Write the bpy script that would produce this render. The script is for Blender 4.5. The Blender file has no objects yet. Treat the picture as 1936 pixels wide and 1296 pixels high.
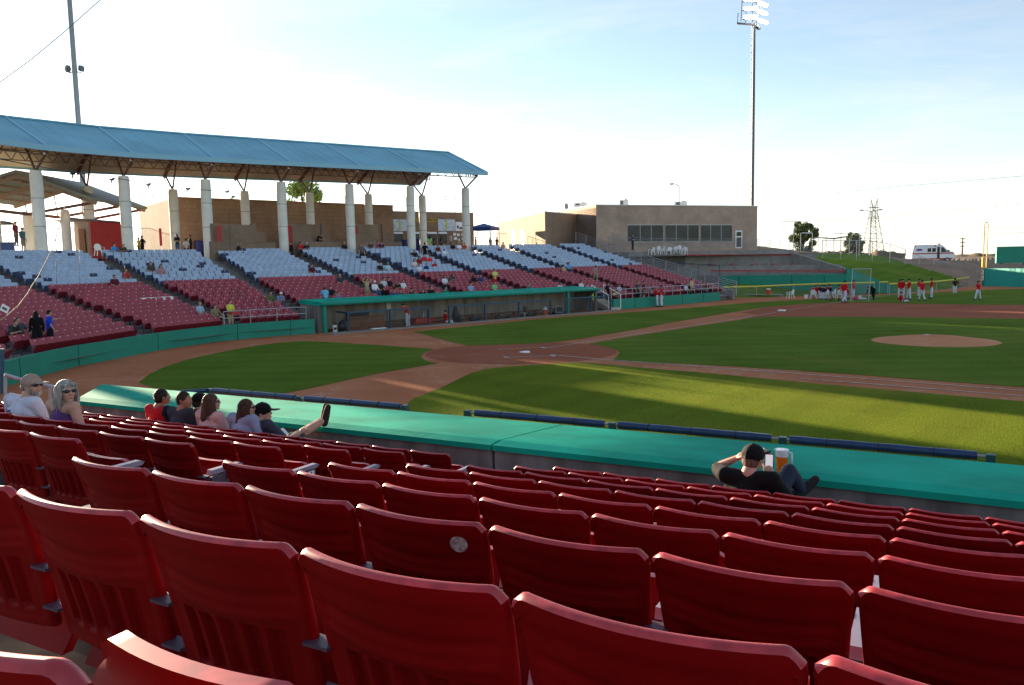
import bpy, math, random
import numpy as np
from mathutils import Vector, Matrix
SC = bpy.context.scene
COL = SC.collection
R = math.radians
rnd = random.Random(7)

# ---------------------------------------------------------------- camera
YAW, PITCH, ROLL, FPX = -0.7071, -0.1007, -0.0200, 1480.0
CAM = np.array([22.3794, -26.7008, 3.9814])
_f = np.array([math.sin(YAW)*math.cos(PITCH), math.cos(YAW)*math.cos(PITCH), math.sin(PITCH)])
_r = np.cross(_f, [0, 0, 1]); _r /= np.linalg.norm(_r)
_u = np.cross(_r, _f)
_c, _s = math.cos(ROLL), math.sin(ROLL)
RT, UP, FW = _c*_r+_s*_u, -_s*_r+_c*_u, _f
cam = bpy.data.objects.new("camera", bpy.data.cameras.new("camera"))
COL.objects.link(cam)
M = Matrix.Identity(4)
for i in range(3):
    M[i][0], M[i][1], M[i][2], M[i][3] = RT[i], UP[i], -FW[i], CAM[i]
cam.matrix_world = M
cam.data.sensor_width = 36.0
cam.data.lens = FPX/1936*36
cam.data.clip_start, cam.data.clip_end = 0.05, 20000
SC.camera = cam

# ---------------------------------------------------------------- sky and sun
SUN_AZ, SUN_EL = 170.6, 6.9          # degrees, azimuth counter-clockwise from +x
W = bpy.data.worlds.new("World"); SC.world = W; W.use_nodes = True
nt = W.node_tree; nt.nodes.clear()
def wn(t, **k):
    n = nt.nodes.new(t)
    for a, b in k.items(): setattr(n, a, b)
    return n
sky = wn("ShaderNodeTexSky", sky_type='NISHITA', sun_disc=False, sun_elevation=R(SUN_EL), sun_rotation=R(90-SUN_AZ))
sky.air_density, sky.dust_density, sky.ozone_density, sky.altitude = 1.0, 0.35, 2.2, 800
tc = wn("ShaderNodeTexCoord")
mp = wn("ShaderNodeMapping"); mp.inputs['Scale'].default_value = (1.0, 1.0, 5.0)
mp.inputs['Rotation'].default_value = (0.12, 0.06, 0.4)
nz = wn("ShaderNodeTexNoise"); nz.inputs['Scale'].default_value = 2.1; nz.inputs['Detail'].default_value = 7
nz.inputs['Roughness'].default_value = 0.62; nz.inputs['Distortion'].default_value = 0.7
cr = wn("ShaderNodeValToRGB"); cr.color_ramp.elements[0].position = 0.44; cr.color_ramp.elements[1].position = 0.80
mx = wn("ShaderNodeMix", data_type='RGBA')
mul = wn("ShaderNodeMath", operation='MULTIPLY'); mul.inputs[1].default_value = 0.6
bw = wn("ShaderNodeRGBToBW")
gain = wn("ShaderNodeMath", operation='MULTIPLY_ADD'); gain.inputs[1].default_value = 1.10; gain.inputs[2].default_value = .85
comb = wn("ShaderNodeCombineColor")
L = nt.links.new
L(tc.outputs['Generated'], mp.inputs['Vector']); L(mp.outputs[0], nz.inputs['Vector']); L(nz.outputs['Fac'], cr.inputs[0])
L(cr.outputs[0], mul.inputs[0]); L(mul.outputs[0], mx.inputs[0])
L(sky.outputs[0], bw.inputs[0]); L(bw.outputs[0], gain.inputs[0])
for k in range(3): L(gain.outputs[0], comb.inputs[k])
hs = wn('ShaderNodeHueSaturation'); hs.inputs['Saturation'].default_value = 0.74; L(sky.outputs[0], hs.inputs['Color'])
sep = wn('ShaderNodeSeparateXYZ'); L(tc.outputs['Generated'], sep.inputs[0])
hz = wn('ShaderNodeMapRange'); hz.inputs[1].default_value = .0; hz.inputs[2].default_value = .22; hz.inputs[3].default_value = .52; hz.inputs[4].default_value = .0; L(sep.outputs[2], hz.inputs[0])
m0 = wn('ShaderNodeMix', data_type='RGBA'); L(hz.outputs[0], m0.inputs[0]); L(hs.outputs[0], m0.inputs[6])
warm = wn('ShaderNodeMix', data_type='RGBA', blend_type='MULTIPLY'); warm.inputs[0].default_value = 1; warm.inputs[7].default_value = (1.0, .985, .93, 1); L(comb.outputs[0], warm.inputs[6]); L(warm.outputs[2], m0.inputs[7])
L(m0.outputs[2], mx.inputs[6]); L(comb.outputs[0], mx.inputs[7])
bg = wn("ShaderNodeBackground"); bg.inputs[1].default_value = 0.050
out = wn("ShaderNodeOutputWorld")
L(mx.outputs[2], bg.inputs[0]); L(bg.outputs[0], out.inputs[0])
sun = bpy.data.objects.new("sun", bpy.data.lights.new("sun", 'SUN')); COL.objects.link(sun)
sun.data.energy = 3.7; sun.data.angle = R(0.6); sun.data.color = (1.0, 0.80, 0.56)
sd = Vector((math.cos(R(SUN_AZ))*math.cos(R(SUN_EL)), math.sin(R(SUN_AZ))*math.cos(R(SUN_EL)), math.sin(R(SUN_EL))))
sun.rotation_euler = sd.to_track_quat('Z', 'Y').to_euler()
SC.view_settings.view_transform = 'Standard'; SC.view_settings.look = 'None'
SC.view_settings.exposure = 2.80; SC.view_settings.gamma = 1.0; SC.view_settings.use_curve_mapping = False
SC.render.engine = 'CYCLES'
SC.cycles.max_bounces = 6; SC.cycles.diffuse_bounces = 3; SC.cycles.glossy_bounces = 3
SC.cycles.transparent_max_bounces = 12

# ---------------------------------------------------------------- measuring helpers (photograph pixels of the 1936 px frame)
def ray(x, y): return FW+(x-968)/FPX*RT-(y-648)/FPX*UP
def gz(x, y, z=0.0):
    d = ray(x, y); return CAM+d*((z-CAM[2])/d[2])
def at(x, y, D):
    d = ray(x, y); return CAM+d*D/math.hypot(d[0], d[1])
def px(p):
    d = np.asarray(p, float)-CAM; z = d@FW
    return 968+FPX*(d@RT)/z, 648-FPX*(d@UP)/z
def dist2(p): return math.hypot(p[0]-CAM[0], p[1]-CAM[1])
# a point above ground point (px bx,by at height z0) whose picture height is ty
def top_z(b, ty, tx=None):
    tx = px(b)[0] if tx is None else tx
    return at(tx, ty, dist2(b))[2]

# ---------------------------------------------------------------- materials
MATS = {}
def mat(name, col, rough=0.6, spec=0.5, metal=0.0, noise=0.0, scale=8.0, bump=0.0, bscale=None, emit=None, coat=0.0, col2=None, alpha=None, trans=0.0, sheen=0.0, stretch=None, detail=4):
    if name in MATS: return MATS[name]
    m = bpy.data.materials.new(name); m.use_nodes = True; t = m.node_tree; n = t.nodes; p = n["Principled BSDF"]
    p.inputs['Base Color'].default_value = (*col, 1); p.inputs['Roughness'].default_value = rough
    p.inputs['Specular IOR Level'].default_value = spec; p.inputs['Metallic'].default_value = metal
    p.inputs['Coat Weight'].default_value = coat; p.inputs['Coat Roughness'].default_value = 0.25
    p.inputs['Transmission Weight'].default_value = trans; p.inputs['Sheen Weight'].default_value = sheen
    if emit: p.inputs['Emission Color'].default_value = (*emit[0], 1); p.inputs['Emission Strength'].default_value = emit[1]
    if noise or bump or col2:
        tc = n.new("ShaderNodeTexCoord"); mp = n.new("ShaderNodeMapping"); nz = n.new("ShaderNodeTexNoise")
        nz.inputs['Scale'].default_value = scale; nz.inputs['Detail'].default_value = detail
        if stretch: mp.inputs['Scale'].default_value = stretch
        t.links.new(tc.outputs['Object'], mp.inputs[0]); t.links.new(mp.outputs[0], nz.inputs['Vector'])
        if noise or col2:
            mx = n.new("ShaderNodeMix"); mx.data_type = 'RGBA'
            a = col if col2 else tuple(c*(1-noise) for c in col); b = col2 or tuple(min(1, c*(1+noise)) for c in col)
            mx.inputs[6].default_value = (*a, 1); mx.inputs[7].default_value = (*b, 1)
            rp = n.new("ShaderNodeMapRange"); rp.inputs[1].default_value = 0.36; rp.inputs[2].default_value = 0.64
            t.links.new(nz.outputs['Fac'], rp.inputs[0]); t.links.new(rp.outputs[0], mx.inputs[0])
            t.links.new(mx.outputs[2], p.inputs['Base Color'])
        if bump:
            nb = n.new("ShaderNodeTexNoise"); nb.inputs['Scale'].default_value = bscale or scale*6; nb.inputs['Detail'].default_value = 3
            t.links.new(mp.outputs[0], nb.inputs['Vector'])
            bp = n.new("ShaderNodeBump"); bp.inputs['Strength'].default_value = bump; bp.inputs['Distance'].default_value = 0.02
            t.links.new(nb.outputs['Fac'], bp.inputs['Height']); t.links.new(bp.outputs[0], p.inputs['Normal'])
    MATS[name] = m; return m

def grass_mat(name, a, b, dry, stripe=0.0):
    m = bpy.data.materials.new(name); m.use_nodes = True; t = m.node_tree; n = t.nodes; p = n["Principled BSDF"]; l = t.links.new
    p.inputs['Roughness'].default_value = 1.0; p.inputs['Specular IOR Level'].default_value = 0.02
    tc = n.new("ShaderNodeTexCoord")
    def nz(s, d, st=(1, 1, 1)):
        mp = n.new("ShaderNodeMapping"); mp.inputs['Scale'].default_value = st
        q = n.new("ShaderNodeTexNoise"); q.inputs['Scale'].default_value = s; q.inputs['Detail'].default_value = d
        l(tc.outputs['Object'], mp.inputs[0]); l(mp.outputs[0], q.inputs['Vector']); return q
    n1, n2, n3 = nz(0.22, 6), nz(26, 5), nz(0.09, 3, (1, 2.2, 1))
    def rng(q, lo, hi):
        r = n.new("ShaderNodeMapRange"); r.inputs[1].default_value = lo; r.inputs[2].default_value = hi; l(q.outputs['Fac'], r.inputs[0]); return r
    m1 = n.new("ShaderNodeMix"); m1.data_type = 'RGBA'; m1.inputs[6].default_value = (*a, 1); m1.inputs[7].default_value = (*b, 1)
    l(rng(n1, .35, .65).outputs[0], m1.inputs[0])
    m2 = n.new("ShaderNodeMix"); m2.data_type = 'RGBA'; m2.inputs[7].default_value = (*dry, 1); l(m1.outputs[2], m2.inputs[6])
    l(rng(n3, .48, .80).outputs[0], m2.inputs[0])
    wm_ = n.new("ShaderNodeMapping"); wm_.inputs['Rotation'].default_value = (0, 0, stripe); wv_ = n.new("ShaderNodeTexWave"); wv_.inputs['Scale'].default_value = .17; wv_.inputs['Distortion'].default_value = 1.2; wv_.inputs['Detail Scale'].default_value = .6
    l(tc.outputs['Object'], wm_.inputs[0]); l(wm_.outputs[0], wv_.inputs['Vector'])
    wr_ = n.new("ShaderNodeMapRange"); wr_.inputs[1].default_value = .35; wr_.inputs[2].default_value = .65; wr_.inputs[3].default_value = .955; wr_.inputs[4].default_value = 1.045; l(wv_.outputs['Fac'], wr_.inputs[0])
    ws_ = n.new("ShaderNodeVectorMath"); ws_.operation = 'SCALE'; l(m2.outputs[2], ws_.inputs[0]); l(wr_.outputs[0], ws_.inputs['Scale'])
    m3 = n.new("ShaderNodeMix"); m3.data_type = 'RGBA'; m3.blend_type = 'MULTIPLY'; m3.inputs[0].default_value = 0.75
    r3 = n.new("ShaderNodeValToRGB"); r3.color_ramp.elements[0].position = .3; r3.color_ramp.elements[0].color = (.45, .45, .4, 1)
    r3.color_ramp.elements[1].position = .7; r3.color_ramp.elements[1].color = (1.35, 1.35, 1.25, 1)
    l(n2.outputs['Fac'], r3.inputs[0]); l(ws_.outputs[0], m3.inputs[6]); l(r3.outputs[0], m3.inputs[7]); l(m3.outputs[2], p.inputs['Base Color'])
    nb = nz(34, 8); bp = n.new("ShaderNodeBump"); bp.inputs['Strength'].default_value = 1.0; bp.inputs['Distance'].default_value = 0.07
    l(nb.outputs['Fac'], bp.inputs['Height']); l(bp.outputs[0], p.inputs['Normal'])
    MATS[name] = m; return m

def dirt_mat(name, a, b, c):
    m = bpy.data.materials.new(name); m.use_nodes = True; t = m.node_tree; n = t.nodes; p = n["Principled BSDF"]; l = t.links.new
    p.inputs['Roughness'].default_value = 0.95; p.inputs['Specular IOR Level'].default_value = 0.1
    tc = n.new("ShaderNodeTexCoord")
    def nz(s, d, dis=0):
        q = n.new("ShaderNodeTexNoise"); q.inputs['Scale'].default_value = s; q.inputs['Detail'].default_value = d; q.inputs['Distortion'].default_value = dis
        l(tc.outputs['Object'], q.inputs['Vector']); return q
    n1, n2, n3 = nz(0.35, 6), nz(2.2, 8, 1.2), nz(0.16, 4)
    def rng(q, lo, hi):
        r = n.new("ShaderNodeMapRange"); r.inputs[1].default_value = lo; r.inputs[2].default_value = hi; l(q.outputs['Fac'], r.inputs[0]); return r
    m1 = n.new("ShaderNodeMix"); m1.data_type = 'RGBA'; m1.inputs[6].default_value = (*a, 1); m1.inputs[7].default_value = (*b, 1); l(rng(n1, .35, .65).outputs[0], m1.inputs[0])
    mm = n.new("ShaderNodeMath"); mm.operation = 'MULTIPLY'; l(rng(n2, .50, .72).outputs[0], mm.inputs[0]); l(rng(n3, .45, .62).outputs[0], mm.inputs[1])
    m2 = n.new("ShaderNodeMix"); m2.data_type = 'RGBA'; m2.inputs[7].default_value = (*c, 1); l(m1.outputs[2], m2.inputs[6]); l(mm.outputs[0], m2.inputs[0])
    l(m2.outputs[2], p.inputs['Base Color'])
    nb = nz(12, 5); bp = n.new("ShaderNodeBump"); bp.inputs['Strength'].default_value = .5; bp.inputs['Distance'].default_value = 0.03
    l(nb.outputs['Fac'], bp.inputs['Height']); l(bp.outputs[0], p.inputs['Normal'])
    MATS[name] = m; return m

def brick_mat(name, a, b, mortar, scale=1.0, bw_=0.40, bh=0.20):
    m = bpy.data.materials.new(name); m.use_nodes = True; t = m.node_tree; n = t.nodes; p = n["Principled BSDF"]; l = t.links.new
    p.inputs['Roughness'].default_value = 0.9
    uv = n.new("ShaderNodeUVMap"); br = n.new("ShaderNodeTexBrick")
    br.inputs['Color1'].default_value = (*a, 1); br.inputs['Color2'].default_value = (*b, 1); br.inputs['Mortar'].default_value = (*mortar, 1)
    br.inputs['Scale'].default_value = scale; br.inputs['Brick Width'].default_value = bw_; br.inputs['Row Height'].default_value = bh
    br.inputs['Mortar Size'].default_value = 0.018; br.inputs['Mortar Smooth'].default_value = 0.3
    l(uv.outputs[0], br.inputs['Vector'])
    tc = n.new("ShaderNodeTexCoord"); nz = n.new("ShaderNodeTexNoise"); nz.inputs['Scale'].default_value = .6; nz.inputs['Detail'].default_value = 6
    l(tc.outputs['Object'], nz.inputs['Vector'])
    rp = n.new("ShaderNodeMapRange"); rp.inputs[1].default_value = .3; rp.inputs[2].default_value = .7; rp.inputs[3].default_value = .8; rp.inputs[4].default_value = 1.15
    l(nz.outputs['Fac'], rp.inputs[0])
    mx = n.new("ShaderNodeVectorMath"); mx.operation = 'SCALE'; l(br.outputs['Color'], mx.inputs[0]); l(rp.outputs[0], mx.inputs['Scale'])
    l(mx.outputs[0], p.inputs['Base Color'])
    bp = n.new("ShaderNodeBump"); bp.inputs['Strength'].default_value = .4; bp.inputs['Distance'].default_value = .01; bp.invert = True
    l(br.outputs['Fac'], bp.inputs['Height']); l(bp.outputs[0], p.inputs['Normal'])
    MATS[name] = m; return m

def mesh_mat(name, col, cell=0.05, wire=0.12, uvs=True):
    # woven wire or string netting: opaque lines, open cells
    m = bpy.data.materials.new(name); m.use_nodes = True; t = m.node_tree; n = t.nodes; p = n["Principled BSDF"]; l = t.links.new
    p.inputs['Base Color'].default_value = (*col, 1); p.inputs['Roughness'].default_value = .6
    uv = n.new("ShaderNodeUVMap"); sep = n.new("ShaderNodeSeparateXYZ"); l(uv.outputs[0], sep.inputs[0])
    def line(a, b):
        s = n.new("ShaderNodeMath"); s.operation = a; l(sep.outputs[0], s.inputs[0]); l(sep.outputs[1], s.inputs[1])
        d = n.new("ShaderNodeMath"); d.operation = 'DIVIDE'; l(s.outputs[0], d.inputs[0]); d.inputs[1].default_value = cell
        f = n.new("ShaderNodeMath"); f.operation = 'FRACT'; l(d.outputs[0], f.inputs[0])
        g = n.new("ShaderNodeMath"); g.operation = 'LESS_THAN'; l(f.outputs[0], g.inputs[0]); g.inputs[1].default_value = wire; return g
    g1, g2 = line('ADD', 0), line('SUBTRACT', 0)
    mxx = n.new("ShaderNodeMath"); mxx.operation = 'MAXIMUM'; l(g1.outputs[0], mxx.inputs[0]); l(g2.outputs[0], mxx.inputs[1])
    l(mxx.outputs[0], p.inputs['Alpha'])
    MATS[name] = m; return m

G = dict(
 red=mat("red_seat_plastic", (.205, .0022, .0035), .50, .10, noise=.14, scale=3, bump=.02, bscale=90),
 redtop=mat("scuffed_red_plastic", (.42, .035, .045), .42, .4, noise=.25, scale=22, coat=.15),
 redfar=mat("red_seat_sky_sheen", (.30, .030, .050), .45, .5, noise=.18, scale=1.1),  # greyish sky reflection mixed into the far seats' red
 reddark=mat("red_seat_pan", (.17, .008, .016), .5, .4),  # darker copy of the far red: underside shade painted into the pan
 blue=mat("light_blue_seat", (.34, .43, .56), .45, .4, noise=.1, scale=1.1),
 navy=mat("navy_seat_pan", (.012, .022, .075), .5), bluedk=mat("blue_seat_pan", (.06, .10, .19), .5),  # blue pan colour darkened to stand for its shaded underside
 metal=mat("lilac_grey_steel", (.085, .055, .085), .5, .5, metal=.1, noise=.15, scale=15),
 arm=mat("grey_armrest", (.26, .22, .29), .4, .5, noise=.1, scale=20),
 plate=mat("white_plate", (.80, .80, .78), .5),
 nearc=mat("shade_painted_tread", (.060, .048, .045), 1.0, .0, noise=.3, scale=4),  # shade put into the colour of the near treads
 black=mat("black_plastic", (.012, .012, .014), .5),
 conc=mat("pale_concrete", (.25, .235, .215), .9, .2, noise=.12, scale=1.6, bump=.2, bscale=20),
 concw=mat("streaked_concrete", (.20, .18, .165), .9, .2, noise=.35, scale=3, stretch=(1, 1, .15), bump=.15),
 dugw=mat("dugout_block", (.30, .26, .215), .9, .2, noise=.25, scale=2.5, stretch=(1, 1, .2)),
 teal=mat("teal_painted_deck", (.010, .33, .225), .85, .04, noise=.20, scale=.9, bump=.15, bscale=9, detail=9),
 green=mat("green_wall_paint", (.004, .215, .145), .55, .4, noise=.06, scale=.8),
 seam=mat("dark_joint", (.004, .05, .04), .8),
 railb=mat("blue_rail_paint", (.010, .055, .105), .45),
 pad=mat("blue_foam_pad", (.006, .035, .11), .3, .6, noise=.2, scale=6, bump=.05),
 galv=mat("galvanised_steel", (.36, .36, .38), .4, .5, metal=.5, noise=.1, scale=6),
 gvrail=mat("grey_rail", (.22, .23, .24), .5, .5, metal=.3),
 cream=mat("cream_column_paint", (.74, .72, .64), .75, noise=.06, scale=1.5),
 roof=mat("blue_standing_seam", (.175, .41, .52), .6, .35, metal=.0, noise=.1, scale=.25, stretch=(1, 1, 1)),
 rooftrim=mat("blue_trim", (.22, .46, .58), .45),
 soff=mat("tan_roof_underside", (.46, .36, .27), .8, noise=.1, scale=1),
 truss=mat("brown_red_truss", (.13, .045, .035), .6),
 trusst=mat("tan_joist", (.30, .21, .15), .6),
 white=mat("white_paint", (.80, .80, .80), .5),
 chalk=mat("chalk", (.45, .40, .37), .95, noise=.25, scale=5),
 glass=mat("dark_glass", (.035, .040, .036), .25, .25, noise=.3, scale=.4),
 redw=mat("red_painted_metal", (.42, .02, .015), .55, noise=.08, scale=2),
 yel=mat("yellow_pad", (.55, .52, .06), .6),
 pole=mat("yellow_pole_paint", (.78, .42, .05), .5), wframe=mat("dull_window_frame", (.40, .39, .36), .6),
 steel=mat("weathered_pole_steel", (.12, .13, .14), .6, .4, metal=.3),
 wood=mat("orange_brown_wood", (.26, .09, .03), .7, noise=.3, scale=6, stretch=(1, 1, 5)),
 leaf=mat("dark_leaf", (.085, .120, .035), .7, noise=.5, scale=1.5),
 leafl=mat("light_leaf", (.19, .28, .05), .7, noise=.4, scale=1.5),
 bark=mat("bark", (.08, .055, .04), .9, noise=.3, scale=5),
 skin=mat("light_skin", (.50, .27, .19), .55, .4, noise=.05, scale=30),
 skin2=mat("tan_skin", (.33, .165, .10), .55, .4, noise=.05, scale=30),
 skin3=mat("dark_skin", (.11, .055, .035), .55, .4),
)
grass_mat("turf", (.100, .165, .018), (.135, .21, .028), (.20, .225, .045), .9)
grass_mat("turf_painted_sun", (.115, .165, .012), (.165, .210, .018), (.22, .23, .03))  # sunlight painted into the turf: lighter, yellower copy for the sunlit side
grass_mat("turf_berm", (.105, .185, .022), (.135, .22, .030), (.18, .225, .045))
dirt_mat("clay", (.38, .125, .052), (.45, .165, .076), (.46, .29, .19))
dirt_mat("skin_clay", (.26, .070, .030), (.31, .090, .042), (.34, .12, .065))
dirt_mat("mound_clay", (.50, .205, .095), (.56, .25, .125), (.60, .30, .17))
dirt_mat("desert", (.20, .145, .105), (.26, .19, .14), (.36, .28, .21))
brick_mat("tan_block", (.235, .160, .105), (.27, .185, .125), (.185, .13, .09))
brick_mat("brown_block", (.26, .155, .092), (.30, .185, .115), (.19, .12, .08), bw_=.4, bh=.4)
brick_mat("pink_block", (.40, .285, .215), (.45, .325, .25), (.31, .23, .18))
mesh_mat("wire_mesh", (.06, .06, .06), .06, .13)
mesh_mat("chain_link", (.22, .24, .24), .16, .07)
# every seat has faded a little differently
for nm in ("red_seat_plastic", "scuffed_red_plastic"):
    t = MATS[nm].node_tree; p = t.nodes["Principled BSDF"]; lk = p.inputs['Base Color'].links[0].from_socket
    oi = t.nodes.new("ShaderNodeObjectInfo"); mr = t.nodes.new("ShaderNodeMapRange"); mr.inputs[3].default_value = .88; mr.inputs[4].default_value = 1.12
    sc_ = t.nodes.new("ShaderNodeVectorMath"); sc_.operation = 'SCALE'; t.links.new(oi.outputs['Random'], mr.inputs[0]); t.links.new(lk, sc_.inputs[0]); t.links.new(mr.outputs[0], sc_.inputs['Scale'])
    tc = t.nodes.new("ShaderNodeTexCoord"); mp = t.nodes.new("ShaderNodeMapping"); mp.inputs['Scale'].default_value = (2, 2, 40); mp.inputs['Rotation'].default_value = (0, .5, 0)
    va = t.nodes.new("ShaderNodeVectorMath"); va.operation = 'ADD'; t.links.new(tc.outputs['Object'], va.inputs[0]); t.links.new(oi.outputs['Location'], va.inputs[1]); t.links.new(va.outputs[0], mp.inputs[0])
    nz = t.nodes.new("ShaderNodeTexNoise"); nz.inputs['Scale'].default_value = 3; nz.inputs['Detail'].default_value = 8; t.links.new(mp.outputs[0], nz.inputs['Vector'])
    th = t.nodes.new("ShaderNodeMapRange"); th.inputs[1].default_value = .66; th.inputs[2].default_value = .74; th.inputs[4].default_value = .10; t.links.new(nz.outputs['Fac'], th.inputs[0])
    mx = t.nodes.new("ShaderNodeMix"); mx.data_type = 'RGBA'; mx.inputs[7].default_value = (.42, .12, .12, 1); t.links.new(th.outputs[0], mx.inputs[0]); t.links.new(sc_.outputs[0], mx.inputs[6]); t.links.new(mx.outputs[2], p.inputs['Base Color'])
G.update(turf=MATS["turf"], clay=MATS["clay"], skinclay=MATS["skin_clay"], mound=MATS["mound_clay"], desert=MATS["desert"],
         tanb=MATS["tan_block"], brownb=MATS["brown_block"], pinkb=MATS["pink_block"], net=MATS["wire_mesh"], chain=MATS["chain_link"])

# ---------------------------------------------------------------- mesh helpers
class MB:
    def __init__(s): s.v = []; s.f = []; s.m = []; s.mats = []; s.sm = False
    def mi(s, m):
        if m not in s.mats: s.mats.append(m)
        return s.mats.index(m)
    def add(s, vs, fs, m=None):
        o = len(s.v); k = s.mi(m); s.v += [tuple(float(c) for c in v) for v in vs]
        for f in fs: s.f.append(tuple(i+o for i in f)); s.m.append(k)
    def box(s, c, d, m=None, rz=0.0, rot=None):
        h = [x/2 for x in d]
        q = [Vector((sx*h[0], sy*h[1], sz*h[2])) for sx in (-1, 1) for sy in (-1, 1) for sz in (-1, 1)]
        Mx = rot or Matrix.Rotation(rz, 3, 'Z')
        s.add([tuple(Mx@p+Vector(c)) for p in q], [(0, 1, 3, 2), (4, 6, 7, 5), (0, 4, 5, 1), (2, 3, 7, 6), (0, 2, 6, 4), (1, 5, 7, 3)], m)
    def bar(s, a, b, w, h=None, m=None, up=(0, 0, 1)):
        a, b = Vector(a), Vector(b); h = h or w; d = (b-a).normalized(); u = Vector(up)
        if abs(d.dot(u)) > .99: u = Vector((1, 0, 0))
        x = d.cross(u).normalized()*w/2; y = x.cross(d).normalized()*h/2
        vs = [p+i*x+j*y for p in (a, b) for i, j in ((-1, -1), (1, -1), (1, 1), (-1, 1))]
        s.add(vs, [(0, 1, 2, 3), (7, 6, 5, 4), (0, 4, 5, 1), (1, 5, 6, 2), (2, 6, 7, 3), (3, 7, 4, 0)], m)
    def tube(s, pts, r, m=None, seg=8, cap=True):
        pts = [Vector(p) for p in pts]; n = len(pts); rs = r if isinstance(r, (list, tuple)) else [r]*n
        vs = []; u = None
        for i, p in enumerate(pts):
            d = (pts[min(i+1, n-1)]-pts[max(i-1, 0)]).normalized()
            if u is None: u = d.orthogonal().normalized()
            u = (u-d*u.dot(d)).normalized(); w = d.cross(u)
            for k in range(seg):
                a = 2*math.pi*k/seg; vs.append(p+(u*math.cos(a)+w*math.sin(a))*rs[i])
        fs = [(i*seg+k, i*seg+(k+1) % seg, (i+1)*seg+(k+1) % seg, (i+1)*seg+k) for i in range(n-1) for k in range(seg)]
        if cap: fs += [tuple(range(seg-1, -1, -1)), tuple(range((n-1)*seg, n*seg))]
        s.add(vs, fs, m)
    def ell(s, c, r, m=None, seg=12, rings=8, rot=None, zmin=-1.0):
        vs = []; fs = []
        for i in range(rings+1):
            t = math.pi*i/rings
            for k in range(seg):
                a = 2*math.pi*k/seg; p = Vector((r[0]*math.sin(t)*math.cos(a), r[1]*math.sin(t)*math.sin(a), max(zmin, math.cos(t))*r[2]))
                if rot: p = rot@p
                vs.append(p+Vector(c))
        for i in range(rings):
            for k in range(seg): fs.append((i*seg+k, (i+1)*seg+k, (i+1)*seg+(k+1) % seg, i*seg+(k+1) % seg))
        s.add(vs, fs, m)
    def poly(s, pts, m=None): s.add(pts, [tuple(range(len(pts)))], m)
    def prism(s, pts, z0, z1, m=None):
        n = len(pts); s.add([(p[0], p[1], z0) for p in pts]+[(p[0], p[1], z1) for p in pts],
            [tuple(range(n-1, -1, -1)), tuple(range(n, 2*n))]+[(i, (i+1) % n, n+(i+1) % n, n+i) for i in range(n)], m)
    def extr(s, pts, off, m=None):
        # closed outline pts (3d) pushed along vector off
        n = len(pts); off = Vector(off); s.add([Vector(p) for p in pts]+[Vector(p)+off for p in pts],
            [tuple(range(n-1, -1, -1)), tuple(range(n, 2*n))]+[(i, (i+1) % n, n+(i+1) % n, n+i) for i in range(n)], m)
    def mesh(s, name, smooth=False, uv=False):
        me = bpy.data.meshes.new(name); me.from_pydata(s.v, [], s.f)
        for m in s.mats: me.materials.append(m)
        me.polygons.foreach_set('material_index', s.m)
        if smooth: me.polygons.foreach_set('use_smooth', [True]*len(s.f))
        if uv: wall_uv(me)
        me.update(); return me
    def build(s, name, parent=None, smooth=False, uv=False, auto=None):
        me = s.mesh(name, smooth, uv); o = bpy.data.objects.new(name, me); COL.objects.link(o)
        if parent: o.parent = parent; o.matrix_parent_inverse = Matrix.Identity(4)
        if auto: me.set_sharp_from_angle(angle=R(auto))
        return o
def wall_uv(me):
    # metres along the wall / height, from each face's own direction
    uvl = me.uv_layers.new(name="UVMap")
    for p in me.polygons:
        n = p.normal
        if abs(n.z) > .8: ax, ay = Vector((1, 0, 0)), Vector((0, 1, 0))
        else: ax = Vector((-n.y, n.x, 0)).normalized(); ay = Vector((0, 0, 1))
        for li in p.loop_indices:
            v = me.vertices[me.loops[li].vertex_index].co; uvl.data[li].uv = (v.dot(ax), v.dot(ay))
def tag(o, label=None, cat=None, group=None, kind=None):
    if label: o['label'] = label
    if cat: o['category'] = cat
    if group: o['group'] = group
    if kind: o['kind'] = kind
    return o
def empty(name, loc, rz=0.0, label=None, cat=None, group=None):
    o = bpy.data.objects.new(name, None); COL.objects.link(o); o.location = tuple(loc); o.rotation_euler = (0, 0, rz)
    o.empty_display_size = .1
    return tag(o, label, cat, group)
def put(name, me, parent, mats=None):
    o = bpy.data.objects.new(name, me); COL.objects.link(o); o.parent = parent
    if mats:
        for i, m in enumerate(mats):
            o.material_slots[i].link = 'OBJECT'; o.material_slots[i].material = m
    return o
def text_mesh(txt, size, depth=.004, m=None, name="lettering", bold=.0, align='CENTER'):
    cu = bpy.data.curves.new(name, 'FONT'); cu.body = txt; cu.size = size; cu.extrude = depth; cu.align_x = align; cu.align_y = 'CENTER'; cu.offset = bold
    o = bpy.data.objects.new(name, cu); COL.objects.link(o); dg = bpy.context.evaluated_depsgraph_get()
    me = bpy.data.meshes.new_from_object(o.evaluated_get(dg)); me.name = name
    bpy.data.objects.remove(o); bpy.data.curves.remove(cu)
    me.materials.clear()
    if m: me.materials.append(m)
    return me
def text_on(txt, size, c, xdir, parent, m, ydir=(0, 0, 1), bold=.0, depth=.004, name="lettering", sx=1.0):
    # text laid on a plane: xdir = reading direction, ydir = up
    me = text_mesh(txt, size, depth, m, name, bold); o = put(name, me, parent)
    x = Vector(xdir).normalized(); y = Vector(ydir).normalized(); z = x.cross(y); y = z.cross(x)
    Mx = Matrix.Identity(4)
    for i in range(3): Mx[i][0], Mx[i][1], Mx[i][2], Mx[i][3] = x[i]*sx, y[i], z[i], c[i]
    o.matrix_basis = Mx if not parent else parent.matrix_basis.inverted()@Mx
    return o

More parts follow.
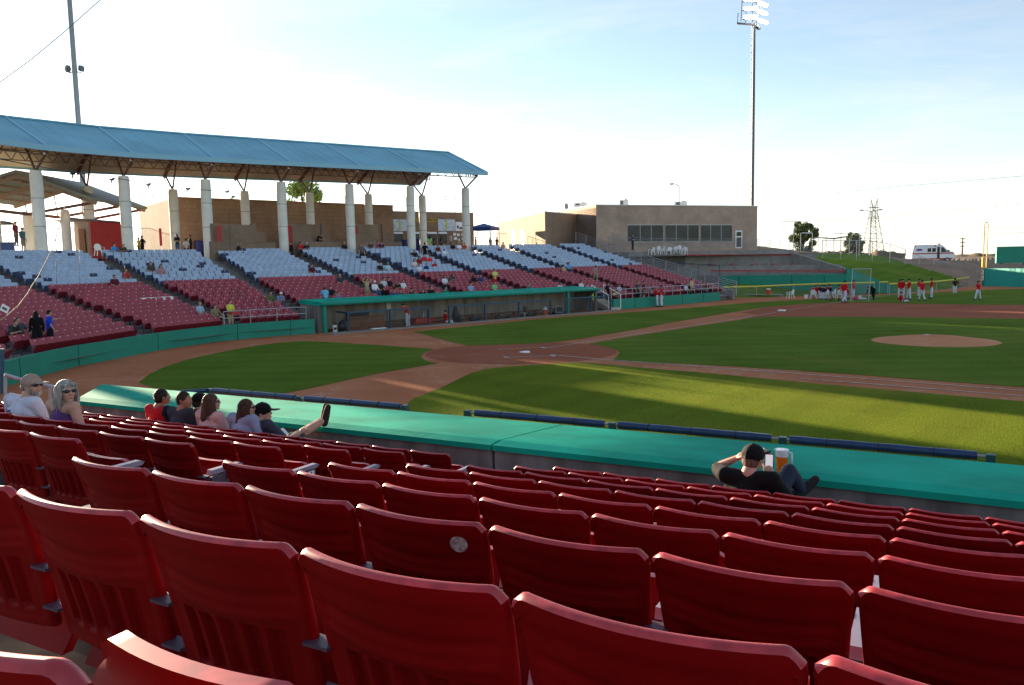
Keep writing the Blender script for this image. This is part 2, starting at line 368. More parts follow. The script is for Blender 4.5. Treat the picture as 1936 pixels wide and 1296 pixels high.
# ================================================================ THE GROUND AND THE FIELD
def sheet(name, pts, z, m, label=None, smooth=False):
    b = MB(); b.poly([(p[0], p[1], z) for p in pts], m); o = b.build(name); return tag(o, label, None, None, 'structure')
def PXL(l, z=0.0): return [gz(x, y, z) for x, y in l]
def frange(a, b, n): return [a+(b-a)*i/(n-1) for i in range(n)]
def arc(c, r, a0, a1, n): return [(c[0]+r*math.cos(a), c[1]+r*math.sin(a)) for a in frange(a0, a1, n)]
sheet("ground", [(-25, -60), (130, -60), (130, 130), (5, 130), (-25, 60)], -0.35, G['desert'])
sheet("warning_track", [(-21, -3), (-19, -10), (-15, -17), (-8, -23), (0, -24), (20, -21.6), (60, -12), (120, 5), (120, 108), (30, 108), (6, 104), (-6, 62), (-22, 58), (-17, 40), (-19.6, 20), (-22, 3)], 0.0, G['clay'])

def smooth_poly(pts, k=3):
    # corner-keeping subdivision of an outline with a little unevenness, like a cut grass edge
    out = []; n = len(pts); rr = random.Random(3)
    for i in range(n):
        a, b = np.array(pts[i][:2]), np.array(pts[(i+1) % n][:2]); d = np.linalg.norm(b-a); m = max(1, int(d/.8)) if d < 60 else 1
        nn = np.array([-(b-a)[1], (b-a)[0]])/max(d, 1e-6)
        for j in range(m):
            q = a+(b-a)*j/m
            if j: q = q+nn*rr.uniform(-.035, .035)
            out.append(tuple(q))
    return out
# foul ground grass in front of the backstop
gA = PXL([(262, 724), (282, 708), (312, 694), (352, 681), (400, 670), (440, 662), (485, 654), (530, 648), (575, 645.5), (620, 647), (680, 651), (740, 655), (795, 658.5), (822, 661)])
gA += PXL([(808, 665), (799, 670), (796, 675), (802, 681), (814, 685), (830, 687)])
gA += PXL([(790, 694), (735, 703), (690, 712), (640, 723), (590, 734), (540, 744), (500, 752), (440, 765), (330, 745)])
sheet("turf_backstop", smooth_poly(gA), .010, G['turf'])
gB = PXL([(780, 628), (860, 620), (930, 613), (1000, 606), (1080, 599), (1150, 594), (1230, 588), (1310, 582), (1380, 576), (1440, 571.5), (1500, 568), (1580, 564), (1650, 560), (1700, 557), (1760, 554), (1810, 551.5), (1850, 548.5), (1936, 546.5)])
gB += [(60, 90), (60, 44)]
gB += PXL([(1936, 577.3), (1850, 576.6), (1750, 575.2), (1660, 573.5), (1600, 572.6), (1560, 573.2), (1515, 575.5), (1480, 578.2), (1450, 581.3), (1400, 588.5), (1330, 600), (1260, 612), (1210, 622), (1150, 632.3), (1100, 641), (1060, 646), (1020, 649.3), (960, 652), (887, 654)])
gB += PXL([(860, 649), (830, 641), (805, 634)])
sheet("turf_outfield", smooth_poly(gB), .010, G['turf'])
gC = PXL([(1112, 651), (1180, 638.8), (1240, 629.5), (1320, 617), (1400, 605), (1430, 600.5), (1470, 599.5), (1560, 599.3), (1700, 600), (1850, 602), (1936, 603.8)])
gC += [(24.5, 26), (27, 24), (26.5, 2.5)]
gC += PXL([(1936, 733), (1800, 723), (1650, 711.5), (1500, 700.5), (1380, 693), (1290, 688.5), (1200, 684.5), (1158, 682.5), (1166, 675), (1172, 668), (1166, 662), (1150, 657), (1132, 653.3)])
sheet("turf_infield", smooth_poly(gC), .010, G['turf'])
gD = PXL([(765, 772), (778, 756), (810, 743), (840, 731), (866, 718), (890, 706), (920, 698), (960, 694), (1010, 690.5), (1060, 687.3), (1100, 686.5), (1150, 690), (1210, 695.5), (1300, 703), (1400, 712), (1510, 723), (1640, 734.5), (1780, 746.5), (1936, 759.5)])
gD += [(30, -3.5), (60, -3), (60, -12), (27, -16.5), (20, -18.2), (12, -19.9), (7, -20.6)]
sheet("turf_first_base_side", smooth_poly(gD), .010, MATS['turf_painted_sun'])
# infield skin between the grass edges, a darker clay
gS = PXL([(1400, 605), (1435, 596), (1400, 592), (1450, 581), (1515, 575), (1580, 572.5), (1700, 574), (1936, 577)])+[(30, 39), (26, 24)]+PXL([(1936, 604), (1700, 600), (1470, 599.5)])
sheet("infield_dirt", gS, .005, G['skinclay'])
sheet("home_plate_dirt", [tuple(p[:2]) for p in [gz(985, 666)+np.array([4.3*math.cos(a), 4.3*math.sin(a), 0]) for a in frange(0, 2*math.pi, 33)[:-1]]], .0055, G['skinclay'])
# pitcher's mound
mc = (gz(1647, 643)+gz(1893, 648))/2; mr = np.linalg.norm(gz(1893, 648)-gz(1647, 643))/2
b = MB(); vs = []; fs = []; NR, NS = 14, 48; rr = random.Random(5)
for i in range(NR+1):
    t = i/NR
    for k in range(NS):
        a = 2*math.pi*k/NS; r_ = mr*(1-t)*(1+.012*rr.uniform(-1, 1)*(i == 0))
        z = .012+.27*(1-math.exp(-((t*1.9)**1.4)))/.93+rr.uniform(-.004, .004)*(i > 0)
        vs.append((mc[0]+r_*math.cos(a), mc[1]+r_*math.sin(a), z))
for i in range(NR):
    for k in range(NS): fs.append((i*NS+k, i*NS+(k+1) % NS, (i+1)*NS+(k+1) % NS, (i+1)*NS+k))
b.add(vs, fs, G['mound']); o = b.build("pitchers_mound", smooth=True); tag(o, None, None, None, 'structure')
b = MB(); b.box((mc[0]-.3, mc[1]+.3, .252), (.15, .55, .02), G['cream'], rz=R(45)); o = b.build("pitching_rubber"); tag(o, "white rubber slab on top of the pitcher's mound", "pitching rubber")
# chalk
def strip(b, a, c, w, z, m):
    a, c = np.array(a[:2]), np.array(c[:2]); d = (c-a)/np.linalg.norm(c-a); n = np.array([-d[1], d[0]])*w/2; k = max(1, int(np.linalg.norm(c-a)/1.5)); rr = random.Random(int(a[0]*100))
    ws = [rr.uniform(.75, 1.2) for _ in range(k+1)]
    for i in range(k):
        p, q = a+(c-a)*i/k, a+(c-a)*(i+1)/k
        b.poly([(*(p-n*ws[i]), z), (*(q-n*ws[i+1]), z), (*(q+n*ws[i+1]), z), (*(p+n*ws[i]), z)], m)
chalk = empty('chalk_lines', (0, 0, 0), 0, "white chalk foul lines and batter's box lines on the clay", 'chalk line'); b = MB(); ck = G['chalk']
strip(b, gz(1031, 659), gz(1240, 627), .085, .016, ck); strip(b, gz(1240, 627), gz(1400, 602.2), .085, .016, ck); strip(b, gz(1400, 602.2), gz(1468, 591), .085, .016, ck)
strip(b, gz(1488, 587.5), gz(1580, 572.8), .09, .016, ck); strip(b, gz(1580, 572.8), gz(1720, 554), .10, .016, ck); strip(b, gz(1720, 554), gz(1852, 540.5), .10, .016, ck)
b.build('foul_line', chalk); b = MB()
strip(b, gz(1043, 671.5), gz(1135, 680), .085, .016, ck); strip(b, gz(1135, 680), gz(1225, 686.4), .085, .016, ck); strip(b, gz(1225, 686.4), gz(1936, 739.6), .085, .016, ck); strip(b, gz(1936, 739.6), (27, 0.0), .085, .016, ck)
b.build('foul_line', chalk); b = MB()
strip(b, gz(1512, 716.5), gz(1936, 749.7), .085, .016, ck)
b.build('lane_line', chalk)
for a, c in (((945, 661), (1023, 657.4)), ((956, 676.3), (1048, 673.6)), ((1023, 657), (1031, 659)), ((1043, 671.5), (1048.5, 674.8)), ((942, 661.3), (949, 661)), ((953, 675), (960, 677.3))):
    b = MB(); strip(b, gz(*a), gz(*c), .09 if c[0]-a[0] > 12 else .16, .017, ck); b.build('box_line', chalk)
# home plate and bases
hp = gz(992, 667); b = MB(); s2 = .7071
def hpt(u, v): return (hp[0]+s2*u+s2*v, hp[1]+s2*u-s2*v)
b.prism([hpt(-.24, 0), hpt(-.02, .24), hpt(.22, .24), hpt(.22, -.24), hpt(-.02, -.24)], .006, .05, G['white']); tag(b.build("home_plate"), "white five-sided home plate between the batter's boxes", "home plate")
tb = gz(1478, 589.3); b = MB(); b.box((tb[0], tb[1], .07), (.5, .5, .11), G['white'], rz=.05)
o = b.build("third_base"); md = o.modifiers.new("round", 'BEVEL'); md.width = .04; md.segments = 3; tag(o, "white square third base bag on the foul line", "base")

# ================================================================ THE THIRD BASE GRANDSTAND
# nodes: front-wall point, outward normal angle (deg), distance s along the stand
SP0 = np.array([-17.15, 2.74]); SA = R(8); SD = np.array([math.sin(SA), math.cos(SA)])
NODES = [((-6.6, -20.8), 58, -26), ((-11.2, -15.6), 33, -19), ((-16.2, -8.9), 10, -12), ((-17.95, -3.3), 0, -6), ((-17.2, 1.4), -10, -1.3)]
for s in (6.5, 12.7, 19.2, 25.4, 30.6, 38.0, 43.6): NODES.append((tuple(SP0+SD*s), -8, s))
def onorm(th): return np.array([-math.cos(R(th)), -math.sin(R(th))])
NROW, RED, DEP = 23, 12, .82
def tread(n, s=0):
    z = .50+.183*n if n <= RED else .50+.183*RED+.206*(n-RED)
    return z+.012*max(s, -8)*n/22
def node_pt(i, w, shift=0.0):
    P, th, s = NODES[i]; p = np.array(P)+onorm(th)*w
    return p
def row_line(i, w):
    a, c = node_pt(i, w), node_pt(i+1, w); return a, c, (NODES[i][2]+NODES[i+1][2])/2
def wpt(s, w, z):
    p = SP0+SD*s+onorm(-8)*w; return np.array([p[0], p[1], z])
def first_row(i): return 3 if 4 <= i <= 7 else 0
# terrace: every row a step, aisles with half steps
stand = empty("grandstand", (0, 0, 0), 0, "long concrete seating stand rising behind the far dugout and backstop", "grandstand")
b = MB()
for i in range(len(NODES)-1):
    bst = MB()
    for n in range(first_row(i), NROW):
        w0 = 1.0+DEP*n-.30; w1 = w0+DEP
        if n == NROW-1: w1 += 4.0
        A0, C0, s = row_line(i, w0); A1, C1, _ = row_line(i, w1)
        z1 = tread(n, s); z0 = z1-.5
        b.add([(*A0, z0), (*C0, z0), (*C1, z0), (*A1, z0), (*A0, z1), (*C0, z1), (*C1, z1), (*A1, z1)], [(4, 5, 6, 7), (0, 1, 5, 4), (2, 3, 7, 6), (1, 2, 6, 5), (3, 0, 4, 7)], G['conc'])
    if first_row(i) == 0:
        A0, C0, s = row_line(i, .12); A1, C1, _ = row_line(i, .7); z1 = tread(0, s)-.10
        b.add([(*A0, z1), (*C0, z1), (*C1, z1), (*A1, z1)], [(0, 1, 2, 3)], G['conc'])
    if i > 0:
        P, th, s = NODES[i]; on = onorm(th); tn = np.array([on[1], -on[0]])
        for n in range(max(first_row(i), first_row(i-1)), NROW-1):
            w = 1.0+DEP*n+.52-.12; zt = tread(n, s); hh = tread(n+1, s)-zt
            c = np.array(P)+on*(w-.14)
            bst.box((c[0], c[1], zt+hh/4-.1), (.84, 1.0, hh/2+.2), G['conc'], rz=math.atan2(on[1], on[0]))
        bst.build("aisle_steps", stand)
b.build("terrace", stand)
# end wall of the stand (right), sloping with the rows, with its railing
b = MB(); br = MB(); se = 43.6
prof = [(.0, -.3), (.0, .95), (.6, 1.0)]+[(1.0+DEP*n, tread(n, se)+.28) for n in range(0, NROW+1, 2)]+[(1.0+DEP*NROW+3, tread(NROW-1, se)+.3), (1.0+DEP*NROW+3, 0)]
b.extr([wpt(se+.1, w, z) for w, z in prof], tuple(np.append(SD*.3, 0)), G['conc'])
b.build("end_wall", stand)
b = MB()
for n in range(2, NROW+4):
    w0 = 1.0+DEP*n-.3; z = tread(min(max(n, 0), NROW-1), se)+(-.15 if n < 0 else 0)
    for h_, dz in ((0, 0), (.41, .09)):
        q = [wpt(se+.4, w0+h_, 0), wpt(se+4.2, w0+h_, 0), wpt(se+4.2, w0+h_+.41, 0), wpt(se+.4, w0+h_+.41, 0)]; b.prism([p_[:2] for p_ in q], -.2, z-.25+dz, G['conc'])
b.build("side_stairs", stand)

# ---------------------------------------------------------------- seats
def grid_surf(b, fn, nu, nv, m, flip=False):
    o = [[fn(u, v) for v in frange(0, 1, nv)] for u in frange(-1, 1, nu)]
    vs = [p for r_ in o for p in r_]; fs = []
    for i in range(nu-1):
        for j in range(nv-1):
            q = (i*nv+j, (i+1)*nv+j, (i+1)*nv+j+1, i*nv+j+1); fs.append(q if not flip else q[::-1])
    b.add(vs, fs, m); return o
def sstep(a, c, x): t = min(1, max(0, (x-a)/(c-a))); return t*t*(3-2*t)
def back_pt(u, v, side, detail=True):
    # u -1..1 across, v 0 bottom .. 1 top; side 0 = rear face (field is +y), 1 = front
    hw = .215+.033*v**.8; z = .40+.44*v; x = u*hw
    y = .115-.125*v+.050*u*u*(.5+.5*v)+.012*math.sin(v*3.1)
    th = .034-.006*v
    # rounded corners
    if v > .93: z -= .022*max(0, (abs(u)-.90)/.10)**2
    if side: return (x*.995, y+th, z)
    if detail:
        frame = sstep(.97, .86, abs(u))*sstep(.93, .84, v)*sstep(.02, .06, v)
        d = .007*frame
        d += .006*sstep(.02, 0, abs(v-.73+.05*(1-u*u))-.02)*frame - .006*sstep(.025, 0, abs(v-.60+.05*(1-u*u))-.01)*frame
        sl = 0
        for c in (-.62, -.31, 0, .31, .62):
            sl = max(sl, sstep(.115, .085, abs(u-c))*sstep(.10, .13, v)*sstep(.50, .47, v))
        d += .020*sl
        y += d
    return (x, y, z)
def make_back(m, mtop, hi=True):
    b = MB(); nu, nv = (61, 45) if hi else (7, 5)
    r_ = grid_surf(b, lambda u, v: back_pt(u, v, 0, hi), nu, nv, m, True)
    f_ = grid_surf(b, lambda u, v: back_pt(u, v, 1, False), nu, nv, m)
    def rim(R0, F0, mm, up):
        if hi:   # rounded rim: one extra bulging line of vertices
            n = len(R0); vs = []; up0 = Vector(up)
            for k_, (a, c) in enumerate(zip(R0, F0)):
                a, c = Vector(a), Vector(c); mdl = (a+c)/2; up = up0
                if k_ in (0, n-1): up = Vector((math.copysign(.75, mdl.x), 0, .75 if mdl.z > .6 else -.75))
                vs += [a, a.lerp(c, .18)+Vector(up)*.007, mdl+Vector(up)*.010, c.lerp(a, .18)+Vector(up)*.007, c]
            b.add(vs, [(i*5+k, i*5+k+1, (i+1)*5+k+1, (i+1)*5+k) for i in range(n-1) for k in range(4)], mm)
        else:
            n = len(R0); b.add(list(R0)+list(F0), [(i, n+i, n+i+1, i+1) for i in range(n-1)], mm)
    rim([c[-1] for c in r_], [c[-1] for c in f_], mtop, (0, 0, 1)); rim([c[0] for c in f_], [c[0] for c in r_], m, (0, 0, -1))
    rim(f_[0], r_[0], m, (-1, 0, 0)); rim(r_[-1], f_[-1], m, (1, 0, 0))
    return b
PANH = [.35, .20]
def pan_pt(u, v, side):
    hw = .205+.01*v; z = .29+PANH[0]*v; y = .17+PANH[1]*v+.03*u*u*v; 
    if v > .9: y -= .03*(v-.9)/.1; 
    return (u*hw, y+(.035 if side else 0), z-(.02*max(0, (abs(u)-.85)/.15)**2 if v > .85 else 0))
def make_pan(m, mtop, hi=True):
    b = MB(); nu, nv = (13, 13) if hi else (4, 3)
    r_ = grid_surf(b, lambda u, v: pan_pt(u, v, 0), nu, nv, m, True); f_ = grid_surf(b, lambda u, v: pan_pt(u, v, 1), nu, nv, m)
    for A, B, mm in (([c[-1] for c in r_], [c[-1] for c in f_], mtop), ([c[0] for c in f_], [c[0] for c in r_], m), (f_[0], r_[0], m), (r_[-1], f_[-1], m)):
        n = len(A); b.add(list(A)+list(B), [(i, n+i, n+i+1, i+1) for i in range(n-1)], mm)
    return b
def make_standard(m):
    b = MB(); x = .26
    b.bar((x, .30, 0), (x, .24, .56), .028, .06, m, up=(0, 1, 0)); b.box((x, .30, .01), (.06, .22, .02), m)
    b.extr([(x-.010, .20, .42), (x-.010, .40, .50), (x-.010, .42, .60), (x-.010, .17, .58)], (.024, 0, 0), m)
    for z, y in ((.60, .115), (.47, .14)):
        b.box((x, y, z), (.07, .05, .008), m); b.box((x, y+.02, z-.012), (.07, .006, .03), m)
        for sx in (-.02, .02): b.tube([(x+sx, y+.017, z-.012), (x+sx, y+.008, z-.012)], .006, G['black'], 6)
    return b
def make_arm(m):
    b = MB(); x = .26
    b.extr([(x-.024, .16, .600), (x-.024, .43, .600), (x-.024, .45, .618), (x-.024, .42, .632), (x-.024, .17, .632)], (.048, 0, 0), m); return b
ME = {}
ME['back'] = make_back(G['red'], G['redtop']).mesh("backrest", True); ME['pan'] = make_pan(G['red'], G['redtop']).mesh("seat_pan", True)
for k in ('back', 'pan'): ME[k].set_sharp_from_angle(angle=R(45))
ME['std'] = make_standard(G['metal']).mesh("standard"); ME['arm'] = make_arm(G['arm']).mesh("armrest")
PANH[:] = [.33, .19]
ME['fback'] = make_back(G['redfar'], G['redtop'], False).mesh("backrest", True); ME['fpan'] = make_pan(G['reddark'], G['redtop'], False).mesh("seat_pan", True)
b = MB(); b.bar((.26, .2, 0), (.26, .16, .6), .03, .07, G['metal'], up=(0, 1, 0)); b.box((.26, .22, .60), (.045, .32, .03), G['metal']); ME['fstd'] = b.mesh("standard")
b = MB(); b.box((0, .062, .78), (.055, .006, .032), G['plate']); ME['fplate'] = b.mesh("number_plate")
ME['panup'] = ME['pan']
b = make_pan(G['red'], G['redtop'])
b.v = [(x, .13+(z-.29)*1.1, .40+(y-.17-.19*(z-.29)/.33)*.5) for x, y, z in b.v]; ME['pandown'] = b.mesh("seat_pan", True)
ORD = ["first", "second", "third", "fourth", "fifth", "sixth", "seventh", "eighth", "ninth", "tenth", "eleventh", "twelfth", "thirteenth", "fourteenth", "fifteenth", "sixteenth", "seventeenth", "eighteenth", "nineteenth", "twentieth", "twenty-first", "twenty-second", "twenty-third", "twenty-fourth", "twenty-fifth", "twenty-sixth", "twenty-seventh", "twenty-eighth", "twenty-ninth", "thirtieth"]

# near rows: t along the row, n toward the field
NA = R(12); NT = np.array([math.cos(NA), math.sin(NA)]); NN = np.array([-math.sin(NA), math.cos(NA)])
def npt(t, n, z): p = NT*t+NN*n; return np.array([p[0], p[1], z])
def near_row(k): return -29.57+.80*k, 3.40-.20*k        # offset and height of the seat tops
seat_count = 0
def near_seat(t, k, label, group, plate=None, down=False, arm_left=False, nofront=False):
    global seat_count
    n, z = near_row(k); p = npt(t+.018, n-.045, z-.858) if k >= 0 else npt(t-.03, n-.015, z-.848)
    e = empty("stadium_seat", p, NA, label, "stadium seat", group)
    put("backrest", ME['back'], e); put("seat_pan", ME['pandown' if down else 'panup'], e)
    s_ = put("standard", ME['std'], e); put("armrest", ME['arm'], e)
    if arm_left:
        a = put("standard", ME['std'], e); a.location.x = -.52; a = put("armrest", ME['arm'], e); a.location.x = -.52
    if plate:
        pb = MB(); pb.box((.291, .34, .560), (.006, .075, .055), G['plate']); po = pb.build("number_plate", e)
        me = text_mesh(plate, .055, .001, G['black'], "lettering", .001)
        to = put("lettering", me, po); to.matrix_basis = Matrix(((0, 0, 1, .2955), (1, 0, 0, .34), (0, 1, 0, .560), (0, 0, 0, 1)))
    seat_count += 1; return e
T0 = 13.05; ROWNO = {k: 10-k for k in range(-1, 8)}
rowword = {7: "front row by the dugout roof", 6: "second row behind the dugout roof", 5: "third row behind the dugout roof", 4: "fourth row behind the dugout roof",
           3: "fifth row behind the dugout roof", 2: "sixth row behind the dugout roof", 1: "seventh row behind the dugout roof", 0: "eighth row behind the dugout roof", -1: "ninth row at the bottom edge"}
XL = T0-1.2
NEAR = []
for k in range(-1, 8):
    n, z = near_row(k); j = 0 if k > 0 else -2
    while True:
        t = T0+.26+.52*j; v = npt(t, n, z); d = (v-CAM)@FW
        if d < .15: break
        X, Y = px(v)
        hw = .3*FPX/d
        if X-hw > 1980 or (d < .6 and k >= 0): break
        if X+hw > -30 and Y < 1380: NEAR.append((t, k, 'main', j))
        j += 1
    j = 0
    while k > 0 and j < 40:
        t = XL-.26-.52*j; v = npt(t, n, z); X, Y = px(v)
        if X < -40 or t < 1.0: break
        NEAR.append((t, k, 'left', j)); j += 1
cnt = {}
for t, k, blk, j in NEAR:
    jj = j if k > 0 else j+2
    if blk == 'main': lab = f"red seat {ORD[min(jj, 29)]} right of aisle, {rowword[k]}"; g = "red seats of the near block right of the aisle"
    else: lab = f"red seat {ORD[min(jj, 29)]} left of aisle, {rowword[k]}"; g = "red seats of the near block left of the aisle"
    pl = str(ROWNO[k]) if (blk == 'left' and j == 0) else None
    near_seat(t, k, lab, g, pl, down=((k, blk, j) in {(5, 'left', 3)}), arm_left=(blk == 'main' and j == 0 and k > 0))
# white memorial sticker on one backrest
def near_obj(t, k): n, z = near_row(k); return npt(t, n, z-.84)
# near terrace
b = MB()
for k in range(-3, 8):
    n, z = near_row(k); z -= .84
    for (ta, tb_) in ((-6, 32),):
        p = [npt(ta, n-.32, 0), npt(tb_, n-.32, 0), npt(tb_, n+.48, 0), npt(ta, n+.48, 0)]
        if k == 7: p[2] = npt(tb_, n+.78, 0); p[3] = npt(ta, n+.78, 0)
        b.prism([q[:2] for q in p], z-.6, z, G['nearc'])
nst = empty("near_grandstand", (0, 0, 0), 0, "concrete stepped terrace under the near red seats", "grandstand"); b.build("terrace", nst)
b = MB()
for k in range(0, 7):
    n, z = near_row(k); z -= .84
    p = [npt(XL+.1, n+.20, 0), npt(T0-.1, n+.20, 0), npt(T0-.1, n+.48, 0), npt(XL+.1, n+.48, 0)]; b.prism([q[:2] for q in p], z-.3, z-.10, G['conc'])
b.build("aisle_steps", nst)

# far seats: the nearest ones become things, the rest one mass
FAR = []
people_seats = {}
for i in range(len(NODES)-1):
    for n in range(first_row(i), NROW):
        w = 1.0+DEP*n; A, C, s = row_line(i, w); d = C-A; Ln = np.linalg.norm(d); d = d/Ln
        c = int((Ln-1.15)/.52); st = (Ln-c*.52)/2; on = np.array([-d[1], d[0]]); ang = math.atan2(d[1], d[0])
        # facing: +y local must look at the field = right of outward; rotate so local x = -d or d
        face = -np.array(onorm((NODES[i][1]+NODES[i+1][1])/2)); rz = math.atan2(face[1], face[0])-math.pi/2
        for j in range(c):
            p = A+d*(st+.26+.52*j); z = tread(n, s); X, Y = px((p[0], p[1], z+.84))
            if X < -30 or X > 1960: continue
            FAR.append((math.hypot(p[0]-CAM[0], p[1]-CAM[1]), p[0], p[1], z, rz, i, n, j, c))
FAR.sort()
reds = [q for q in FAR if q[6] < RED]
NIND = max(0, 296-seat_count)
ind = set(id(q) for q in reds[:NIND])
blk = {0: "leftmost far block", 1: "far corner block", 2: "second block left of dugout", 3: "block left of dugout", 4: "first block above dugout", 5: "second block above dugout", 6: "third block above dugout"}
first = {}
for q in reds[:NIND]:
    D, x, y, z, rz, i, n, j, c = q
    e = empty("stadium_seat", (x, y, z), rz, f"faded red seat {ORD[min(c-1-j, 29)]} from right aisle, {ORD[n]} row, {blk.get(i, 'far block')}", "stadium seat", "pale red seats across the field")
    put("backrest", ME['fback'], e); put("seat_pan", ME['fpan'], e); put("standard", ME['fstd'], e)
    pl = put("number_plate", ME['fplate'], e)
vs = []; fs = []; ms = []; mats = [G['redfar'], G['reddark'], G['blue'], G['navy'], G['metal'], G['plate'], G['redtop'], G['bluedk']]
def arr(me, remap):
    V = np.array([v.co[:] for v in me.vertices]); F = [tuple(p.vertices) for p in me.polygons]; Mi = [remap[p.material_index] if isinstance(remap, dict) else remap for p in me.polygons]; return V, F, Mi
def lump(kind):
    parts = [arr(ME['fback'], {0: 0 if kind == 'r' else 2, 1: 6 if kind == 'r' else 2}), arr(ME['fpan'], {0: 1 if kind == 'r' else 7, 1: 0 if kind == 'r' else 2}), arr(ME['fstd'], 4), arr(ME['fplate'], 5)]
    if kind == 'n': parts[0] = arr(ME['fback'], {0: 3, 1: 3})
    V = np.vstack([p[0] for p in parts]); F = []; Mi = []; o = 0
    for p in parts:
        F += [tuple(i+o for i in f) for f in p[1]]; Mi += p[2]; o += len(p[0])
    return V, F, Mi
LU = {k: lump(k) for k in 'rbn'}; o = 0; VV = []; FF = []; MM = []
rr = random.Random(11)
for q in FAR:
    if id(q) in ind: continue
    D, x, y, z, rz, i, n, j, c = q
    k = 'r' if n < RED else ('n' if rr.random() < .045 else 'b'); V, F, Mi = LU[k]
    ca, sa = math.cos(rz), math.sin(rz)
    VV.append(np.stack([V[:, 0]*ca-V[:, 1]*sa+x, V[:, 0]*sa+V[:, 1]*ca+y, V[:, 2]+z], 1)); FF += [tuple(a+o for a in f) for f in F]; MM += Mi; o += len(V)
me = bpy.data.meshes.new("stadium_seats"); me.from_pydata(np.vstack(VV).tolist(), [], FF)
for m in mats: me.materials.append(m)
me.polygons.foreach_set('material_index', MM); me.update()
o = bpy.data.objects.new("stadium_seats", me); COL.objects.link(o); tag(o, "rows of pale red seats below light blue seats across the far grandstand", "stadium seats", None, 'stuff')

# ================================================================ WALLS, DUGOUTS, CANOPY
def wall_run(name, pts, h, th, m, label, cat, z0=0.0, parent=None, side=1, cap=None):
    # vertical wall following ground points, thickness pushed away from the field
    b = MB(); n = len(pts); P = [np.array(p[:2]) for p in pts]; hs = h if isinstance(h, list) else [h]*n; offs = []
    for i in range(n):
        d = P[min(i+1, n-1)]-P[max(i-1, 0)]; d = d/np.linalg.norm(d); offs.append(np.array([-d[1], d[0]])*th*side)
    for i in range(n-1):
        a, c = P[i], P[i+1]; a2, c2 = a+offs[i], c+offs[i+1]
        b.add([(*a, z0), (*c, z0), (*c2, z0), (*a2, z0), (*a, hs[i]), (*c, hs[i+1]), (*c2, hs[i+1]), (*a2, hs[i])],
              [(0, 1, 5, 4), (2, 3, 7, 6), (4, 5, 6, 7)]+([(3, 0, 4, 7)] if i == 0 else [])+([(1, 2, 6, 5)] if i == n-2 else []), m)
    o = b.build(name, parent)
    if not parent: tag(o, label, cat)
    return o
# curved backstop wall
wp = [(-3.5, -22.5)]+[tuple(gz(x, y)[:2]) for x, y in ((18, 729), (40, 722), (75, 711.5), (110, 702), (150, 692), (200, 683), (250, 672.5), (300, 663), (350, 655), (400, 648), (450, 642.5), (500, 638), (550, 634), (596, 631))]
bw_ = empty("field_wall", (0, 0, 0), 0, "curved green padded wall behind home plate left of the far dugout", "wall")
wall_run("wall_panel", wp, .88, .16, G['green'], None, None, -.1, bw_)
b = MB()
for i in (2, 5, 8, 11, 13):
    a, c = np.array(wp[i]), np.array(wp[i+1]); d = (c-a)/np.linalg.norm(c-a); nrm = np.array([d[1], -d[0]]); p = a+nrm*.006; b.box((p[0], p[1], .44), (.03, .012, .86), G['seam'], rz=math.atan2(d[1], d[0]))
b.build("panel_joint", bw_)
def rail_line(name, pts, zs, zb, m, label=None, cat="railing", r=.022, mids=1, post_every=1, parent=None, group=None, panels=None):
    root = parent or empty(name, (0, 0, 0), 0, label, cat, group); b = MB()
    for k in range(mids+1):
        q = [(p[0], p[1], zb[i]+(zs[i]-zb[i])*(1-k/(mids+1))) for i, p in enumerate(pts)]; b.tube(q, r, m, 6)
    b.build("rail", root)
    for i in range(0, len(pts), post_every):
        p = pts[i]; b = MB(); b.tube([(p[0], p[1], zb[i]), (p[0], p[1], zs[i])], r*1.1, m, 6); b.build("post", root)
    return root
# rail on the wall, left of the far dugout
rp = [tuple(gz(x, y)[:2]+onorm(0)*.25) for x, y in ((430, 645), (480, 640), (530, 635.5), (585, 632))]
rail_line("wall_railing", rp, [1.62]*4, [.85]*4, G['galv'], "grey pipe railing on the green wall left of the far dugout")
# posts that carry the netting along the left curve
for x in (7,): pass

# ---- far dugout
def dpt(s, w, z): return wpt(s, w, z)
dg = empty("dugout", (0, 0, 0), 0, "far third base dugout with green roof edge and tan block back wall", "dugout")
s0, s1 = -1.0, 23.9
b = MB()
b.add([dpt(s0, -.35, 1.64), dpt(s1, -.35, 1.64), dpt(s1, 2.55, 1.74), dpt(s0, 2.55, 1.74), dpt(s0, -.35, 1.86), dpt(s1, -.35, 1.86), dpt(s1, 2.55, 1.98), dpt(s0, 2.55, 1.98)],
      [(3, 2, 1, 0), (4, 5, 6, 7), (0, 1, 5, 4), (2, 3, 7, 6), (1, 2, 6, 5), (3, 0, 4, 7)], G['teal'])
b.build("roof", dg)
b = MB()
b.tube([dpt(s0, -.37, 1.75), dpt(s1, -.37, 1.75)], .115, G['green'], 10); b.build("roof_edge", dg)
b = MB()
b.add([dpt(s0+.1, 2.3, -.5), dpt(s1-.1, 2.3, -.5), dpt(s1-.1, 2.3, 1.75), dpt(s0+.1, 2.3, 1.75), dpt(s0+.1, 2.5, -.5), dpt(s1-.1, 2.5, -.5), dpt(s1-.1, 2.5, 1.75), dpt(s0+.1, 2.5, 1.75)], [(3, 2, 1, 0), (4, 5, 6, 7)], G['dugw'])
for s in (5.3, 12.0, 18.3): b.box(dpt(s, 2.29, .6), (.035, .02, 2.3), G['seam'], rz=-SA+R(90))
b.build("back_wall", dg)
for s in (s0+.15, s1-.15):
    b = MB(); b.extr([dpt(s-.1, -.1, -.5), dpt(s-.1, 2.5, -.5), dpt(s-.1, 2.5, 1.8), dpt(s-.1, -.1, 1.7)], tuple(np.append(SD*.2, 0)), G['concw']); b.build("side_wall", dg)
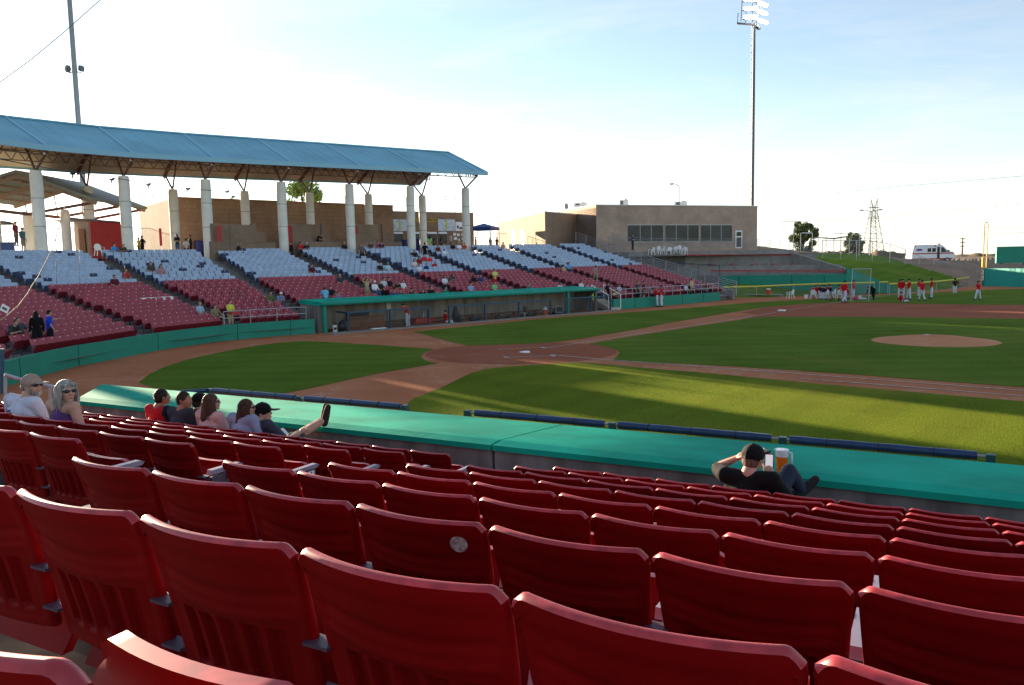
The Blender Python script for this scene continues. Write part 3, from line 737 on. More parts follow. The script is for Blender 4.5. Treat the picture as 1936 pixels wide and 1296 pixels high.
for s in (s0+.25, s1-3.6):
    b = MB(); c = dpt(s, -.22, .55); b.box(c, (.22, .22, 2.2), G['green'], rz=-SA); b.build("post", dg)
b = MB(); b.prism([tuple(dpt(s0, -.9, 0)[:2]), tuple(dpt(s1, -.9, 0)[:2]), tuple(dpt(s1, 2.4, 0)[:2]), tuple(dpt(s0, 2.4, 0)[:2])], -.6, -.2, G['conc']); b.build("floor", dg)
b = MB(); b.prism([tuple(dpt(s0, -1.75, 0)[:2]), tuple(dpt(s1+1, -1.55, 0)[:2]), tuple(dpt(s1+1, -.9, 0)[:2]), tuple(dpt(s0, -.9, 0)[:2])], -.5, .07, G['conc']); b.build("kerb", dg)
b = MB()
b.bar(dpt(3, 2.1, .25), dpt(s1-2, 2.1, .25), .40, .05, G['wood'], up=(0, 0, 1))
for s in frange(3.5, s1-2.5, 9): b.box(dpt(s, 2.1, 0), (.08, .35, .5), G['wood'], rz=-SA)
b.build("bench", dg)
# front rails: three framed runs
def frame_run(name, sA, sB, posts, label, w=-1.25, side=None):
    root = empty(name, (0, 0, 0), 0, label, "railing", "blue framed rails in front of the far dugout")
    b = MB(); b.bar(dpt(sA, w, 1.22), dpt(sB, w, 1.22), .10, .10, G['railb']); b.build("top_rail", root)
    for s in posts: b = MB(); b.bar(dpt(s, w, .05), dpt(s, w, 1.22), .09, .09, G['railb'], up=(1, 0, 0)); b.build("post", root)
    if side is not None: b = MB(); b.bar(dpt(side, w, 1.20), dpt(side, .1, 1.22), .08, .08, G['railb']); b.build("side_rail", root)
    b = MB(); A, B = dpt(sA, w+.02, .15), dpt(sB, w+.02, .15); b.poly([A, B, (B[0], B[1], 1.15), (A[0], A[1], 1.15)], G['net']); b.build("net", root, uv=True)
def s_at(x, w=-1.25, z=.6):
    a = -10.0; c = 60.0
    for _ in range(50):
        m_ = (a+c)/2
        if px(dpt(m_, w, z))[0] < x: a = m_
        else: c = m_
    return a
frame_run("dugout_rail", s_at(658), s_at(811), [s_at(658), s_at(738), s_at(811)], "blue framed rail in front of the left third of the far dugout", side=s_at(658))
frame_run("dugout_rail", s_at(849), s_at(1041), [s_at(849), s_at(917), s_at(981), s_at(1041)], "blue framed rail in front of the middle of the far dugout")
frame_run("dugout_rail", s_at(1069), s_at(1154), [s_at(1069), s_at(1118), s_at(1154)], "blue framed rail by the steps at the right end of the far dugout")
# things in the dugout
def on_kerb(x, w=-.6, z=-.2): s = s_at(x, w, .3); return dpt(s, w, z)
def cooler(x, w, z, h, label, col, lid, group="drinks coolers", p=None):
    p = on_kerb(x, w, z) if p is None else p; e = empty("drinks_cooler", p, 0, label, "drinks cooler", group)
    b = MB(); b.tube([(0, 0, 0), (0, 0, h*.86)], [h*.33, h*.36], col, 14); b.build("body", e); b = MB(); b.tube([(0, 0, h*.86), (0, 0, h*.94), (0, 0, h)], [h*.38, h*.38, h*.30], lid, 14); b.build("lid", e)
    b = MB(); b.box((h*.37, 0, h*.12), (.05, .04, .05), lid); b.build("tap", e); return e
orange = mat("orange_plastic", (.55, .045, .012), .4)
cooler(1031, -.9, .0, .55, "orange drinks cooler with white cups on the far dugout kerb", orange, G['white'])
for k in range(2):
    p = on_kerb(1031, -.9, .55)+np.array([.05*k, .12*k-.06, 0]); b = MB(); b.tube([p, p+np.array([0, 0, .14])], [.035, .045], G['white'], 8); tag(b.build("paper_cup"), "white paper cups stacked on the orange cooler in the dugout", "cup", "cups on the orange cooler")
# bat rack (brown shelf) at the left end
rk = empty("bat_rack", on_kerb(690, .2, -.2), -SA, "orange-brown wooden bat rack with hanging slats at the dugout's left end", "bat rack")
b = MB(); b.box((0, 0, 1.0), (.5, 2.7, .06), G['wood']); b.build("shelf", rk)
b = MB()
for k in range(22): b.box((.18, -1.28+k*.122, .52), (.03, .07, .92), G['wood'])
b.build("slats", rk); b = MB(); b.box((0, 0, .05), (.5, 2.7, .1), G['wood']); b.build("base", rk)
bk = empty("bucket", gz(634, 628), 0, "white bucket with dark logo on the dirt by the dugout's left post", "bucket")
b = MB(); b.tube([(0, 0, 0), (0, 0, .44)], [.15, .18], G['white'], 14); b.build("pail", bk); b = MB(); b.box((.14, -.10, .22), (.06, .14, .14), G['navy']); b.build("logo", bk); b = MB(); b.ell((0, 0, .47), (.1, .1, .08), G['navy']); b.build("contents", bk)
bg_ = gz(647, 628); b = MB(); b.ell((bg_[0], bg_[1], .33), (.27, .27, .36), G['black'], 12, 8); b.ell((bg_[0]+.1, bg_[1], .6), (.15, .18, .14), G['black']); tag(b.build("equipment_bag", smooth=True), "black equipment bag standing beside the white bucket", "bag")
p = on_kerb(715, -1.0, .07); b = MB(); b.box((p[0], p[1], .10), (.3, 1.0, .05), G['white'], rz=-SA); tag(b.build("towel"), "white towel lying on the kerb before the bat rack", "towel")
for k, (x, w, sc) in enumerate(((893, -.6, 1), (1026-40, -.7, .7), (905, -.4, .8), (941, -.5, .9), (870, -.4, .8), (1000, -.6, .9), (1010, -.4, .7), (960, -.3, .8))):
    p = on_kerb(x, w, 0); b = MB(); b.ell((p[0], p[1], .14*sc), (.22*sc, .30*sc, .20*sc), G['black'], 10, 6); b.ell((p[0], p[1]+.12, .26*sc), (.12, .14, .12), G['black'], 8, 5)
    tag(b.build("catcher_bag", smooth=True), f"black kit bag on the dugout floor, {ORD[sorted((893,986,905,941,870,1000,1010,960)).index({0:893,1:986,2:905,3:941,4:870,5:1000,6:1010,7:960}[k])]} from the left", "bag", "black kit bags along the dugout")
p = on_kerb(862, -.9, 0); b = MB(); b.tube([(p[0], p[1], .15), (p[0], p[1], .6), (p[0], p[1], 1.05), (p[0], p[1], 1.18)], [.24, .27, .13, .04], G['black'], 10); tag(b.build("jacket", smooth=True), "black jacket hanging from the middle dugout rail", "jacket")
p = on_kerb(992, -.9, 0); b = MB(); b.ell((p[0], p[1], .62), (.14, .18, .24), G['black'], 10, 6); b.bar((p[0], p[1], .1), (p[0], p[1], .5), .03, .03, G['white']); tag(b.build("helmet_stand"), "dark helmet resting on a short stand behind the middle rail", "helmet stand")
for k, x in enumerate((792, 800, 803, 807)):
    p = on_kerb(x, 1.2, 0); e = empty("baseball_bat", p, 0, ["black baseball bat leaning on the dugout back wall", "pale wooden baseball bat leaning on the dugout back wall", "tan wooden bat beside the pale one on the back wall", "dark bat at the right end of the leaning bats"][k], "baseball bat", "bats leaning on the dugout wall")
    b = MB(); b.tube([(0, 0, 0), (.05, 0, .45), (.08, 0, .86)], [.033, .03, .013], [G['black'], G['cream'], G['soff'], G['black']][k], 8); b.build("barrel", e); b = MB(); b.tube([(.08, 0, .86), (.082, 0, .89)], .024, G['wood'], 8); b.build("knob", e)
p = on_kerb(799, .9, -.2); b = MB(); b.box((p[0], p[1], .22), (.5, 1.5, .35), G['redw'], rz=-SA); tag(b.build("storage_box"), "low red box under the leaning bats in the far dugout", "box")
p = on_kerb(1057, -.4, -.2); tv = empty("screen", p+np.array([0, 0, .3]), -SA, "small dark screen on a black case near the dugout's right post", "screen")
b = MB(); b.box((0, 0, .28), (.10, .85, .50), G['gvrail']); b.box((.055, 0, .28), (.01, .7, .38), G['black']); b.build("monitor", tv); b = MB(); b.box((0, 0, -.12), (.4, 1.2, .3), G['black']); b.build("case", tv)
for k in range(3):
    p = on_kerb(1106+k*4, .2, -.2); b = MB(); b.tube([p, p+np.array([.25, .5, 1.55])], .018, G['soff'], 6); tag(b.build("rake"), "long wooden rake handle leaning inside the dugout's right end", "rake", "rake handles in the dugout end")
p = dpt(s_at(735, 2.25, 1.2), 2.26, 1.25); b = MB(); b.box(p, (.03, .34, .42), G['plate'], rz=-SA); tag(b.build("notice"), "white paper notice on the far dugout's back wall", "notice")
p = dpt(s_at(675, 2.2, .9), 2.15, .72); b = MB(); b.box(p, (.25, 1.6, .5), G['black'], rz=-SA); b.build("cubby", dg)
# steps and gate at the dugout's right end
st = empty("field_steps", (0, 0, 0), 0, "pale concrete steps up from the field at the dugout's right end", "steps")
b = MB()
for k in range(6): c = dpt(25.2, -.9+.32*k+.3, .0); b.box((c[0], c[1], .10+.13*k), (.62, 1.3, .26), mat("pale_step", (.42, .37, .30), .9, noise=.2), rz=-SA)
b.build("treads", st)
for s in (24.5, 26.0): b = MB(); b.tube([dpt(s, -.75, .1), dpt(s, -.75, 1.25), dpt(s, 1.1, 2.05), dpt(s, 1.1, .9)], .045, G['white'], 8); b.build("handrail", st)
# right wall run
wr = [tuple(gz(x, y)[:2]) for x, y in ((1160, 587), (1200, 583.3), (1245, 579.4), (1290, 575.4), (1330, 571.8), (1361, 569))]
rw = empty("field_wall", (0, 0, 0), 0, "straight green wall right of the far dugout below grey railings", "wall"); wall_run("wall_panel", wr, [.88, .86, .86, .84, .83, .82], .16, G['green'], None, None, -.1, rw)
b = MB()
for i in (1, 3, 4): b.box((wr[i][0]+.012, wr[i][1], .42), (.014, .03, .82), G['seam'], rz=-SA)
b.build("panel_joint", rw)
wr2 = [tuple(np.array(p)+onorm(-8)*.22) for p in wr]
mid = [tuple((np.array(wr2[i])*(1-t)+np.array(wr2[i+1])*t)) for i in range(len(wr2)-1) for t in (0, .34, .67)]+[wr2[-1]]
rail_line("wall_railing", mid, [1.68]*len(mid), [.84]*len(mid), G['galv'], "grey pipe railing along the green wall right of the far dugout", mids=1)

# ---- canopy over the stand
def cs_path():   # stations: (plan origin on the front column line w=0, outward normal, s)
    out = []
    for th_, P, s in ((58, (-6.6, -20.8), -26), (33, (-11.2, -15.6), -19), (10, (-16.2, -8.9), -12), (0, (-17.95, -3.3), -6)): out.append((np.array(P), onorm(th_), s))
    for s in (-1.0, 6.4, 12.7, 19.2, 25.4, 27.6): out.append((SP0+SD*s, onorm(-8), s))
    return out
def find_col(x, w, z):     # place a column of offset w where the photo shows it, walking along the stations
    S = cs_path(); best = None
    for i in range(len(S)-1):
        for t in frange(0, 1, 60):
            P = S[i][0]*(1-t)+S[i+1][0]*t; n = S[i][1]*(1-t)+S[i+1][1]*t; n = n/np.linalg.norm(n); q = P+n*w; s = S[i][2]*(1-t)+S[i+1][2]*t
            e = abs(px((q[0], q[1], z))[0]-x)
            if best is None or e < best[0]: best = (e, P, n, s)
    return best[1:]
WF, WB, WR, WE, WBE = 20.0, 27.6, 24.3, 17.9, 29.7
stations = [find_col(x, WF, 9) for x in (-150, 70, 237, 390, 534, 661, 776, 881)]
def ze(s): return 12.35+.022*max(s, -8)
def zr(s): return ze(s)+2.75
can = empty("stand_canopy", (0, 0, 0), 0, "blue metal gabled canopy on round pale columns over the far stand", "canopy")
ends = stations[:]
P, n, s = stations[-1]; ends.append((P+SD*1.2, n, s+1.2))
P, n, s = stations[0]; 
def cp(st_, w, z): q = st_[0]+st_[1]*w; return (q[0], q[1], z)
b = MB(); bs = MB(); bt = MB()
for i in range(len(ends)-1):
    A, B = ends[i], ends[i+1]; za, zb_ = ze(A[2]), ze(B[2]); ra, rb = zr(A[2]), zr(B[2])
    for wE, sgn in ((WE, 1), (WBE, -1)):
        q = [cp(A, wE, za), cp(B, wE, zb_), cp(B, WR, rb), cp(A, WR, ra)]
        b.add(q+[(x, y, z+.10) for x, y, z in q], [(0, 1, 5, 4), (4, 5, 6, 7)] if sgn > 0 else [(5, 1, 0, 4), (7, 6, 5, 4)], G['roof'])
        q2 = [(x, y, z-.02) for x, y, z in q]; bs.add(q2, [(3, 2, 1, 0)] if sgn > 0 else [(0, 1, 2, 3)], G['soff'])
    # standing seams, fine ribs down the slope
    Lk = int(np.linalg.norm(np.array(cp(A, WE, 0))-np.array(cp(B, WE, 0)))/.9)
    for k in range(1, Lk):
        t = k/Lk
        lo = np.array(cp(A, WE, za+.10))*(1-t)+np.array(cp(B, WE, zb_+.10))*t; hi = np.array(cp(A, WR, ra+.10))*(1-t)+np.array(cp(B, WR, rb+.10))*t
        b.bar(lo, hi, .022, .022, G['roof'])
    # panel joint battens and edge trim
    bt.bar(cp(A, WE, za+.14), cp(A, WR, ra+.14), .16, .10, G['rooftrim'])
    bt.bar(cp(A, WE-.05, za+.02), cp(B, WE-.05, zb_+.02), .14, .36, G['rooftrim']); bt.bar(cp(A, WR, ra+.13), cp(B, WR, rb+.13), .35, .12, G['roof'])
    bt.bar(cp(A, WBE, za), cp(B, WBE, zb_), .14, .30, G['rooftrim'])
E_ = ends[-1]; bt.bar(cp(E_, WE, ze(E_[2])+.06), cp(E_, WR, zr(E_[2])+.06), .16, .28, G['rooftrim']); bt.bar(cp(E_, WBE, ze(E_[2])+.06), cp(E_, WR, zr(E_[2])+.06), .16, .28, G['rooftrim'])
b.build("roof_panel", can); bs.build("roof_underside", can); bt.build("edge_trim", can)
# columns, braces and joists
bj = MB()
for i, S in enumerate(stations):
    for w, back in ((WF, 0), (WB, 1)):
        c = cp(S, w, 0); zt = ze(S[2])-1.25-.15*back; r_ = .40
        b = MB(); b.tube([(c[0], c[1], 4.6), (c[0], c[1], zt-.35)], r_, G['cream'], 20)
        b.tube([(c[0], c[1], zt-.35), (c[0], c[1], zt-.02), (c[0], c[1], zt)], [r_+.0, r_-.04, r_-.2], G['cream'], 20)
        for zz in (zt-1.9, zt-3.8): b.tube([(c[0], c[1], zz), (c[0], c[1], zz+.03)], r_+.006, G['seam'], 20)
        b.build("column", can, smooth=True, auto=40)
        # V brace
        for wq in (w-2.0, w+2.0):
            zq = ze(S[2])+(1-abs(wq-WR)/(WR-WE))*2.75-.25
            b = MB(); b.bar((c[0], c[1], zt-.05), cp(S, wq, zq), .10, .13, G['truss'] ); b.build("brace", can)
        for sg in ():
            d = np.array([S[1][1], -S[1][0]])*sg*1.7; zq = ze(S[2])+(1-abs(w-WR)/(WR-WE))*2.75-.55
            b = MB(); b.bar((c[0], c[1], zt-.05), (c[0]+d[0], c[1]+d[1], zq), .08, .10, G['truss']); b.build("brace", can)
    # rafter pair and tie
    for wa, wb2 in ((WE+.1, WR), (WBE-.1, WR)):
        b = MB(); b.bar(cp(S, wa, ze(S[2])-.22), cp(S, wb2, zr(S[2])-.22), .14, .26, G['truss']); b.build("rafter", can)
for i in range(len(ends)-1):
    A, B = ends[i], ends[i+1]
    for w in (WF, WR, WB):
        f_ = (1-abs(w-WR)/(WR-WE))*2.75
        for t0 in range(8):
            pass
        ztA, ztB = ze(A[2])+f_-.3, ze(B[2])+f_-.3; dz = .75
        a, c = np.array(cp(A, w, ztA)), np.array(cp(B, w, ztB)); K = max(4, int(np.linalg.norm(c-a)/.9)); dn = np.array([0, 0, -dz])
        bj.bar(a, c, .09, .09, G['trusst']); bj.bar(a+dn, c+dn, .09, .09, G['trusst'])
        for k in range(K):
            p, q = a+(c-a)*k/K, a+(c-a)*(k+1)/K; m_ = (p+q)/2+dn; bj.bar(p, m_, .045, .045, G['truss']); bj.bar(m_, q, .045, .045, G['truss'])
    for w in (18.9, 19.9, 21.1, 22.4, 25.1, 26.3, 28.5):   # purlins
        f_ = (1-abs(w-WR)/(WR-WE))*2.75; bj.bar(cp(A, w, ze(A[2])+f_-.10), cp(B, w, ze(B[2])+f_-.10), .07, .16, G['trusst'])
bj.build("joists", can)
# small floodlights under the eave
for i, S in enumerate(stations[1:]):
    c = cp(S, WE+.35, ze(S[2])-.30); b = MB(); b.box(c, (.22, .22, .14), G['white']); b.build("lamp", can)

# ---- end railings beside the stand (stairs down to the field corner)
er = empty("stair_railing", (0, 0, 0), 0, "long grey multi-rail stair railing sloping down the stand's right end", "railing")
b = MB()
top = [(-.2, .55)]+[(1.0+DEP*n, tread(n, 44)+.30) for n in range(0, NROW+3)]
for k in range(6): b.tube([wpt(44.0, w, z+.12+.22*k) for w, z in top], .034, G['galv'], 5)
b.build("rail", er)
for i in range(0, len(top), 2): b = MB(); b.tube([wpt(44.0, top[i][0], top[i][1]-.2), wpt(44.0, top[i][0], top[i][1]+1.25)], .04, G['galv'], 5); b.build("post", er)
b = MB()
for (x, yb, yt) in ((1282, 518, 497), (1320, 534, 500), (1360, 568, 502)):
    p = at(x, yb, 86); b.tube([p, at(x, yt, 86)], .035, G['railb'], 6)
b.tube([at(1282, 497, 86), at(1320, 500, 86), at(1360, 502, 86)], .03, G['railb'], 6); tag(b.build("gate_frame"), "dark pipe gate frame at the foot of the end stairs", "gate frame")

# ================================================================ BUILDINGS
def P_(x, y, D): return at(x, y, D)
def block(name, corners, z0, z1, m, parent):
    b = MB(); b.prism([c[:2] for c in corners], z0, z1, m); return b.build(name, parent, uv=True)
def face(name, A, B, z0, z1, m, parent, out_=.03, uvm=False, th=.06):
    A, B = np.array(A[:2]), np.array(B[:2]); d = (B-A)/np.linalg.norm(B-A); n = np.array([d[1], -d[0]])*out_; b = MB(); t = np.array([d[1], -d[0]])*(-th)
    A2, B2 = A+n, B+n
    b.extr([(*A2, z0), (*B2, z0), (*B2, z1), (*A2, z1)], (*t, 0), m); return b.build(name, parent, uv=uvm)
def along(A, B, x):    # point on the wall line A-B seen at photo column x
    A, B = np.array(A[:2], float), np.array(B[:2], float); lo, hi = -3.0, 4.0
    for _ in range(50):
        m_ = (lo+hi)/2; p = A+(B-A)*m_
        if px((p[0], p[1], 6))[0] < x: lo = m_
        else: hi = m_
    return A+(B-A)*lo
def zy(p, y): return at(px((p[0], p[1], 6))[0], y, dist2(p))[2]
# right building (club house)
A, B = P_(1127, 388, 92), P_(1432, 396, 104); rb_ = empty("club_building", (*A[:2], 0), 0, "pinkish block building with a long window band right of the stand", "building")
rb_.location = (0, 0, 0)
wv = (B-A)[:2]/np.linalg.norm((B-A)[:2]); bn = np.array([-wv[1], wv[0]]); C_, D_ = A[:2]+bn*14, B[:2]+bn*14
ztop = 10.45
block("main_wall", [A, B, D_, C_], 3.0, ztop, G['pinkb'], rb_)
b = MB(); b.prism([A[:2]-wv*.1-bn*.1, B[:2]+wv*.1-bn*.1, D_+wv*.1, C_-wv*.1], ztop, ztop+.12, G['cream']); b.build("parapet_cap", rb_)
W1 = P_(1030, 402, 90); W2 = P_(1094, 403, 97); W3 = P_(940, 413, 112)
block("wing_wall", [W1, W2, np.array(C_)+bn*3-wv*2, W3], 3.0, 9.72, G['tanb'], rb_)
b = MB(); b.prism([W1[:2]+np.array([.05, -.1]), W2[:2]+np.array([.05, -.1]), (np.array(C_)+bn*3-wv*2), W3[:2]-np.array([.1, 0])], 9.72, 9.82, G['cream']); b.build("wing_cap", rb_)
link = [W2, A, A[:2]+bn*8, W2[:2]+np.array([-3, 5])]
block("link_wall", link, 3.0, 10.2, G['tanb'], rb_)
for xs in ([1186, 1210, 1231, 1254], [1257, 1278, 1300, 1321], [1324, 1343, 1363, 1384]):
    wf = None
    a, c = along(A, B, xs[0]), along(A, B, xs[-1]); za, zc = zy(a, 426.5), zy(a, 457)
    wf = face("window", a, c, zc-.12, za+.12, G['wframe'], rb_, .05)
    for i in range(3):
        p, q = along(A, B, xs[i]+.7), along(A, B, xs[i+1]-.7); face("pane", p, q, zc, za, G['glass'], wf, .075, th=.02)
a, c = along(A, B, 1390), along(A, B, 1402.5); dz0, dz1 = zy(a, 470), zy(a, 436.5)
dr = face("door", a, c, dz0, dz1, G['white'], rb_, .06); p, q = along(A, B, 1391.8), along(A, B, 1400.8)
face("pane", p, q, dz0+.15, dz0+1.35, G['glass'], dr, .08, th=.02); face("pane", p, q, dz0+1.5, dz1-.15, G['glass'], dr, .08, th=.02)
a, c = along(W2, A, 1104), along(W2, A, 1121); dz = zy(a, 462); dz1 = zy(a, 436)
dr = face("door", a, c, dz-.3, dz1, G['cream'], rb_, .05)
for xx in ((1105.5, 1111.5), (1113.5, 1119.5)):
    p, q = along(W2, A, xx[0]), along(W2, A, xx[1])
    for k in range(3): face("pane", p, q, dz-.1+k*.62, dz+.42+k*.62, G['glass'], dr, .075, th=.02)
for x0, x1 in ((969, 975), (986, 992)):
    a, c = along(W3, W1, x0), along(W3, W1, x1); face("door", a, c, zy(a, 466)-.5, zy(a, 441), G['redw'], rb_, .05)
    a2, c2 = along(W3, W1, (x0+x1)/2-2), along(W3, W1, (x0+x1)/2+2); face("lamp", a2, c2, zy(a, 441)+.1, zy(a, 438)+.15, G['white'], rb_, .08)
# rooftop units
def unit(x, y0, y1, x1, D, label, m=None, name="rooftop_unit", cat="rooftop unit"):
    p = at(x, y1, D); q = at(x1, y1, D); h = at(x, y0, D)[2]-p[2]; w = np.linalg.norm((q-p)[:2]); c = (p+q)/2
    e = empty(name, c, math.atan2((q-p)[1], (q-p)[0]), label, cat, None)
    b = MB(); b.box((0, 0, h/2-.2), (w, w*.8, h+.4), m or G['cream']); b.build("housing", e)
    b = MB(); b.box((-w*.22, -w*.41, h*.5), (w*.3, .04, h*.7), G['steel']); b.build("grille", e)
    b = MB(); b.tube([(w*.2, 0, h), (w*.2, 0, h+.12)], w*.16, G['steel'], 12); b.build("fan", e); return e
unit(1171, 379, 389, 1188, 100, "boxy cream rooftop unit left on the club building"); unit(1275, 382, 391, 1299, 102, "wide cream rooftop unit at the middle of the club building")
unit(1372, 391, 395, 1381, 106, "small low rooftop vent near the club building's right end"); unit(1085, 385, 390, 1110, 106, "flat rooftop unit behind the club building's left wing")
p = at(1071, 395, 104); e = empty("satellite_dish", p, 0, "grey satellite dish on a short mast above the tan wing", "satellite dish")
b = MB(); b.ell((0, 0, .3), (.12, .42, .42), G['gvrail'], 14, 10); b.build("dish", e, smooth=True); b = MB(); b.tube([(.1, 0, -1.0), (.1, 0, .2)], .04, G['gvrail'], 6); b.build("mast", e)
# left brick building (concession block)
A1, B1 = P_(328, 386, 78), P_(743, 395, 88); lb = empty("concession_building", (0, 0, 0), 0, "long brown block building behind the far stand under the canopy", "building")
F1 = P_(263, 400, 92); wv1 = (B1-A1)[:2]/np.linalg.norm((B1-A1)[:2]); bn1 = np.array([-wv1[1], wv1[0]])
block("main_wall", [A1, B1, B1[:2]+bn1*8, F1], 3.0, 10.5, G['brownb'], lb)
b = MB(); b.prism([A1[:2]-bn1*.1, B1[:2]-bn1*.1, B1[:2]+bn1*8, F1[:2]], 10.5, 10.6, G['wood']); b.build("parapet_cap", lb)
A2, B2 = P_(741, 401, 92), P_(895, 405, 97)
block("counter_wall", [A2, B2, B2[:2]+bn1*9, A2[:2]+bn1*9], 3.0, 10.25, G['brownb'], lb)
# low block walls in front, stepped
def low(xa, xb, yt, D, name="low_wall", m=None, hh=None):
    fd = lambda x_: 61+(x_-390)*.0352+(5.6 if name == 'low_wall' else 4.2); p, q = at(xa, yt, fd(xa)), at(xb, yt, fd(xb)); d = (q-p)[:2]; d = d/np.linalg.norm(d); n = np.array([-d[1], d[0]])*.3; zt = p[2]
    b = MB(); b.prism([p[:2], q[:2], q[:2]+n, p[:2]+n], 4.5, zt, m or G['tanb']); return b.build(name, lb, uv=True)
for xa, xb, yt, D in ((401, 476, 423, 66), (476, 484, 423, 66), (484, 497, 438, 66), (497, 504, 438, 66), (540, 602, 423, 70), (608, 613, 422, 70), (613, 621, 440, 70), (621, 625, 440, 70), (668, 715, 424, 75), (723, 727, 424, 75), (727, 735, 441, 75), (735, 740, 441, 75)): low(xa, xb, yt, D)
for xa, xb, yt, D in ((400, 521, 457, 64.5), (570, 645, 457, 68.5), (672, 760, 457, 73)): low(xa, xb, yt, D, "planter_wall")
for xa, xb, y0, y1, D in ((300, 305, 432, 465, 81), (409, 418, 427, 468, 66.8), (541, 552, 427, 468, 71.3), (664, 676, 428, 442, 75.7)):
    p, q = at(xa, y0, D), at(xb, y0, D); face("red_door_frame", p, q, at(xa, y1, D)[2], p[2], G['redw'], lb, .05, th=.15)
# counter openings, menu boards and sign
def cface(xa, xb, y0, y1, m, nm, out_=.06, parent=None, th=.06):
    a, c = along(A2, B2, xa), along(A2, B2, xb); return face(nm, a, c, zy(a, y1), zy(a, y0), m, parent or lb, out_, th=th)
menu = mat("menu_board_white", (.62, .66, .70), .4, col2=(.30, .40, .50), scale=2.2, stretch=(1, 1, 4))
for xa, xb, nm in ((744, 770, 0), (829, 861, 0)):
    mb_ = cface(xa, xb, 415, 437, menu, "menu_board"); xm = (xa+xb)/2; cface(xm-1.6, xm+1.6, 416, 434, G['yel'], "yellow_strip", .09, mb_, .03)
mb_ = cface(862, 876, 420, 437, G['plate'], "poster"); cface(864.5, 867.5, 427, 432, G['navy'], "bottle_picture", .09, mb_, .03); cface(869, 874, 430, 433.5, G['railb'], "logo", .09, mb_, .03)
for xa, xb in ((744, 762), (783, 800), (808, 826), (829, 845)):
    w_ = cface(xa, xb, 440, 461, G['glass'], "serving_window"); cface(xa, xb, 439, 442.5, G['white'], "shutter", .12, w_, .08)
for xa, xb, y0, y1 in ((857, 862, 441, 446), (864, 869, 442, 447), (872, 877, 442, 446), (858, 864, 449, 454), (873, 878, 449, 454)): cface(xa, xb, y0, y1, G['plate'], "paper_notice", .08, None, .02)
sg_col = mat("sign_yellow", (.62, .37, .015), .5)
a, c = along(A2, B2, 784), along(A2, B2, 829); ysg = zy(a, 412); sg = empty("concession_sign", (0, 0, 0), 0, "yellow sign reading CONCESSIONS above the serving windows", "sign")
face("panel", a, c, zy(a, 419.5), zy(a, 412), sg_col, sg, .12)
mid_ = (np.array(a)+np.array(c))/2; d = (c-a)/np.linalg.norm(c-a); nn_ = np.array([d[1], -d[0]])*.14
text_on("CONCESSIONS", .46, (mid_[0]+nn_[0], mid_[1]+nn_[1], (zy(a, 419.5)+zy(a, 412))/2+.0), (d[0], d[1], 0), sg, G['black'], bold=.012)
for x, y0, y1, x1, D in ((399, 378, 387, 428, 86), (430, 379, 387, 452, 86)): unit(x, y0, y1, x1, D, "pale rooftop unit on the brown building, " + ("left one" if x == 399 else "right one"))
# antennas behind
def mast(x, yb, yt, D, bars, label, name="aerial_mast", r=.045, y_base=None):
    p = at(x, yb, D); q = at(x, yt, D); e = empty(name, (p[0], p[1], 3.2), 0, label, "aerial"); q = (p[0]-p[0], 0, q[2]-3.2)
    b = MB(); b.tube([(0, 0, 0), q], r, G['steel'], 6); b.build("mast", e); b = MB(); sx = RT[:2]
    for y, wpx in bars:
        z = at(x, y, D)[2]-3.2; h = wpx/2/FPX*D; b.bar((-sx[0]*h, -sx[1]*h, z), (sx[0]*h, sx[1]*h, z), .05, .05, G['steel'])
        for k in frange(-1, 1, 5): b.bar((sx[0]*h*k, sx[1]*h*k, z-.25), (sx[0]*h*k, sx[1]*h*k, z+.25), .035, .035, G['steel'])
    b.build("crossbars", e); return e
mast(843, 404, 364, 130, ((384, 44), (372, 10), (378, 8)), "thin television aerial with long crossbar behind the concession building")
mast(861, 404, 370, 132, ((388, 12), (376, 8)), "short aerial right of the tall one"); mast(926, 415, 404, 135, ((409, 40),), "low aerial left of the club building"); mast(290, 400, 370, 125, ((380, 6), (372, 5)), "thin mast left of the brown building's corner")
# street lamp behind the club building
def street_lamp(x, ytop, D, arms, label, h0=3.2, r=.07):
    p = at(x, ytop, D); e = empty("street_lamp", (p[0], p[1], h0), 0, label, "street lamp"); H = p[2]-h0; b = MB(); b.tube([(0, 0, 0), (0, 0, H)], [r*1.3, r], G['gvrail'], 8); b.build("pole", e)
    for w in arms:
        q = (RT[0]*w, RT[1]*w, H+.25); b = MB(); b.tube([(0, 0, H-.1), (RT[0]*w*.5, RT[1]*w*.5, H+.2), q], .05, G['gvrail'], 6); b.build("arm", e); b = MB(); b.ell((q[0], q[1], q[2]-.02), (.45, .25, .12), G['gvrail'], 10, 6); b.build("lamp_head", e)
street_lamp(1284, 351, 120, (-1.1,), "grey street lamp with one arm rising behind the club building")
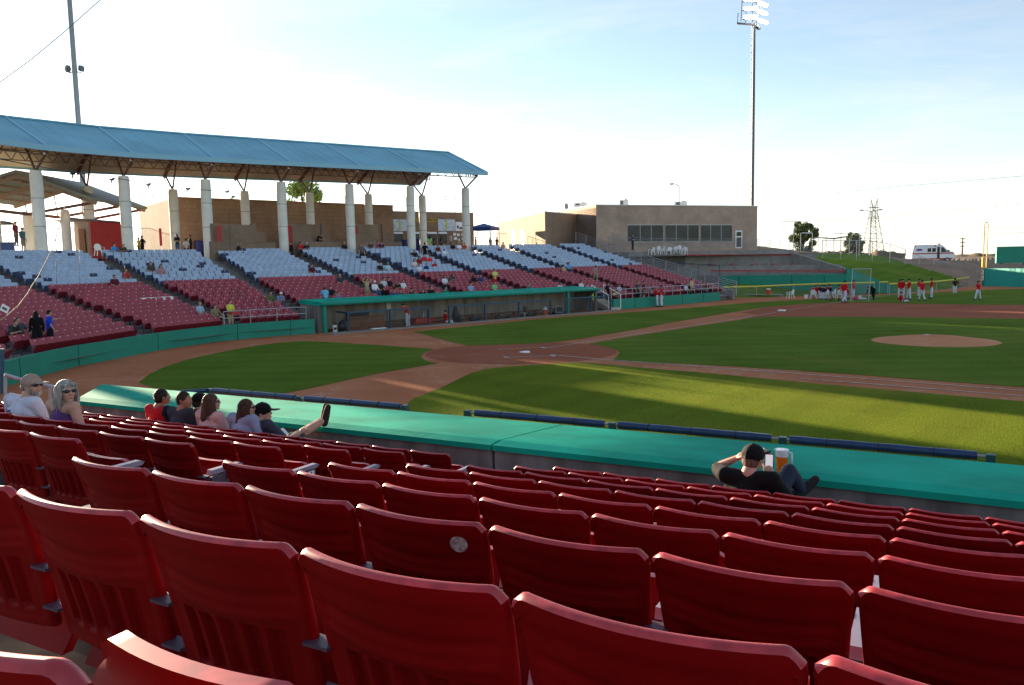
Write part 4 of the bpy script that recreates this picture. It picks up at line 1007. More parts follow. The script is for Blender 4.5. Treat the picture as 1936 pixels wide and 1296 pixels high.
# pavilion far left
pv = empty("pavilion", (0, 0, 0), 0, "tan gabled shelter on round columns left behind the far stand", "shelter")
def ridge(p, q, r_, m): b = MB(); b.extr([p, q, r_], (0, 0, -.15), m); return b
pr0, pe0 = at(-60, 330, 82), at(-60, 400, 72); apx = at(30, 327, 84); eR = at(178, 381, 92); lo0 = at(0, 343, 76); eL = at(-90, 372, 70); ER2 = at(80, 395, 75)
DD = np.array([FW[0], FW[1], 0])/math.hypot(FW[0], FW[1]); LAT = np.array([RT[0], RT[1], 0]); LAT /= np.linalg.norm(LAT)
Fr = at(30, 327, 70); hR = at(178, 381, 70); hL = at(-118, 372, 70)
Fr[2] = at(30, 327, 70)[2]
def pvq(p, k): return tuple(p+DD*k)
b = MB()
for a_, c_ in ((hL, Fr), (Fr, hR)):
    q = [a_, c_, c_+DD*9, a_+DD*9]; b.add([tuple(x) for x in q]+[tuple(x+np.array([0, 0, .22])) for x in q], [(3, 2, 1, 0), (4, 5, 6, 7), (0, 1, 5, 4), (2, 3, 7, 6), (1, 2, 6, 5), (3, 0, 4, 7)], mat("tan_roof_metal", (.22, .24, .21), .6))
b.build("roof", pv)
b = MB()
for k in (0.4, 4.5, 8.6):
    for a_, c_ in ((hL, Fr), (Fr, hR)): b.bar(a_+DD*k-np.array([0, 0, .15]), c_+DD*k-np.array([0, 0, .15]), .15, .3, G['trusst'])
    lo_ = at(45, 405, 70)+DD*k; b.bar(at(-100, 372+16, 70)+DD*k, lo_, .12, .22, G['truss']); b.bar(lo_, at(170, 383, 70)+DD*k, .12, .22, G['truss'])
    b.bar(lo_, Fr+DD*k, .07, .07, G['trusst'])
for t in (.2, .4, .6, .8):
    for a_, c_ in ((hL, Fr), (Fr, hR)): m_ = a_*(1-t)+c_*t-np.array([0, 0, .08]); b.bar(m_, m_+DD*9, .1, .14, G['trusst'])
b.build("trusses", pv)
for x, y, k in ((51, 404, 4.5), (122, 397, 2), (-70, 404, 2)):
    p = at(x, y, 70+k); b = MB(); b.tube([(p[0], p[1], 4.5), (p[0], p[1], p[2]-.25), (p[0], p[1], p[2])], [.36, .35, .25], G['cream'], 16); b.build("column", pv, smooth=True, auto=40)
# red shed
q0, q1 = at(168, 420, 70), at(231, 421, 71.5); shd = empty("shed", (0, 0, 0), 0, "red metal shed with open tan doorway on the concourse", "shed"); dS = (q1-q0)[:2]/np.linalg.norm((q1-q0)[:2]); nS = np.array([-dS[1], dS[0]])
zt = q0[2]; w0 = at(139, 416, 73)
b = MB(); b.extr([(*q0[:2], 4.8), (*q1[:2], 4.8), (*q1[:2], zt-.02), (*((q0+q1)/2)[:2], zt+.16), (*q0[:2], zt)], (*(nS*.1), 0), G['redw']); b.build("side_wall", shd)
b = MB()
for t in frange(.03, .97, 18): p = q0[:2]*(1-t)+q1[:2]*t; b.box((p[0]-nS[0]*.02, p[1]-nS[1]*.02, (4.8+zt)/2), (.04, .04, zt-4.8), G['redw'])
b.build("ribs", shd)
b = MB(); b.extr([(*w0[:2], 4.8), (*q0[:2], 4.8), (*q0[:2], zt), (*w0[:2], at(139, 416, 73)[2]-.1)], (0, .08, 0), G['trusst']); b.build("end_wall", shd)
b = MB(); p, q = w0[:2]*.62+q0[:2]*.38, w0[:2]*.25+q0[:2]*.75; sh_n = np.array([.02, -.1]); b.extr([(*(p+sh_n), 4.8), (*(q+sh_n), 4.8), (*(q+sh_n), zt-.5), (*(p+sh_n), zt-.45)], (0, -.03, 0), G['wood']); b.build("door", shd)
b = MB(); zz = zt+.1; b.extr([(*(w0[:2]-dS*.2), zz+.15), (*(q0[:2]-nS*.2), zz), (*(q1[:2]-nS*.2), zz-.1), (*(q1[:2]+nS*3), zz+.05), (*(w0[:2]+nS*3), zz+.2)], (0, 0, .12), G['steel']); b.build("roof", shd)
# plaza slab behind the stand
def wq(i, w): return tuple(node_pt(i, w))
tag(sheet("concourse", [wq(i, 22.5) for i in range(len(NODES))]+[(-18, 72), (-30, 130), (-260, 130), (-260, -120), (-30, -90)], 5.02, G['conc']), None, None, None, 'structure')
# chain link fence at the back of the concourse
def fence(name, pts, zb, zt, label, m=None, mesh=True, parent=None, r=.03):
    e = empty(name, (0, 0, 0), 0, label, "fence")
    b = MB(); b.tube([(p[0], p[1], z) for p, z in zip(pts, zt)], r, m or G['galv'], 6); b.build("top_rail", e)
    for p, z0, z1 in zip(pts, zb, zt): b = MB(); b.tube([(p[0], p[1], z0), (p[0], p[1], z1)], r*1.2, m or G['galv'], 6); b.build("post", e)
    if mesh:
        b = MB()
        for i in range(len(pts)-1): b.poly([(*pts[i][:2], zb[i]), (*pts[i+1][:2], zb[i+1]), (*pts[i+1][:2], zt[i+1]), (*pts[i][:2], zt[i])], G['chain'])
        b.build("mesh", e, uv=True)
    return e
def fpx(l, D): return [at(x, y, d) for (x, y), d in zip(l, D if isinstance(D, list) else [D]*len(l))]
q = fpx([(14, 434), (50, 433), (87, 432.5), (104, 432), (140, 431), (165, 430)], 84); fence("concourse_fence", q, [5.0]*6, [p[2] for p in q], "chain link fence along the concourse left of the red shed")
q = fpx([(248, 432), (268, 432), (305, 431)], 88); fence("concourse_fence", q, [5.0]*3, [p[2] for p in q], "short chain link fence right of the red shed", mesh=True)
q = fpx([(897, 440), (925, 441), (940, 441), (958, 442)], 100); fence("concourse_fence", q, [5.0]*4, [p[2] for p in q], "chain link fence left of the club building beside the blue tent")
# blue pop-up tent
tq = at(915, 436, 98); tn = empty("pop_up_tent", (tq[0], tq[1], 5.0), R(20), "blue pop-up canopy tent between the two buildings", "tent")
zt_ = tq[2]-5.0; zp = at(910, 423, 98)[2]-5.0; hw = 1.5
b = MB(); b.add([(-hw, -hw, zt_+.35), (hw, -hw, zt_+.35), (hw, hw, zt_+.35), (-hw, hw, zt_+.35), (0, 0, zp), (-hw, -hw, zt_), (hw, -hw, zt_), (hw, hw, zt_), (-hw, hw, zt_)], [(0, 1, 4), (1, 2, 4), (2, 3, 4), (3, 0, 4), (5, 6, 1, 0), (6, 7, 2, 1), (7, 8, 3, 2), (8, 5, 0, 3)], mat("blue_tent_cloth", (.01, .045, .20), .6)); b.build("cloth", tn)
for sx in (-1, 1):
    for sy in (-1, 1): b = MB(); b.bar((sx*hw*.97, sy*hw*.97, 0), (sx*hw*.97, sy*hw*.97, zt_+.3), .05, .05, G['galv']); b.build("leg", tn)
# parasol and blue kiosk at far left
p = at(0, 425, 72); e = empty("parasol", (p[0], p[1], 5.0), 0, "dark round parasol at the photo's left edge", "parasol"); zc = p[2]-5
b = MB(); b.ell((0, 0, zc), (1.0, 1.0, .30), G['steel'], 16, 8, zmin=0); b.build("shade", e, smooth=True); b = MB(); b.tube([(0, 0, 0), (0, 0, zc)], .03, G['galv'], 6); b.build("pole", e)
p = at(15, 462, 70); e = empty("drinks_kiosk", (p[0], p[1], 5.0), R(-20), "blue drinks kiosk with white lettering at the far left", "kiosk"); b = MB(); b.box((0, 0, .6), (1.3, .8, 1.3), mat("kiosk_blue", (.02, .06, .22), .5)); b.box((0, 0, 1.28), (1.5, 1.0, .06), G['galv']); b.build("counter", e)
p = at(190, 463, 68.5); 

# ---------------------------------------------------------------- deck terraces right of the stand
dk = empty("party_deck", (0, 0, 0), 0, "concrete terraced deck with red counters right of the stand", "terraced deck")
GW = [gz(1363, 559), gz(1480, 558.3), gz(1600, 557.6)]
gtop = at(1480, 520, dist2(GW[1]))[2]
gw = empty("deck_wall", (0, 0, 0), 0, "tall green wall below the terraced deck behind the seated players", "wall"); wall_run("wall_panel", GW, gtop, .25, G['green'], None, None, -.1, gw, side=1)
for i, x in enumerate((1398, 1498, 1560)):
    p = along(GW[0], GW[2], x); b = MB(); b.box((p[0], p[1]-.02, gtop/2), (.04, .02, gtop), G['seam']); b.build("panel_joint", gw)
# side wall sloping down to the field gate
sl = [at(1600, 508, dist2(GW[2])), at(1692, 546, 92)]
b = MB(); g2 = gz(1600, 557.6); g3 = gz(1692, 555); b.extr([(*g2[:2], -.1), (*g3[:2], -.1), (*g3[:2], .75), (*g2[:2], at(1600, 507, dist2(g2))[2])], (-.15, .25, 0), G['green']); b.build("side_wall", gw)
DK = GW
gd = (GW[2]-GW[0])[:2]/np.linalg.norm((GW[2]-GW[0])[:2]); gn = np.array([-gd[1], gd[0]])
z1 = gtop+.02; z2, z3, z4 = z1+.95, 4.45, 5.0
dG0, dG1 = dist2(GW[0]), dist2(GW[2])
LN = {0: ((1364, dG0+.3), (1600, dG1+.3)), 1: ((1318, dG0+3.6), (1592, dG1+4.2)), 2: ((1236, dG0+3.6), (1545, dG1+9.0)), 3: ((1190, 90.0), (1500, dG1+14)), 4: ((1128, 92.3), (1460, 105.5))}
def lp(k, e): return at(LN[k][e][0], 490, LN[k][e][1])[:2]
for k, z in ((0, z1), (1, z2), (2, z3), (3, z4)):
    q = [lp(k, 0), lp(k, 1), lp(k+1, 1), lp(k+1, 0)]; b = MB(); b.prism(q, z-2.2, z, G['conc']); b.build("deck_floor", dk)
def dkD(x, k): return dist2(along(lp(k, 0), lp(k, 1), x))
D0, D1 = dG0, dG1
def counter(x0, x1, y, D0_, D1_, label):
    a, c = at(x0, y, D0_), at(x1, y, D1_); c[2] = a[2]+(c[2]-a[2]); e = empty("counter_bar", (0, 0, 0), 0, label, "counter", "red counters on the terraced deck")
    b = MB(); b.bar(a, c, .45, .14, G['redtop']); b.build("top", e)
    K = int(np.linalg.norm(c-a)/1.9)
    for k in range(K+1):
        p = a+(c-a)*k/K; b = MB(); b.tube([p-np.array([0, 0, 1.0]), p], .03, G['steel'], 6); b.build("leg", e)
    b = MB()
    for dz in (.35, .6, .85): b.tube([a-np.array([0, 0, dz]), c-np.array([0, 0, dz])], .02, G['gvrail'], 5)
    b.build("rail", e)
counter(1345, 1601, 512.5, dkD(1345, 0)+.2, dkD(1601, 0)+.2, "long red counter along the front edge of the deck")
counter(1244, 1516, 482.5, dkD(1244, 2)+.2, dkD(1516, 2)+.2, "long red counter along the upper terrace of the deck")
for k, x in enumerate((1306, 1347, 1387, 1426, 1464, 1499)):
    c = at(x, 499.5, dkD(x, 1)+1.2); e = empty("bar_table", c, 0, f"small red bar table, {ORD[k]} from the left on the middle terrace", "table", "small red tables on the terraced deck")
    b = MB(); b.box((0, 0, -.02), (.55, .85, .10), G['redtop'], rz=R(40)); b.build("top", e)
    for sx in (-1, 1): b = MB(); b.tube([(sx*.2, sx*.2, -1.0), (sx*.2, sx*.2, -.05)], .03, G['gvrail'], 6); b.build("leg", e)
# horizontal rails of the upper terrace
q = fpx([(1150, 447), (1225, 451), (1300, 452.5), (1375, 452), (1432, 451.5)], [90, 91.5, 94, 97, 100])
rail_line("terrace_railing", q, [p[2] for p in q], [p[2]-1.1 for p in q], G['gvrail'], "grey multi-rail fence in front of the club building windows", mids=5, r=.02)
# right side railings climbing from the corner (dark posts), and the berm-edge cable rails
q = fpx([(1434, 444), (1456, 448), (1475, 450), (1492, 454), (1520, 464), (1548, 478)], [97, 97, 97, 98, 99, 100]); qb = fpx([(1434, 470), (1456, 470), (1475, 471), (1492, 473), (1520, 478), (1548, 486)], [97, 97, 97, 98, 99, 100])
rail_line("berm_railing", q, [p[2] for p in q], [p[2] for p in qb], G['gvrail'], "dark multi-rail railing running down from the club building to the berm", mids=5, r=.022)
b = MB(); w_a, w_b = at(1496, 478, 97), at(1598, 508, 90.5); b.extr([w_a, w_b, w_b-np.array([0, 0, .8]), w_a-np.array([0, 0, 1.2])], (.2, .3, 0), G['conc']); b.build("side_ramp_wall", dk)
def plastic_chair(p, rz, label, group):
    e = empty("plastic_chair", p, rz, label, "plastic chair", group); m = G['white']
    b = MB(); b.add([(-.24, -.22, .42), (.24, -.22, .42), (.24, .24, .44), (-.24, .24, .44), (-.24, -.22, .39), (.24, -.22, .39), (.24, .24, .41), (-.24, .24, .41)], [(0, 1, 2, 3), (7, 6, 5, 4), (0, 4, 5, 1), (1, 5, 6, 2), (2, 6, 7, 3), (3, 7, 4, 0)], m); b.build("seat", e)
    b = MB(); pts = [(-.24, -.24, .44), (.24, -.24, .44), (.23, -.31, .74), (.15, -.34, .86), (0, -.35, .89), (-.15, -.34, .86), (-.23, -.31, .74)]; b.extr(pts, (0, .03, 0), m); b.build("backrest", e)
    for sx in (-1, 1):
        b = MB(); b.bar((sx*.27, -.28, .64), (sx*.27, .22, .64), .05, .03, m); b.bar((sx*.27, .22, .64), (sx*.26, .22, .42), .03, .05, m, up=(0, 1, 0)); b.build("armrest", e)
        for y in (-.24, .24): b = MB(); b.bar((sx*.22, y*.9, .42), (sx*.28, y*1.15, 0), .05, .05, m, up=(0, 1, 0)); b.build("leg", e)
    return e
chz = None
for k, (x, y) in enumerate(((1232, 467.5), (1243, 465), (1251, 466.5), (1265, 467), (1274, 465.5), (1283, 464), (1290, 466), (1294, 467))):
    p = at(x, y, dkD(x, 3)-1.2); p[2] -= .9; plastic_chair(p, [2.8, 3.1, 2.6, 3.4, 2.9, 3.3, 2.7, 3.0][k], f"white plastic chair, {ORD[k]} from the left on the upper deck terrace", "white plastic chairs on the upper terrace")
tag(empty("tmp", (0, 0, 0)), None); bpy.data.objects.remove(bpy.data.objects["tmp"])

# yellow-topped bullpen fence
yl = [gz(x, y) for x, y in ((1366, 565), (1430, 562), (1500, 560.5), (1570, 559.3), (1653, 557.8))]
yt = [at(x, y, dist2(g))[2] for (x, y), g in zip(((1366, 543.5), (1430, 542), (1500, 539), (1570, 536.5), (1653, 534.5)), yl)]
def yfence(pts, zt, label):
    e = empty("field_fence", (0, 0, 0), 0, label, "fence", "yellow-topped field fences"); b = MB(); b.tube([(p[0], p[1], z) for p, z in zip(pts, zt)], .085, G['yel'], 8); b.build("yellow_cap", e)
    for p, z in zip(pts, zt): b = MB(); b.tube([(p[0], p[1], 0), (p[0], p[1], z)], .035, G['galv'], 6); b.build("post", e)
    b = MB()
    for i in range(len(pts)-1): b.poly([(*pts[i][:2], .02), (*pts[i+1][:2], .02), (*pts[i+1][:2], zt[i+1]), (*pts[i][:2], zt[i])], G['chain'])
    b.build("mesh", e, uv=True)
yfence(yl, yt, "yellow-topped chain link fence in front of the green deck wall")
y2 = [gz(x, y) for x, y in ((1662, 557.6), (1678, 557.2))]; yfence(y2, [at(1662, 534, dist2(y2[0]))[2], at(1678, 533.2, dist2(y2[1]))[2]], "short yellow-topped gate section beside the bullpen fence")
y3 = [gz(x, y) for x, y in ((1681, 557.5), (1710, 556), (1740, 553.5), (1770, 551), (1800, 547.5), (1831, 543.5))]
yfence(y3, [at(x, y, dist2(g))[2] for (x, y), g in zip(((1681, 537), (1710, 536.2), (1740, 534.5), (1770, 532.5), (1800, 529.5), (1831, 525)), y3)], "long yellow-topped outfield fence curving below the grass berm")

# berm: grass on the left, bare dirt on the right, faces split along the mowing edge
cols = [1380, 1440, 1500, 1540, 1580, 1620, 1655, 1681, 1710, 1740, 1770, 1800, 1831, 1850, 1875, 1905, 1940, 1990, 2060]
foot = {1380: (564, 0), 1440: (563, 0), 1500: (561, 0), 1540: (560, 0), 1580: (559.5, 0), 1620: (558.5, 0), 1655: (557.5, 0), 1681: (556.5, 0), 1710: (555, 0), 1740: (552.8, 0), 1770: (550.2, 0), 1800: (546.8, 0), 1831: (542.6, 0), 1850: (540, 0), 1875: (539.5, 0), 1905: (540, 0), 1940: (541, 0), 1990: (543, 0), 2060: (546, 0)}
topY = {1380: (462, 112), 1440: (466, 112), 1500: (473, 113), 1540: (476.5, 115), 1580: (479, 118), 1620: (481, 121), 1655: (483.5, 124), 1681: (486.5, 126), 1710: (488.5, 128), 1740: (490, 129), 1770: (491.5, 130), 1800: (492.5, 131), 1831: (493, 133), 1850: (494, 135), 1875: (498, 140), 1905: (500, 145), 1940: (501, 150), 1990: (501, 155), 2060: (502, 160)}
b = MB(); NB = 22; rr = random.Random(21); V = []
fine = [cols[i]+(cols[i+1]-cols[i])*k/7 for i in range(len(cols)-1) for k in range(7)]+[cols[-1]]
def ip(dct, x, k):
    for i in range(len(cols)-1):
        if cols[i] <= x <= cols[i+1]: t = (x-cols[i])/(cols[i+1]-cols[i]); return dct[cols[i]][k]*(1-t)+dct[cols[i+1]][k]*t
gV = []; 
for x in fine:
    g = gz(x, ip(foot, x, 0)); g = g+np.array([FW[0], FW[1], 0])*.6; g[2] = 0; t_ = at(x, ip(topY, x, 0), ip(topY, x, 1)); r_ = []
    for j in range(NB+1):
        t = j/NB; q = g*(1-t)+t_*t; q[2] = t_[2]*(1-(1-t)**1.15)-.02+(0 if j == 0 else (rr.uniform(-.02, .02) if x < 1600 else rr.uniform(-.06, .06)))
        r_.append(q)
    gV.append(r_)
vs = [tuple(p) for r_ in gV for p in r_]; fg = []; fd = []
for i in range(len(fine)-1):
    for j in range(NB):
        f_ = (i*(NB+1)+j, (i+1)*(NB+1)+j, (i+1)*(NB+1)+j+1, i*(NB+1)+j+1); c = sum(np.array(vs[k]) for k in f_)/4; X, Y = px(c)
        edge = 480+max(0, (X-1655))*.30 if X < 1850 else 700
        (fg if Y > edge and X < 1815 else fd).append(f_)
bg2 = MB(); bg2.add(vs, fg, MATS['turf_berm']); tag(bg2.build("grass_berm", smooth=True), None, None, None, 'structure')
bd = MB(); bd.add(vs, fd, G['desert']); tag(bd.build("dirt_bank", smooth=True), None, None, None, 'structure')
# plateau beyond, out to the horizon, with low dunes
tp = [r_[-1] for r_ in gV]
b = MB(); FAR_ = 5000.0
for i in range(len(tp)-1):
    a, c = tp[i], tp[i+1]; da, dc = a-CAM, c-CAM; da[2] = dc[2] = 0; da /= np.linalg.norm(da); dc /= np.linalg.norm(dc)
    zl = 3.3; ring = [0, 12, 60, 300, FAR_]
    for k in range(4):
        za = [a[2], a[2]-.3, zl, zl, zl][k]; zb2 = [a[2], a[2]-.3, zl, zl, zl][k+1]; zc_ = [c[2], c[2]-.3, zl, zl, zl][k]; zd = [c[2], c[2]-.3, zl, zl, zl][k+1]
        p0, p1, p2, p3 = a+da*ring[k], c+dc*ring[k], c+dc*ring[k+1], a+da*ring[k+1]
        b.poly([(p0[0], p0[1], za), (p1[0], p1[1], zc_), (p2[0], p2[1], zd), (p3[0], p3[1], zb2)], G['desert'])
tag(b.build("desert_plain"), None, None, None, 'structure')
sheet("desert_surroundings", [(-260, 131), (-30, 131), (-40, 400), (-1500, 4500), (-6000, 1500), (-6000, -4000), (-300, -3000), (-261, -120)], 3.2, G['desert'])
sheet("desert_right", [(131, -60), (3000, -3000), (6000, 2000), (3000, 4800), (200, 170), (131, 131)], 0.3, G['desert'])
def dunes(name, x0, x1, D, ys, amp, seed, m):
    b = MB(); rr = random.Random(seed); nx = int((x1-x0)/3); vs = []; nk = 6
    for i in range(nx+1):
        x = x0+(x1-x0)*i/nx; y = ys(x)
        for k in range(nk+1):
            p = at(x, 500, D+k*D*.03); zt = at(x, y, D)[2]; t = math.sin(math.pi*k/nk) if k < nk else 0
            vs.append((p[0], p[1], 3.1+(zt-3.1)*t*(1+.06*rr.uniform(-1, 1)*amp)))
    fs = [(i*(nk+1)+k, (i+1)*(nk+1)+k, (i+1)*(nk+1)+k+1, i*(nk+1)+k+1) for i in range(nx) for k in range(nk)]; b.add(vs, fs, m); return tag(b.build(name, smooth=True), None, None, None, 'structure')
scrub = mat("dry_scrub_hill", (.20, .13, .085), .95, .1, col2=(.10, .085, .05), scale=.25)
dunes("hills", 1440, 2000, 900, lambda x: 481-2*math.sin(x/37)-1.5*math.sin(x/13), 1, 3, scrub)
dunes("dunes", 1530, 1725, 210, lambda x: 478-4.5*math.exp(-((x-1580)/25)**2)-5*math.exp(-((x-1668)/18)**2)+1.2*math.sin(x/5), 1, 4, scrub)
dunes("dunes", 1795, 1900, 240, lambda x: 483-3.5*math.exp(-((x-1850)/28)**2)+1.0*math.sin(x/5), 1, 5, scrub)
# teal outfield wall, foul pole, scoreboard
lw0, lw1 = gz(1856, 541.5), gz(1936, 543.5); ex = lw1+(lw1-lw0)*6; h0 = at(1856, 508, dist2(lw0))[2]; 
ow = empty("outfield_wall", (0, 0, 0), 0, "bright teal outfield wall with white vertical distance number", "wall")
ltl = mat("light_teal_wall", (.008, .32, .27), .5, noise=.08, scale=.3)
wall_run("wall_panel", [lw0, lw1, ex], [h0, h0, h0], .3, ltl, None, None, -.1, ow)
dd = (lw1-lw0)[:2]/np.linalg.norm((lw1-lw0)[:2]); nn2 = np.array([dd[1], -dd[0]])
b = MB(); c0, c1 = lw0[:2]+nn2*.03, lw0[:2]+dd*.62*1.0+nn2*.03; c1 = along(lw0, lw1, 1864)+nn2*.03; b.poly([(*c0, 0), (*c1, 0), (*c1, h0-.02), (*c0, h0-.02)], mat("dark_teal", (.004, .16, .15), .5)); b.build("number_strip", ow)
cc = (c0+c1)/2+nn2*.03
for k, ch in enumerate("320"):
    zz = at(1860, 514.3+k*6.6, dist2(cc))[2]; text_on(ch, .62, (cc[0], cc[1], zz), (dd[0], dd[1], 0), ow, G['white'], bold=.02, name="digit")
fp = gz(1857, 541); ft = at(1858.5, 421.5, dist2(fp))[2]; fe = empty("foul_pole", (fp[0], fp[1], 0), 0, "tall yellow-orange foul pole with narrow screen beside the teal wall", "foul pole")
zs = at(1857, 505, dist2(fp))[2]; lx, ly = LAT[0], LAT[1]; sw = .42
b = MB(); b.tube([(0, 0, 0), (0, 0, zs+1.2)], .16, G['pole'], 10); b.build("pole", fe)
b = MB(); b.tube([(-lx*.0, -ly*.0, zs), (0, 0, ft-.15), (lx*.1, ly*.1, ft), (lx*sw*.8, ly*sw*.8, ft), (lx*sw, ly*sw, ft-.2), (lx*sw, ly*sw, zs-.2)], .06, G['pole'], 6); b.build("screen_frame", fe)
b = MB(); b.poly([(lx*.05, ly*.05, zs), (lx*sw, ly*sw, zs), (lx*sw, ly*sw, ft-.1), (lx*.05, ly*.05, ft-.1)], G['chain']); b.build("screen_mesh", fe, uv=True)
s_a, s_b = at(1883, 498, 150), at(1990, 498, 153); zt2 = at(1883, 467, 150)[2]; sb = empty("scoreboard", (0, 0, 0), 0, "dark green back board standing above the outfield wall", "scoreboard")
face("board", s_a, s_b, s_a[2], zt2, G['green'], sb, .1, th=.5)
for t in (.1, .5, .9): p = s_a*(1-t)+s_b*t; b = MB(); b.box((p[0], p[1]+.3, s_a[2]/2), (.4, .4, s_a[2]), G['steel']); b.build("leg", sb)
# road strip for the ambulance
rd = [at(1700, 491.5, 131), at(1740, 492, 130.5), at(1800, 494, 131.5), at(1870, 496, 137)]
# ambulance
ap = at(1757, 493.3, 133.5); am = empty("ambulance", (ap[0], ap[1], ap[2]-.35), math.atan2(LAT[1], LAT[0])-.06, "white ambulance with red stripe parked on the road above the berm", "ambulance")
wm = mat("ambulance_white", (.72, .74, .76), .35, coat=.4)
prof = [(-3.05, .55), (-3.0, 1.3), (-2.85, 2.3), (-2.65, 2.72), (1.05, 2.72), (1.35, 2.6), (2.25, 1.75), (2.95, 1.62), (3.2, 1.35), (3.25, .6)]
b = MB(); b.extr([(x, -1.0, z) for x, z in prof], (0, 2.0, 0), wm); o = b.build("body", am); md = o.modifiers.new("edge", 'BEVEL'); md.width = .06; md.segments = 2; md.limit_method = 'ANGLE'
b = MB(); b.box((0, -1.005, 1.42), (6.0, .02, .16), G['redw']); b.build("stripe", am)
b = MB(); b.box((-.05, -1.006, .62), (5.9, .02, .16), G['redw']); b.build("sill_stripe", am)
for x0, x1 in ((-.75, -.25), (-.08, .42)): b = MB(); b.box(((x0+x1)/2, -1.01, 1.92), (x1-x0, .02, .55), G['glass']); b.build("window", am)
b = MB(); b.box((.82, -1.01, 1.5), (.36, .03, 1.75), G['black']); b.build("doorway", am)
b = MB(); b.extr([(1.2, -1.01, 1.55), (2.05, -1.01, 1.62), (1.5, -1.01, 2.3), (1.2, -1.01, 2.3)], (0, -.02, 0), G['glass']); b.build("cab_window", am)
b = MB(); b.extr([(1.38, -.9, 2.58), (2.27, -.9, 1.78), (2.27, .9, 1.78), (1.38, .9, 2.58)], (.02, 0, .02), G['glass']); b.build("windscreen", am)
for x in (-1.85, 2.15):
    for y in (-.93, .93):
        w_ = MB(); w_.tube([(x, y-.12, .40), (x, y+.12, .40)], .40, G['black'], 18); wo = w_.build("wheel", am); w_ = MB(); w_.tube([(x, y-.135, .40), (x, y+.135, .40)], .22, G['galv'], 14); w_.build("rim", wo)
for y in (-.8, .8): b = MB(); b.box((3.26, y, 1.05), (.04, .28, .2), G['plate']); b.build("headlight", am)
b = MB(); b.box((1.0, 0, 2.80), (.35, 1.5, .14), G['redw']); b.build("light_bar", am)
lg = mat("logo_purple", (.12, .06, .30), .5); b = MB(); b.ell((-1.95, -1.01, 1.98), (.48, .015, .17), lg, 16, 8); b.build("logo", am)
for x in (-2.6, .35): b = MB(); b.box((x, -1.01, 2.5), (.22, .03, .18), G['black']); b.build("side_lamp", am)
b = MB(); b.box((2.2, -1.2, 1.75), (.12, .25, .3), G['black']); b.build("mirror", am)
# chain link fence along the berm top and the bullpen net
q = fpx([(1555, 455), (1590, 455), (1620, 455), (1650, 456), (1683, 462), (1712, 472), (1738, 484), (1765, 494), (1794, 497)], [104, 107, 110, 113, 116, 119, 121, 123, 125]); qb = fpx([(1555, 480), (1590, 482), (1620, 484), (1650, 487), (1683, 489), (1712, 498), (1738, 503), (1765, 508), (1794, 512)], [104, 107, 110, 113, 116, 119, 121, 123, 125])
fence("berm_fence", q, [p[2]-.6 for p in qb], [p[2] for p in q], "chain link fence running down the top of the grass berm", r=.035)
bc = empty("batting_cage", (0, 0, 0), 0, "tall batting cage of grey pipes with sagging net beyond the berm", "batting cage")
cage = [(1500, 447), (1514, 441), (1536, 441), (1562, 447), (1577, 442), (1590, 440), (1625, 441)]
for x, y in cage+[(1547, 446), (1606, 452)]:
    p = at(x, y, 118); b = MB(); b.tube([(p[0], p[1], 3.3), tuple(p)], .05, G['galv'], 6); b.build("post", bc)
b = MB(); b.tube([at(1516, 441, 118), at(1536, 441, 118)], .06, G['white'], 6); b.tube([at(1577, 442, 118), at(1625, 441, 118)], .04, G['galv'], 6)
b.tube([at(1540, 449, 118), at(1560, 450.5, 118), at(1577, 451.5, 118), at(1592, 449, 118), at(1612, 446.5, 118), at(1632, 446, 118)], [.05, .09, .1, .1, .06, .03], G['steel'], 6)
b.build("top_frame", bc)
for k, pts_ in enumerate(([(1540, 449, 116), (1577, 452, 118), (1577, 466, 118), (1540, 466, 116)], [(1577, 452, 118), (1630, 446, 120), (1630, 466, 120), (1577, 466, 118)])):
    b = MB(); b.poly([at(*p) for p in pts_], G['chain']); b.build("net", bc, uv=True)
# batting screen on the field
sc_b = [gz(1608, 571), gz(1642, 570)]; e = empty("batting_screen", (0, 0, 0), 0, "white pipe batting screen with net behind the standing players", "batting screen")
tl, tr = at(1612, 509, dist2(sc_b[0])+1), at(1647.5, 508.5, dist2(sc_b[1])+1)
b = MB(); b.tube([tuple(sc_b[0]), tuple(tl)], .03, G['galv'], 6); b.tube([tuple(sc_b[1]), tuple(tr)], .03, G['galv'], 6); b.tube([tuple(tl), tuple(tr)], .03, G['galv'], 6); b.build("frame", e)
b = MB(); b.poly([tuple(sc_b[0]), tuple(sc_b[1]), tuple(tr), tuple(tl)], G['chain']); b.build("net", e, uv=True)

